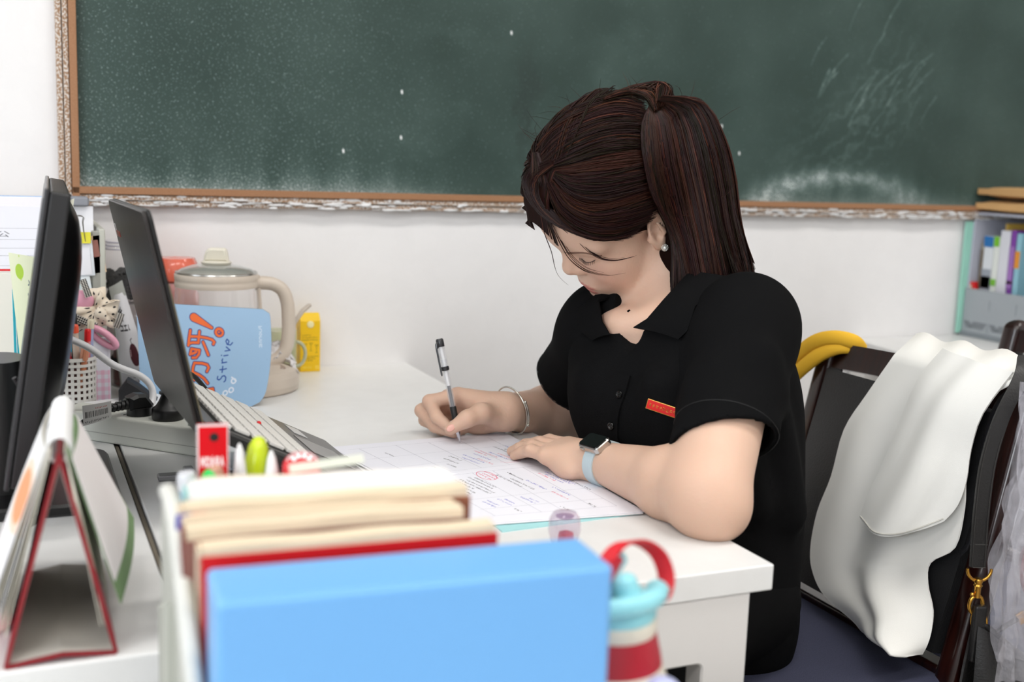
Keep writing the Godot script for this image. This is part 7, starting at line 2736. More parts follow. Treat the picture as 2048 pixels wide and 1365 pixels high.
func pens_basket() -> void:
	var o := thing("pen_basket", "white woven plastic pen basket with rows of small rectangular holes", "basket", Vector3(0.082, DESK, -1.785))
	var wh := mat("basket white", Color(0.83, 0.82, 0.80), 0.5)
	# wall built of rings and uprights that leave the holes open
	var s := Sh.new()
	var n := 22
	var r0 := 0.028
	var r1 := 0.0315
	var H := 0.088
	var rr := func(y: float) -> float: return lerpf(r0, r1, y / H)
	for k in 11:
		var y := 0.0 + H * k / 10.0
		var h := 0.0042 if k < 10 else 0.0050
		s.lathe([Vector2(rr.call(y) - 0.0010, y - h * 0.5), Vector2(rr.call(y) + 0.0006, y - h * 0.5), Vector2(rr.call(y) + 0.0006, y + h * 0.5), Vector2(rr.call(y) - 0.0010, y + h * 0.5), Vector2(rr.call(y) - 0.0010, y - h * 0.5)], X(Vector3(0, 0.003, 0)), 44)
	for i in n:
		var a := TAU * i / n
		var d := Vector3(cos(a), 0, sin(a))
		s.box(Vector3(0.0045, H, 0.0016), Transform3D(Basis(Vector3(-sin(a), 0, cos(a)), Vector3(0, 1, 0), d), d * (rr.call(H * 0.5) - 0.0004) + Vector3(0, H * 0.5 + 0.003, 0)), 0.0003)
	part("lattice_wall", s, wh, o)
	s = Sh.new()
	s.lathe([Vector2(0, 0), Vector2(r0, 0), Vector2(r0, 0.003), Vector2(0, 0.003)], X(), 36)
	part("base", s, wh, o)
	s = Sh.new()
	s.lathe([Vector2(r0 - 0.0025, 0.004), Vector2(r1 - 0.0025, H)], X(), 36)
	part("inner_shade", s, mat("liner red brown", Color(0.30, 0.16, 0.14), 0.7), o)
	var pen := func(label: String, at: Vector3, lean: Vector3, r: float, h: float, m: Material, hc: float, m2: Material) -> void:
		var t := thing("pen", label, "pen", o.position + at)
		var f := Transform3D(Basis.from_euler(lean * PI / 180.0), Vector3())
		var a := Sh.new()
		a.lathe([Vector2(0, 0), Vector2(r, 0), Vector2(r, h - hc)], f, 14)
		part("barrel", a, m, t)
		a = Sh.new()
		a.lathe([Vector2(r, h - hc), Vector2(r * 1.12, h - hc), Vector2(r * 1.12, h - 0.002), Vector2(r * 0.85, h), Vector2(0, h)], f, 14)
		a.box(Vector3(r * 0.7, hc * 0.9, 0.0012), f * X(Vector3(0, h - hc * 0.55, r * 1.3)), 0.0004)
		part("cap", a, m2, t)
	var clear := mat("clear barrel", Color(0.80, 0.72, 0.66), 0.2)
	pen.call("clear pen with an orange cap in the white basket", Vector3(0.006, 0.004, 0.010), Vector3(2, 0, 2), 0.0048, 0.138, clear, 0.012, mat("orange cap", Color(0.88, 0.33, 0.20), 0.35))
	pen.call("pen with a bright red cap, right of the orange-capped pen", Vector3(0.015, 0.004, 0.006), Vector3(1, 0, -2), 0.0042, 0.130, mat("pink barrel", Color(0.86, 0.50, 0.50), 0.25), 0.018, mat("bright red", Color(0.85, 0.10, 0.12), 0.35))
	pen.call("cream-ended pen at the right rim of the white basket", Vector3(0.018, 0.004, -0.006), Vector3(-1, 0, -3), 0.0045, 0.142, mat("blue clear barrel", Color(0.62, 0.66, 0.80), 0.2), 0.014, mat("cream end", Color(0.85, 0.82, 0.72), 0.4))
	pen.call("black pen with a clip at the back of the white basket", Vector3(0.004, 0.004, -0.014), Vector3(-2, 0, 1), 0.0046, 0.150, mats["dark plastic"], 0.030, mats["dark plastic"])
	pen.call("second black pen, leaning left in the white basket", Vector3(-0.006, 0.004, 0.004), Vector3(0, 0, 4), 0.0046, 0.136, mats["dark plastic"], 0.030, mats["dark plastic"])
	pen.call("brown-barrelled pen low in the front of the white basket", Vector3(0.0, 0.004, 0.018), Vector3(4, 0, -8), 0.0055, 0.108, mat("copper barrel", Color(0.72, 0.45, 0.32), 0.35), 0.020, mat("copper end", Color(0.76, 0.50, 0.38), 0.35))
	# red sachet
	var im := canvas(96, 160, Color(0.80, 0.06, 0.12))
	var rng := RandomNumberGenerator.new()
	rng.seed = 77
	scribble(im, Vector2(20, 40), Vector2(0.8, 0.5), 60, 10, 1.5, Color(0.95, 0.85, 0.85), rng)
	scribble(im, Vector2(16, 110), Vector2.RIGHT, 60, 22, 2.2, Color(0.92, 0.8, 0.8), rng)
	s = Sh.new()
	s.sheet(poly_sheet(Vector3(-0.016, 0.062, 0), Vector3(-0.006, 0.066, 0), Vector3(0.016, -0.055, 0), Vector3(-0.020, -0.055, 0), 6, Vector3(0, 0, 0.005)), 0.001)
	lone("sachet", s, picture("sachet", im, 0.35), "red printed sachet standing at the left of the white basket", "sachet", Vector3(0.070, 0.855, -1.800))
	s = Sh.new()
	s.box(Vector3(0.030, 0.105, 0.020), X(), 0.003)
	lone("pencil_case", s, mat("sky blue case", Color(0.25, 0.66, 0.78), 0.5), "narrow sky blue case between the monitor and the polka-dot bow", "case", Vector3(0.074, 0.886, -1.850), 0.0)
	# white pack with pink checks and a blue foot
	var pk := canvas(96, 256, Color(0.88, 0.88, 0.92))
	for y in range(110, 215):
		for x in 96:
			if (x / 14) % 2 == 0 or (y / 14) % 2 == 0:
				pk.set_pixel(x, y, pk.get_pixel(x, y).lerp(Color(0.88, 0.55, 0.68), 0.30 if ((x / 14) % 2 == 0) != ((y / 14) % 2 == 0) else 0.55))
	for y in range(215, 256):
		for x in 96:
			pk.set_pixel(x, y, Color(0.45, 0.70, 0.86))
	s = Sh.new()
	s.box(Vector3(0.034, 0.115, 0.012), X(Vector3(0, 0.0575, 0)), 0.004, 2)
	lone("tissue_pack", s, picture("tissue pack", pk, 0.4), "white pack with faint pink checks and a blue foot, right of the pen basket", "pack", Vector3(0.118, DESK, -1.815))
	bow()
	# pink plastic ring, a handle that sticks out
	o = thing("scissors", "pink oval finger loops sticking out beside the polka-dot bow", "scissors", Vector3(0.115, 0.888, -1.812))
	s = Sh.new()
	var ring := []
	for i in 24:
		var a := TAU * i / 24
		ring.append(Vector3(0.010, -0.022, 0.006) + Vector3(0.76, -0.62, 0.1).normalized() * cos(a) * 0.022 + Vector3(0.5, 0.6, 0.5).normalized() * sin(a) * 0.0085)
	s.tube(ring, 0.0052, 10, true)
	var pink := mat("pink plastic", Color(0.92, 0.66, 0.75), 0.3)
	part("finger_loop", s, pink, o)
	s = Sh.new()
	s.ball(Vector3(0.020, 0.015, 0.008), X(Vector3(-0.020, 0.033, -0.012), Vector3(0, 0, -15)), 10, 16)
	part("finger_loop", s, pink, o)


func bow() -> void:
	var o := thing("hair_bow", "cream fabric hair bow with black hearts and a black gingham ribbon edge", "hair bow", Vector3(0.118, 0.905, -1.832))
	var rng := RandomNumberGenerator.new()
	rng.seed = 6
	var im := canvas(256, 256, Color(0.91, 0.86, 0.79))
	for i in 4:
		for j in 4:
			glyph(im, "50,85 20,45 30,25 50,40 70,25 80,45 50,85;40,45 60,45;50,50 50,70", Vector2(32 + 64 * i + 32 * (j % 2), 32 + 64 * j), Vector2(22, 24), 4.0, Color(0.06, 0.05, 0.06), rng.randf_range(-0.5, 0.5))
	var cloth_m := picture("heart cloth", im, 0.8)
	var chk := canvas(24, 96, Color(0.92, 0.90, 0.86))
	for y in 96:
		for x in 24:
			if (x / 4) % 2 == 0 and (y / 4) % 2 == 0:
				chk.set_pixel(x, y, Color(0.04, 0.04, 0.04))
			elif (x / 4) % 2 == 0 or (y / 4) % 2 == 0:
				chk.set_pixel(x, y, Color(0.45, 0.44, 0.43))
	var gm := picture("gingham", chk, 0.8)
	# loops and tails: puffed closed bands
	for q in [[-158.0, 0.044, 0.040, 0.008], [-12.0, 0.030, 0.044, 0.012], [98.0, 0.034, 0.036, 0.000], [-70.0, 0.026, 0.040, 0.014], [40.0, 0.024, 0.038, 0.006]]:
		var a: float = deg_to_rad(q[0])
		var d := Vector3(cos(a), sin(a), 0)
		var side := Vector3(-sin(a), cos(a), 0)
		var rows := []
		for i in 15:
			var f := i / 14.0
			var row := []
			for j in 9:
				var w := j / 8.0 - 0.5
				var open := sin(PI * f)
				row.append(d * q[1] * sin(PI * f * 0.5 if f < 0.5 else PI * (1.0 - f) * 0.5) * 1.35 + side * w * q[2] * (0.35 + 0.65 * open) + Vector3(0, 0, q[3] + (0.017 * cos(PI * f)) * open + 0.004 * sin(w * 14.0 + q[0]) * open))
			rows.append(row)
		var s := Sh.new()
		s.sheet(rows, 0.0012)
		part("loop", s, cloth_m, o)
	for q in [[Vector3(-0.002, -0.022, 0.026), Vector3(-0.036, -0.006, 0.018)], [Vector3(-0.020, 0.048, 0.016), Vector3(-0.012, 0.022, 0.020)], [Vector3(0.034, -0.004, 0.018), Vector3(0.026, -0.026, 0.018)]]:
		var s := Sh.new()
		var dir: Vector3 = (q[1] - q[0]).normalized()
		var up := dir.cross(Vector3(0, 0, 1)).normalized()
		s.sheet([[q[0] - up * 0.005, q[0] + up * 0.005], [q[0].lerp(q[1], 0.5) - up * 0.005 + Vector3(0, 0, 0.003), q[0].lerp(q[1], 0.5) + up * 0.005 + Vector3(0, 0, 0.003)], [q[1] - up * 0.005, q[1] + up * 0.005]], 0.001)
		part("ribbon_edge", s, gm, o)
	var k := Sh.new()
	k.ball(Vector3(0.009, 0.011, 0.009), X(Vector3(0.004, -0.004, 0.022), Vector3(0, 0, 20)), 10, 14)
	part("knot", k, cloth_m, o)


func kettle_corner() -> void:
	# jars behind the laptop
	var clear := glass("clear plastic", Color(0.96, 0.96, 0.99), 0.06, 0.03)
	var o := thing("jar", "tall clear jar half filled with black pieces, left of the laptop lid", "jar", Vector3(0.180, 0.893, -2.02))
	var s := Sh.new()
	s.lathe([Vector2(0, 0), Vector2(0.036, 0), Vector2(0.038, 0.003), Vector2(0.038, 0.082), Vector2(0.035, 0.088), Vector2(0.036, 0.090), Vector2(0.036, 0.104), Vector2(0, 0.105)], X(), 36)
	part("body", s, clear, o)
	s = Sh.new()
	for y: float in [0.090, 0.096, 0.102]:
		var ring := []
		for i in 30:
			ring.append(Vector3(cos(TAU * i / 30) * 0.0372, y, sin(TAU * i / 30) * 0.0372))
		s.tube(ring, 0.0012, 5, true)
	part("lid_thread", s, mat("pale lilac plastic", Color(0.78, 0.77, 0.82), 0.25), o)
	var rng := RandomNumberGenerator.new()
	rng.seed = 21
	s = Sh.new()
	for i in 420:
		var a := rng.randf() * TAU
		var r := sqrt(rng.randf()) * 0.032
		s.ball(Vector3(rng.randf_range(0.004, 0.009), rng.randf_range(0.003, 0.007), rng.randf_range(0.004, 0.008)), X(Vector3(cos(a) * r, rng.randf_range(0.006, 0.052), sin(a) * r), Vector3(rng.randf() * 180, rng.randf() * 180, 0)), 5, 7)
	part("black_pieces", s, mat("dried black", Color(0.012, 0.012, 0.014), 0.9), o).set_meta("kind", "stuff")
	o = thing("jar", "clear jar with a dark red filling, under the jar of black pieces", "jar", Vector3(0.195, DESK, -2.02))
	s = Sh.new()
	s.lathe([Vector2(0, 0), Vector2(0.041, 0), Vector2(0.043, 0.004), Vector2(0.043, 0.118), Vector2(0.039, 0.126), Vector2(0.040, 0.128), Vector2(0.040, 0.142), Vector2(0, 0.143)], X(), 36)
	part("body", s, clear, o)
	s = Sh.new()
	s.lathe([Vector2(0, 0.003), Vector2(0.040, 0.003), Vector2(0.0405, 0.050), Vector2(0.038, 0.066), Vector2(0, 0.068)], X(), 30)
	part("red_filling", s, mat("dark red paste", Color(0.42, 0.03, 0.06), 0.3), o)
	s = Sh.new()
	s.lathe([Vector2(0.0432, 0.036), Vector2(0.0438, 0.038), Vector2(0.0438, 0.048), Vector2(0.0432, 0.050)], X(), 30)
	part("label_band", s, mat("navy band", Color(0.05, 0.06, 0.10), 0.5), o)
	# white paper bag with a cherry print
	var im := canvas(200, 400, Color(0.90, 0.90, 0.92))
	var ink := Color(0.12, 0.12, 0.14)
	for q in [[120, 235, 34, 44], [178, 240, 20, 30]]:
		for y in range(int(q[1] - q[3]), int(q[1] + q[3])):
			for x in range(int(q[0] - q[2]), mini(200, int(q[0] + q[2]))):
				if Vector2((x - q[0]) / float(q[2]), (y - q[1]) / float(q[3])).length() < 1.0:
					im.set_pixel(x, y, Color(0.30, 0.10, 0.14))
	stroke(im, [Vector2(120, 196), Vector2(112, 178), Vector2(126, 172)], 2.0, ink)
	stroke(im, [Vector2(98, 215), Vector2(94, 240)], 2.0, Color(0.85, 0.7, 0.72))
	glyph(im, "30,10 12,60;30,35 60,20;55,20 40,90;60,40 90,30;75,10 75,95", Vector2(70, 75), Vector2(60, 62), 3.0, ink)
	glyph(im, "10,20 30,20 30,80 5,80;45,20 70,20;57,20 57,80;40,80 75,80;90,20 90,75 97,80", Vector2(90, 130), Vector2(90, 30), 3.0, ink)
	for i in 4:
		scribble(im, Vector2(60, 310 + i * 18), Vector2(1, -0.1), 100, 8, 1.0, Color(0.45, 0.45, 0.48), rng)
	o = thing("paper_bag", "white tapered bag printed with dark cherries and a few characters, beside the laptop lid", "bag", Vector3(0.173, DESK, -1.925))
	s = Sh.new()
	s.sheet(poly_sheet(Vector3(-0.026, 0.165, 0.0), Vector3(-0.006, 0.172, 0), Vector3(0.040, 0.001, 0.012), Vector3(-0.012, 0.001, 0.012), 8, Vector3(0, 0, 0.012)), 0.0012)
	part("front", s, picture("cherry print", im, 0.6), o)
	s = Sh.new()
	s.sheet(poly_sheet(Vector3(-0.026, 0.165, 0.0), Vector3(-0.006, 0.172, 0), Vector3(0.040, 0.001, -0.014), Vector3(-0.012, 0.001, -0.014), 8, Vector3(0, 0, -0.012)), 0.0012)
	part("rear", s, mats["paper white"], o)
	s = Sh.new()
	s.sheet([[Vector3(-0.0265, 0.165, 0.0), Vector3(-0.0260, 0.165, 0.0005)], [Vector3(-0.020, 0.08, -0.014), Vector3(-0.020, 0.08, 0.018)], [Vector3(-0.012, 0.001, -0.014), Vector3(-0.012, 0.001, 0.012)]], 0.0012)
	part("gusset", s, mat("bag grey", Color(0.70, 0.71, 0.69), 0.6), o)
	s = Sh.new()
	s.sheet(poly_sheet(Vector3(-0.030, 0.178, 0.002), Vector3(-0.010, 0.190, 0.004), Vector3(-0.004, 0.166, 0.003), Vector3(-0.026, 0.158, 0.003), 3, Vector3(0, 0, 0.004)), 0.0012)
	part("folded_top", s, mats["bag grey"], o)
	kettle()
	# coral jar with a faceted lid
	o = thing("jar", "pink jar with a coral faceted lid, behind the glass kettle", "jar", Vector3(0.262, DESK, -2.055))
	s = Sh.new()
	s.lathe([Vector2(0, 0), Vector2(0.038, 0), Vector2(0.041, 0.004), Vector2(0.041, 0.150), Vector2(0.037, 0.165), Vector2(0.035, 0.172)], X(), 36)
	var rose := glass("rose plastic", Color(0.93, 0.62, 0.60), 0.55, 0.12)
	part("body", s, rose, o)
	s = Sh.new()
	s.lathe([Vector2(0, 0.002), Vector2(0.035, 0.002), Vector2(0.036, 0.14), Vector2(0, 0.142)], X(), 24)
	part("filling", s, mat("pale pink", Color(0.86, 0.66, 0.63), 0.6), o)
	s = Sh.new()
	var pf := [Vector2(0.030, 0.172), Vector2(0.041, 0.176), Vector2(0.044, 0.192), Vector2(0.034, 0.214), Vector2(0, 0.216)]
	s.lathe(pf, X(), 9)
	part("lid", s, mat("coral lid", Color(0.90, 0.45, 0.36), 0.12), o)
	# mouse pad that leans on the kettle
	mouse_pad()
	# drink carton
	im = canvas(160, 384, Color(0.95, 0.77, 0.03))
	ink = Color(0.42, 0.33, 0.02)
	for i in 3:
		scribble(im, Vector2(12, 112 + i * 18), Vector2.RIGHT, 70 if i == 0 else 125, 8, 1.1, ink, rng)
	for q in [[40, 190], [85, 185], [130, 200]]:
		stroke(im, [Vector2(q[0] - 12, q[1] - 18), Vector2(q[0], q[1]), Vector2(q[0] + 12, q[1] - 18), Vector2(q[0] - 12, q[1] - 18)], 1.2, ink)
		stroke(im, [Vector2(q[0], q[1]), Vector2(q[0], q[1] + 40)], 1.2, ink)
		stroke(im, [Vector2(q[0] - 9, q[1] + 40), Vector2(q[0] + 9, q[1] + 40)], 1.2, ink)
	for i in 3:
		scribble(im, Vector2(20, 272 + i * 15), Vector2.RIGHT, 120 - i * 20, 8, 1.0, ink, rng)
	scribble(im, Vector2(24, 356), Vector2.RIGHT, 60, 12, 1.6, Color(1.0, 0.90, 0.45), rng)
	glyph(im, "15,15 85,15 85,85 15,85 15,15", Vector2(134, 350), Vector2(26, 26), 2.0, Color(1.0, 0.9, 0.5))
	o = thing("drink_carton", "small yellow drink carton against the wall at the end of the desk", "carton", Vector3(0.5045, DESK, -2.082))
	s = Sh.new()
	s.box(Vector3(0.038, 0.096, 0.036), X(Vector3(0, 0.048, 0)), 0.0015)
	part("body", s, picture("carton print", im, 0.4), o)
	s = Sh.new()
	s.prism(PackedVector2Array([Vector2(-0.018, 0.095), Vector2(0.018, 0.095), Vector2(0.006, 0.1065), Vector2(-0.006, 0.1095)]), 0.038, X(Vector3(), Vector3(0, 90, 0)), 0.0008)
	part("gable_top", s, mat("carton yellow", Color(0.95, 0.78, 0.10), 0.4), o)
	s = Sh.new()
	s.lathe([Vector2(0, 0.0018), Vector2(0.005, 0.0018), Vector2(0.0065, 0.001), Vector2(0.0065, 0)], X(Vector3(0, 0.089, 0.018), Vector3(90, 0, 0)), 20)
	part("pull_tab", s, mat("tab cream", Color(0.95, 0.91, 0.70), 0.4), o)
	# glass mug with a spoon
	o = thing("glass_mug", "small glass mug with a greenish handle, half hidden behind the kettle", "mug", Vector3(0.440, DESK, -2.015))
	s = Sh.new()
	s.lathe([Vector2(0, 0), Vector2(0.026, 0), Vector2(0.0275, 0.003), Vector2(0.0275, 0.088), Vector2(0.0255, 0.088), Vector2(0.0255, 0.005), Vector2(0, 0.005)], X(), 32)
	part("body", s, glass("mug glass", Color(0.85, 0.88, 0.70), 0.3, 0.05), o)
	s = Sh.new()
	var hd := []
	for i in 15:
		var a := -PI * 0.5 + PI * i / 14.0
		hd.append(Vector3(0.0265 + cos(a) * 0.016, 0.044 + sin(a) * 0.022, 0.004))
	s.tube(hd, 0.0032, 10)
	part("handle", s, mat("green glass", Color(0.72, 0.73, 0.62), 0.15), o)
	s = Sh.new()
	s.lathe([Vector2(0, 0.004), Vector2(0.0252, 0.004), Vector2(0.0252, 0.055), Vector2(0, 0.055)], X(), 28)
	part("drink", s, mat("olive tea", Color(0.62, 0.58, 0.25), 0.2), o)
	o = thing("spoon", "beige plastic spoon handle slanting out of the glass mug", "spoon", Vector3(0.440, 0.760, -2.012))
	s = Sh.new()
	s.tube([Vector3(-0.006, 0.0, 0), Vector3(0.014, 0.075, 0.004), Vector3(0.024, 0.096, 0.006), Vector3(0.036, 0.113, 0.007), Vector3(0.046, 0.122, 0.008), Vector3(0.050, 0.124, 0.008)], [0.0045, 0.0055, 0.0068, 0.0072, 0.0064, 0.0045], 10, false, 0.6)
	part("handle", s, mat("beige plastic", Color(0.80, 0.76, 0.71), 0.45), o)
	# crumpled tissue
	o = thing("tissue", "crumpled white tissue lying against the kettle base under its handle", "tissue", Vector3(0.415, 0.794, -1.925))
	var fn := FastNoiseLite.new()
	fn.frequency = 18.0
	fn.seed = 5
	var rows := []
	for i in 15:
		var row := []
		for j in 15:
			var u := i / 14.0 - 0.5
			var v := j / 14.0 - 0.5
			var k := fn.get_noise_2d(u * 2.0, v * 2.0)
			row.append(Vector3(u * 0.060 + 0.008 * k, 0.028 - 0.085 * absf(u) * (0.6 + 0.4 * absf(v)) + 0.014 * fn.get_noise_2d(u * 3.0 + 4.0, v * 3.0) - 0.018 * v, v * 0.034 + 0.010 * k))
		rows.append(row)
	s = Sh.new()
	s.sheet(rows, 0.0008)
	part("sheet", s, mat("tissue white", Color(0.94, 0.93, 0.93), 0.9), o)


func kettle() -> void:
	var o := thing("kettle", "glass kettle with beige lid knob, handle and base, behind the blue mouse pad", "kettle", Vector3(0.312, DESK, -1.925))
	var be := mat("kettle beige", Color(0.815, 0.765, 0.71), 0.4)
	var s := Sh.new()
	# base, drawn out to the right where the panel is
	var bp := PackedVector2Array()
	for i in 48:
		var a := TAU * i / 48
		var c := cos(a)
		bp.append(Vector2(c * 0.108 + 0.030, sin(a) * 0.086 * (1.0 - 0.12 * c)))
	var lay := func(sc: float, y: float) -> Array:
		var r := []
		for q in bp:
			r.append(Vector3((q.x - 0.030) * sc + 0.030, y, q.y * sc))
		return r
	var prof := [[0.0, 0.0], [0.94, 0.0], [0.985, 0.003], [1.0, 0.012], [0.99, 0.026], [0.955, 0.036], [0.86, 0.041], [0.72, 0.046], [0.0, 0.048]]
	for i in prof.size() - 1:
		var A: Array = lay.call(prof[i][0], prof[i][1])
		var B: Array = lay.call(prof[i + 1][0], prof[i + 1][1])
		for j in 48:
			var k := (j + 1) % 48
			var dn := Vector2(prof[i + 1][1] - prof[i][1], -(prof[i + 1][0] - prof[i][0]) * 0.095)
			var c1 := Vector3(bp[j].x - 0.03, 0, bp[j].y).normalized()
			var c2 := Vector3(bp[k].x - 0.03, 0, bp[k].y).normalized()
			var n1 := (c1 * dn.x + Vector3.UP * dn.y).normalized()
			var n2 := (c2 * dn.x + Vector3.UP * dn.y).normalized()
			s.tri(A[j], A[k], B[k], n1, n2, n2)
			s.tri(A[j], B[k], B[j], n1, n2, n1)
	part("base", s, be, o)
	s = Sh.new()
	s.prism(rounded(0.040, 0.020, 0.006), 0.002, X(Vector3(0.088, 0.0435, 0.035), Vector3(-78, 20, 0)), 0.0006)
	part("control_panel", s, mat("panel brown", Color(0.62, 0.55, 0.50), 0.25), o)
	s = Sh.new()
	s.lathe([Vector2(0, 0.046), Vector2(0.066, 0.046), Vector2(0.0725, 0.050), Vector2(0.073, 0.060), Vector2(0.0725, 0.064)], X(), 48)
	part("foot_ring", s, be, o)
	s = Sh.new()
	s.lathe([Vector2(0.0725, 0.062), Vector2(0.0735, 0.075), Vector2(0.0725, 0.11), Vector2(0.0690, 0.15), Vector2(0.0655, 0.182)], X(), 56)
	part("glass_body", s, glass("kettle glass", Color(0.97, 0.97, 0.97), 0.10, 0.02), o)
	s = Sh.new()
	s.lathe([Vector2(0.0650, 0.178), Vector2(0.0668, 0.178), Vector2(0.0672, 0.181), Vector2(0.0672, 0.186), Vector2(0.0664, 0.188), Vector2(0.0672, 0.190), Vector2(0.0676, 0.198), Vector2(0.0660, 0.200), Vector2(0.0630, 0.200)], X(), 56)
	part("rim_band", s, be, o)
	s = Sh.new()
	s.lathe([Vector2(0.0655, 0.199), Vector2(0.0668, 0.2005), Vector2(0.0660, 0.203), Vector2(0.0640, 0.2035)], X(), 56)
	part("lid_rim", s, mat("steel", Color(0.75, 0.74, 0.72), 0.22, 0.95), o)
	s = Sh.new()
	s.lathe([Vector2(0.0645, 0.2025), Vector2(0.056, 0.2075), Vector2(0.040, 0.2125), Vector2(0.022, 0.215), Vector2(0, 0.2155)], X(), 48)
	part("glass_lid", s, glass("lid glass", Color(0.80, 0.84, 0.82), 0.30, 0.03), o)
	s = Sh.new()
	s.lathe([Vector2(0, 0.212), Vector2(0.018, 0.212), Vector2(0.024, 0.216), Vector2(0.025, 0.2185), Vector2(0.020, 0.2205), Vector2(0, 0.221)], X(), 32)
	var kn := PackedVector2Array()
	for q in [[-0.021, 0.219], [0.021, 0.219], [0.0195, 0.228], [0.0180, 0.236], [0.0165, 0.2395], [0.0130, 0.242], [-0.0090, 0.242], [-0.0130, 0.2405], [-0.0165, 0.236], [-0.0190, 0.229]]:
		kn.append(Vector2(q[0], q[1]))
	s.prism(kn, 0.016, X(Vector3(0, 0, 0), Vector3(0, -18, 0)), 0.004)
	part("lid_knob", s, mat("knob cream", Color(0.88, 0.86, 0.80), 0.4), o)
	s = Sh.new()
	var hp := spline([Vector3(0.064, 0.183, 0.0), Vector3(0.078, 0.1835, 0), Vector3(0.095, 0.181, 0.0), Vector3(0.110, 0.171, 0), Vector3(0.118, 0.152, 0.0), Vector3(0.1205, 0.125, 0), Vector3(0.1205, 0.095, 0), Vector3(0.115, 0.068, 0), Vector3(0.100, 0.052, 0), Vector3(0.080, 0.047, 0)], 5)
	for i in hp.size():
		hp[i] = Vector3(hp[i].x * 0.985, hp[i].y, hp[i].x * 0.06)
	s.tube(hp, 0.0115, 14, false, 0.95, Vector3(0, 0, 1))
	s.box(Vector3(0.006, 0.12, 0.016), X(Vector3(0.0705, 0.138, 0.004), Vector3(0, 0, 3.5)), 0.0025)
	part("handle", s, be, o)


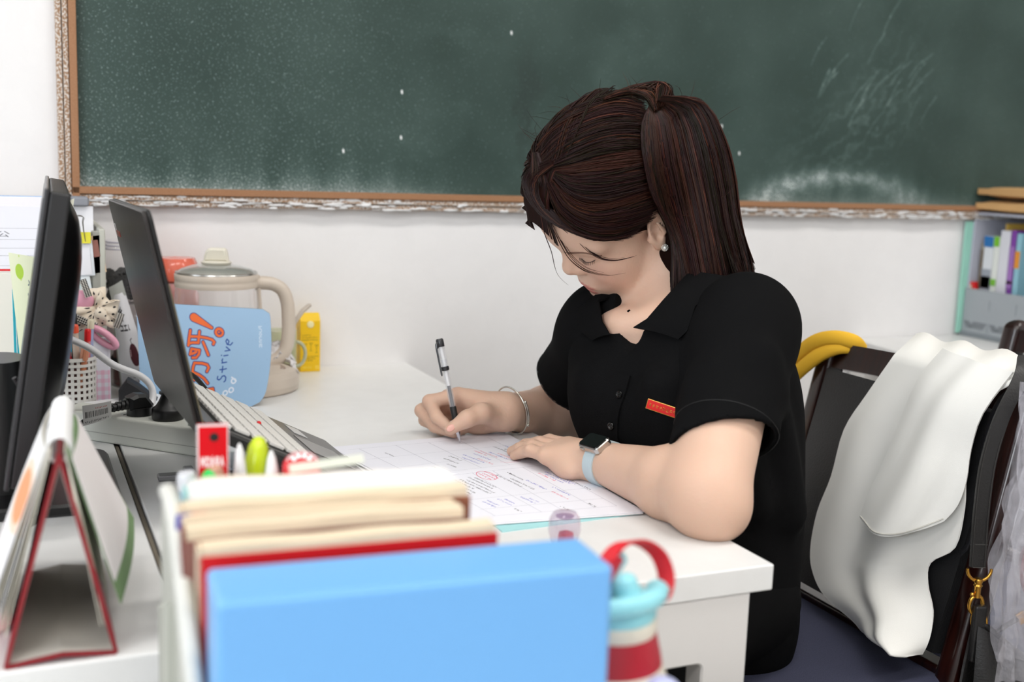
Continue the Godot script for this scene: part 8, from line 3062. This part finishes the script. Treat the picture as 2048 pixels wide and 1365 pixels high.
func mouse_pad() -> void:
	var a := Vector3(0.176, 0.915, -1.838)
	var b := Vector3(0.382, 0.899, -1.838)
	var c := Vector3(0.362, 0.7505, -1.792)
	var d := Vector3(0.176, 0.7505, -1.792)
	var O := Vector3(0.275, DESK, -1.80)
	# print, in the pixels of a close view, turned to run upwards
	var W := 900
	var H := 680
	var im := canvas(W, H, Color(0.585, 0.72, 0.845))
	var T := func(x: float, y: float) -> Vector2: return Vector2((x * 0.1685 + 60.0) / 258.0 * W, (y * 0.1685 - 12.0) / 192.0 * H)
	var navy := Color(0.14, 0.17, 0.48)
	var orange := Color(0.90, 0.40, 0.13)
	var dk := Color(0.10, 0.27, 0.58)
	var G := [[[232, 345], [215, 430], [203, 508]], [[335, 355], [325, 420], [318, 478]], [[222, 412], [330, 412]], [[212, 488], [250, 478], [318, 478]], [[330, 412], [420, 425], [478, 442], [502, 468], [490, 492]], [[372, 470], [402, 540], [432, 612]], [[222, 605], [238, 545], [330, 560], [322, 602], [290, 640], [250, 642]], [[245, 600], [290, 580]], [[250, 800], [258, 740], [272, 698], [360, 702], [420, 718], [440, 752], [420, 792]], [[248, 795], [330, 830], [390, 870], [438, 924]], [[250, 800], [262, 860], [275, 885]], [[395, 1015], [450, 992], [505, 985], [515, 1020], [492, 1048]], [[300, 960], [330, 1000], [400, 1060]]]
	for pass_ in 2:
		for g in G:
			var pts := []
			for q in g:
				pts.append(T.call(q[0], q[1]))
			stroke(im, pts, 13.5 if pass_ == 0 else 8.5, navy if pass_ == 0 else orange)
		for i in 20:
			var f := i / 19.0
			var p: Vector2 = T.call(lerpf(282, 475, f), lerpf(205, 310, f))
			dot(im, p.x, p.y, lerpf(27, 10, f) + (5 if pass_ == 0 else 0), navy if pass_ == 0 else orange)
		var q0: Vector2 = T.call(562, 358)
		dot(im, q0.x, q0.y, 37 if pass_ == 0 else 32, navy if pass_ == 0 else orange)
	var sp := []
	for i in 16:
		sp.append(T.call(562 + cos(i * 0.55) * (26 - i), 358 + sin(i * 0.55) * (26 - i)))
	stroke(im, sp, 2.5, navy)
	for g in [[[552, 850], [548, 878], [570, 890], [592, 875], [604, 850], [630, 842], [650, 862], [648, 900], [632, 912]], [[572, 775], [612, 772], [648, 764]], [[600, 806], [604, 738]], [[592, 700], [648, 690]], [[598, 690], [592, 668], [600, 655]], [[612, 620], [660, 612]], [[584, 616], [586, 614]], [[628, 565], [684, 556], [640, 520]], [[660, 495], [672, 455], [650, 432], [636, 455], [650, 490], [690, 498], [714, 470]]]:
		var pts := []
		for q in g:
			pts.append(T.call(q[0], q[1]))
		stroke(im, pts, 4.0, dk)
	var pale := Color(0.86, 0.89, 0.94)
	for q in [[748, 905, 26], [732, 1008, 27], [664, 1040, 26]]:
		var ring := []
		for i in 19:
			ring.append(T.call(q[0] + cos(i * TAU / 18) * q[2], q[1] + sin(i * TAU / 18) * q[2]))
		stroke(im, ring, 5.0, pale)
	stroke(im, [T.call(722, 862), T.call(780, 905)], 5.0, pale)
	stroke(im, [T.call(640, 1105), T.call(690, 1110), T.call(706, 1135), T.call(690, 1160)], 5.0, pale)
	var y := 500.0
	for g in ["20,10 80,10 80,90;50,10 50,60;20,10 20,90", "20,20 80,20;20,20 20,60 80,60", "80,20 20,20 20,80 80,80", "50,10 85,50 50,90 15,50 50,10", "20,15 80,15;20,85 80,85;80,15 80,85", "10,40 90,40;10,40 10,80 50,80 50,40"]:
		glyph(im, g, T.call(1046, y), Vector2(26, 28), 2.2, Color(0.80, 0.86, 0.92))
		y -= 44.0
	var rng := RandomNumberGenerator.new()
	rng.seed = 12
	for i in 60:
		dot(im, rng.randf() * W, rng.randf() * H, rng.randf_range(0.8, 2.0), Color(0.35, 0.45, 0.55, 0.45))
	var rows := []
	for i in 25:
		var v := i / 24.0
		var row := []
		for j in 31:
			var u := j / 30.0
			# round the right-hand corners by drawing the edge in
			var uu := u
			var cut := 0.0
			var e := 0.07
			if v < e:
				cut = 0.055 * (1.0 - sqrt(maxf(0.0, 1.0 - pow((e - v) / e, 2.0))))
			if v > 1.0 - e * 2.5:
				cut = 0.10 * (1.0 - sqrt(maxf(0.0, 1.0 - pow((v - 1.0 + e * 2.5) / (e * 2.5), 2.0))))
			uu = u * (1.0 - cut)
			var p: Vector3 = a.lerp(b, uu).lerp(d.lerp(c, uu), v)
			p += Vector3(0.006 * sin(PI * v) * u, 0, 0.006 * sin(PI * v))
			row.append(p - O)
		rows.append(row)
	var o := thing("mouse_pad", "sky blue pad with orange Chinese characters and blue lettering, standing behind the laptop", "mouse pad", O)
	var s := Sh.new()
	s.sheet(rows, 0.0018)
	# the print follows the drawn-in edge
	part("pad", s, picture("pad print", im, 0.6), o)
	s = Sh.new()
	var back := []
	for row in rows:
		var r2 := []
		for p: Vector3 in row:
			r2.append(p + Vector3(0.0006, 0, -0.0022))
		back.append(r2)
	s.sheet(back, 0.0018)
	part("rubber_back", s, mat("rubber", Color(0.03, 0.03, 0.035), 0.8), o)


# ---------- papers and the desk at the wall on the right ----------
func build_right_desk_things() -> void:
	var rng := RandomNumberGenerator.new()
	rng.seed = 19
	# pale blue folder under the booklet
	var s := Sh.new()
	var fp := PackedVector2Array([Vector2(-0.085, -0.20), Vector2(0.092, -0.20), Vector2(0.092, 0.192), Vector2(-0.088, 0.205)])
	s.prism(fp, 0.0012, X(Vector3(), Vector3(90, 0, 0)), 0.0)
	lone("folder", s, mat("aqua folder", Color(0.66, 0.86, 0.87), 0.6), "pale aqua folder lying under the open booklet on the white desk", "folder", Vector3(0.570, DESK + 0.0006, -1.303))
	# two pages of an open booklet, covered with print and handwriting
	var o := thing("booklet", "open booklet of handwritten tables under the woman's hands", "booklet", Vector3(0.54, DESK + 0.002, -1.32))
	var blk := Color(0.13, 0.13, 0.17)
	var blue := Color(0.33, 0.33, 0.72)
	var red := Color(0.85, 0.30, 0.42)
	var line := Color(0.62, 0.62, 0.68)
	for n in 2:
		var im := canvas(1024, 1024, Color(0.925, 0.925, 0.955))
		# u runs from the laptop to the woman, v from her right to her left; text runs along v
		var dn := Vector2(0.10, 1.0).normalized()
		if n == 1:
			for x: float in [150, 430, 560, 760, 900]:
				stroke(im, [Vector2(x, 60), Vector2(x + 20, 900)], 0.8, line)
			for y: float in [60, 560, 760, 900]:
				stroke(im, [Vector2(150, y), Vector2(920, y)], 0.8, line)
			for i in 8:
				scribble(im, Vector2(175 + 32 * i, 130 + 22 * (i % 3)), dn, 330 - 30 * (i % 4), 15, 1.5, blk, rng)
			for q in [[452, 70, 150, red], [480, 85, 130, red], [505, 60, 150, red], [540, 150, 260, blk], [585, 240, 240, blk], [620, 120, 180, blk], [655, 300, 220, blue], [470, 600, 130, blue], [505, 640, 90, blue], [330, 600, 130, blue], [365, 610, 110, blue], [230, 620, 120, blue], [262, 600, 120, blue], [690, 560, 150, red], [735, 480, 170, blue], [790, 200, 170, red], [815, 230, 200, blue], [840, 190, 260, blue], [870, 260, 220, blue], [895, 330, 260, blk], [780, 820, 60, blk], [600, 830, 60, blk], [330, 800, 70, blk]]:
				scribble(im, Vector2(q[0], q[1]), dn, q[2], 16, 1.6, q[3], rng)
			var loop := []
			for i in 21:
				loop.append(Vector2(485 + cos(i * TAU / 20) * 50, 140 + sin(i * TAU / 20) * 95))
			stroke(im, loop, 1.8, red)
		else:
			for x: float in [120, 330, 520, 700, 880]:
				stroke(im, [Vector2(x, 120), Vector2(x + 20, 960)], 0.8, line)
			for y: float in [120, 420, 700, 960]:
				stroke(im, [Vector2(60, y), Vector2(960, y)], 0.8, line)
			for q in [[200, 300, 120, blk], [250, 800, 110, blk], [300, 780, 130, blk], [400, 760, 120, blk], [440, 600, 180, blk], [490, 560, 150, blk], [540, 620, 230, blue], [575, 560, 260, blue], [610, 700, 200, red], [640, 560, 220, blue], [670, 480, 160, red], [700, 500, 240, red], [735, 560, 250, blue], [770, 620, 260, red], [815, 420, 360, blk], [850, 520, 260, blk], [885, 420, 300, blue], [925, 500, 330, blue]]:
				scribble(im, Vector2(q[0], q[1]), dn, q[2], 15, 1.4, q[3], rng)
			var loop := []
			for i in 15:
				loop.append(Vector2(700 + i * 9.0, 860 + 40 * sin(i * 0.2)))
			stroke(im, loop, 1.6, red)
		var m := picture("page %d" % n, im, 0.75)
		var A: Vector3 = Vector3(0.395, 0, -1.497) if n == 0 else Vector3(0.432, 0, -1.312)
		var B: Vector3 = Vector3(0.662, 0, -1.515) if n == 0 else Vector3(0.668, 0, -1.347)
		var D: Vector3 = Vector3(0.428, 0, -1.306) if n == 0 else Vector3(0.462, 0, -1.124)
		var C: Vector3 = Vector3(0.668, 0, -1.340) if n == 0 else Vector3(0.666, 0, -1.108)
		var rows := []
		for i in 15:
			var v := i / 14.0
			var row := []
			for j in 13:
				var u := j / 12.0
				var p := A.lerp(B, u).lerp(D.lerp(C, u), v) - Vector3(0.54, 0, -1.32)
				var k := v if n == 0 else 1.0 - v
				p.y = 0.0012 + 0.0022 * pow(k, 6.0) * (1.0 - 0.8 * u) + 0.0006 * sin(u * 5.0) * k
				row.append(p)
			rows.append(row)
		s = Sh.new()
		s.sheet(rows, 0.0007)
		part("page", s, m, o)
		s = Sh.new()
		for i in rows.size():
			for j in rows[i].size():
				rows[i][j] = Vector3(rows[i][j].x - 0.004, 0.0004, rows[i][j].z + 0.003 * (1 if n == 1 else -1))
		s.sheet(rows, 0.0006)
		part("under_page", s, mats["paper white"], o)
	# gel pen in the right hand
	var tip := Vector3(0.5750, 0.7535, -1.4695)
	var end := Vector3(0.5510, 0.8990, -1.5005)
	o = thing("gel_pen", "clear-barrelled black gel pen held upright in the woman's right hand", "pen", tip)
	var f := aim(Vector3(), end - tip, Vector3(0.6, 0, 0.8))
	var L := (end - tip).length()
	s = Sh.new()
	s.lathe([Vector2(0, 0), Vector2(0.0006, 0.0005), Vector2(0.0009, 0.004), Vector2(0.0022, 0.009), Vector2(0.0034, 0.016), Vector2(0.0036, 0.019)], f, 18)
	part("metal_tip", s, mat("bright steel", Color(0.80, 0.80, 0.82), 0.15, 0.95), o)
	s = Sh.new()
	s.lathe([Vector2(0.0036, 0.019), Vector2(0.0044, 0.020), Vector2(0.0046, 0.024), Vector2(0.0047, 0.052), Vector2(0.0044, 0.053)], f, 18)
	part("grip", s, mat("grip black", Color(0.05, 0.05, 0.055), 0.5), o)
	s = Sh.new()
	s.lathe([Vector2(0.0044, 0.053), Vector2(0.0044, L - 0.030)], f, 18)
	part("barrel", s, glass("pen clear", Color(0.92, 0.93, 0.95), 0.22, 0.04), o)
	s = Sh.new()
	s.lathe([Vector2(0, 0.05), Vector2(0.0024, 0.05), Vector2(0.0024, 0.083), Vector2(0, 0.083)], f, 12)
	part("ink", s, mats["grip black"], o)
	s = Sh.new()
	s.lathe([Vector2(0, 0.083), Vector2(0.0024, 0.083), Vector2(0.0024, L - 0.012), Vector2(0, L - 0.012)], f, 12)
	part("refill_tube", s, mats["white plastic"], o)
	s = Sh.new()
	s.lathe([Vector2(0.0046, L - 0.046), Vector2(0.0056, L - 0.045), Vector2(0.0057, L - 0.0405), Vector2(0.0050, L - 0.0400)], f, 18)
	s.lathe([Vector2(0.0050, L - 0.012), Vector2(0.0056, L - 0.011), Vector2(0.0055, L - 0.002), Vector2(0.0042, L), Vector2(0, L)], f, 18)
	part("cap_band", s, mat("smoke plastic", Color(0.20, 0.20, 0.21), 0.25), o)
	s = Sh.new()
	s.lathe([Vector2(0.0051, L - 0.041), Vector2(0.0052, L - 0.011)], f, 18)
	part("cap", s, mats["pen clear"], o)
	s = Sh.new()
	var cx := f.basis.inverse() * Vector3(-0.95, -0.05, 0.25)
	var cang := atan2(cx.z, cx.x)
	var cf := f * Transform3D(Basis(Vector3.UP, -cang), Vector3())
	s.prism(PackedVector2Array([Vector2(0.004, L - 0.002), Vector2(0.0078, L - 0.007), Vector2(0.0086, L - 0.012), Vector2(0.0086, L - 0.050), Vector2(0.0080, L - 0.0525), Vector2(0.0070, L - 0.0505), Vector2(0.0068, L - 0.014), Vector2(0.004, L - 0.012)]), 0.0036, cf, 0.0006)
	part("clip", s, mats["smoke plastic"], o)


func build_back_desk_things() -> void:
	var y := 0.7665
	var o := thing("file_stand", "grey file stand with slotted front on the desk at the right, full of books", "file stand", Vector3(2.26, y, -1.945))
	var g := mat("stand grey", Color(0.61, 0.635, 0.655), 0.5)
	var s := Sh.new()
	# front board, with upright slots and two patches of slanting slits
	s.box(Vector3(0.006, 0.117, 0.320), X(Vector3(-0.123, 0.0585, 0)), 0.002)
	part("front_board", s, g, o)
	s = Sh.new()
	s.box(Vector3(0.0012, 0.012, 0.326), X(Vector3(-0.1262, 0.006, 0)), 0.0004)
	part("skirting", s, mat("stand dark", Color(0.50, 0.53, 0.55), 0.5), o)
	for k in 4:
		var z := -0.155 + 0.0800 * k
		for q in [[0.082, 0.026], [0.028, 0.024]]:
			s = Sh.new()
			s.box(Vector3(0.0012, q[1], 0.0016), X(Vector3(-0.1262, q[0], z + 0.076)), 0.0003)
			part("slot", s, mats["stand dark"], o)
		for i in 13:
			s = Sh.new()
			s.box(Vector3(0.0012, 0.020, 0.0016), X(Vector3(-0.1262, 0.030, z + 0.008 + 0.0048 * i), Vector3(35 if i > 3 else -35, 0, 0)), 0.0003)
			part("slit", s, mat("slit shade", Color(0.36, 0.38, 0.40), 0.7), o)
	# sides slope up to the back, joined by a top
	for z: float in [-0.158, 0.158]:
		s = Sh.new()
		s.prism(PackedVector2Array([Vector2(-0.120, 0), Vector2(0.135, 0), Vector2(0.135, 0.298), Vector2(-0.112, 0.298), Vector2(-0.118, 0.285), Vector2(-0.120, 0.11)]), 0.006, X(Vector3(0, 0, z)), 0.001)
		part("side_panel", s, mat("stand pale", Color(0.70, 0.71, 0.76), 0.45), o)
	s = Sh.new()
	s.box(Vector3(0.25, 0.008, 0.322), X(Vector3(0.011, 0.298, 0)), 0.003)
	part("top_board", s, mats["stand pale"], o)
	s = Sh.new()
	s.box(Vector3(0.006, 0.296, 0.31), X(Vector3(0.133, 0.148, 0)), 0.001)
	part("back_board", s, mats["stand dark"], o)
	s = Sh.new()
	s.box(Vector3(0.25, 0.006, 0.32), X(Vector3(0.008, 0.003, 0)), 0.001)
	part("base", s, g, o)
	# books in it
	var bk := func(label: String, z: float, th: float, h: float, x: float, col: Color, bands: Array, cat := "book") -> void:
		var t := thing("book" if cat == "book" else "notebook", label, "book", Vector3(x, y + 0.006, z), 0.0, "books in the grey file stand")
		var b := Sh.new()
		b.box(Vector3(0.17, h, th), X(Vector3(0.086, h * 0.5, 0)), 0.002)
		part("cover", b, mat("spine %s" % col.to_html(), col, 0.5), t)
		b = Sh.new()
		b.box(Vector3(0.168, h - 0.004, th - 0.003), X(Vector3(0.088, h * 0.5, 0)), 0.001)
		part("pages", b, mats["white pages"], t)
		for q in bands:
			b = Sh.new()
			b.box(Vector3(0.0012, q[1], th * 1.005), X(Vector3(0.0006, q[0], 0)), 0.0004)
			part("spine_print", b, mat("print %s" % q[2].to_html(), q[2], 0.5), t)
	bk.call("mint green folder leaning outside the left end of the grey file stand", -2.108, 0.004, 0.272, 2.118, Color(0.62, 0.84, 0.77), [])
	bk.call("beige spiral notebook at the left end inside the grey stand", -2.088, 0.008, 0.222, 2.160, Color(0.62, 0.58, 0.50), [[0.11, 0.19, Color(0.45, 0.40, 0.34)]], "n")
	bk.call("white book with a blue-topped spine in the grey stand", -2.068, 0.028, 0.240, 2.158, Color(0.84, 0.85, 0.87), [[0.226, 0.026, Color(0.12, 0.42, 0.68)], [0.13, 0.060, Color(0.60, 0.62, 0.66)], [0.128, 0.03, Color(0.12, 0.25, 0.36)]])
	bk.call("white book with a green-topped spine, right of the blue-topped one", -2.044, 0.016, 0.240, 2.158, Color(0.86, 0.87, 0.85), [[0.228, 0.024, Color(0.45, 0.72, 0.15)], [0.13, 0.016, Color(0.45, 0.70, 0.20)]])
	bk.call("thick plain white book in the middle of the grey stand", -2.020, 0.028, 0.256, 2.158, Color(0.83, 0.83, 0.86), [])
	bk.call("purple book with pale lettering down its spine in the grey stand", -1.996, 0.014, 0.258, 2.158, Color(0.47, 0.22, 0.60), [[0.17, 0.10, Color(0.60, 0.42, 0.70)], [0.135, 0.008, Color(0.85, 0.65, 0.30)]])
	bk.call("pale blue book with an orange patch at the right edge of the frame", -1.979, 0.014, 0.252, 2.158, Color(0.55, 0.74, 0.80), [[0.19, 0.04, Color(0.85, 0.55, 0.15)]])
	bk.call("yellow-spined thin book standing behind the thick white one", -2.0365, 0.004, 0.272, 2.175, Color(0.80, 0.66, 0.30), [])
	# little red and white box leaning at the front corner
	o = thing("eraser_box", "small red and white box leaning on the left front of the grey stand", "box", Vector3(2.150, y + 0.070, -2.094), 0.0)
	s = Sh.new()
	s.box(Vector3(0.010, 0.045, 0.024), X(Vector3(0, 0.024, 0), Vector3(-8, 0, 0)), 0.001)
	part("sleeve", s, mats["white plastic"], o)
	s = Sh.new()
	s.box(Vector3(0.011, 0.032, 0.0245), X(Vector3(0, 0.046, -0.003), Vector3(-8, 0, 0)), 0.001)
	part("red_band", s, mats["bright red"], o)
	s = Sh.new()
	s.box(Vector3(0.0116, 0.020, 0.006), X(Vector3(0, 0.045, -0.003), Vector3(-8, 0, 0)), 0.0005)
	part("window_stripe", s, mats["cream end"], o)
	# envelopes on top
	for i in 2:
		var e := thing("envelope", ["bulging brown paper envelope lying directly on the grey file stand", "upper of the two bulging brown envelopes on the grey file stand"][i], "envelope", Vector3(2.265, y + 0.302 + 0.034 * i, -1.945), 2.0 - 5.0 * i, "brown envelopes")
		for k in 2:
			var rows := []
			for a in 11:
				var row := []
				for b in 15:
					var u := a / 10.0 - 0.5
					var v := b / 14.0 - 0.5
					var puff := pow(maxf(0.0, (1.0 - pow(absf(u * 2.0), 6.0)) * (1.0 - pow(absf(v * 2.0), 6.0))), 0.5)
					var t := 0.004 + 0.024 * puff
					row.append(Vector3(u * 0.25, 0.015 + (t * 0.5 if k == 0 else -t * 0.5) + 0.002 * sin(v * 9.0 + i), v * 0.31))
				rows.append(row)
			s = Sh.new()
			s.sheet(rows, 0.001)
			part("paper_side", s, mat("kraft paper", Color(0.80, 0.63, 0.42), 0.7), e)
		s = Sh.new()
		s.sheet([[Vector3(-0.126, 0.008, -0.155), Vector3(-0.126, 0.022, -0.155)], [Vector3(-0.1265, 0.006, 0), Vector3(-0.1265, 0.025, 0)], [Vector3(-0.126, 0.008, 0.155), Vector3(-0.126, 0.022, 0.155)]], 0.001)
		part("edge", s, mats["kraft paper"], e)
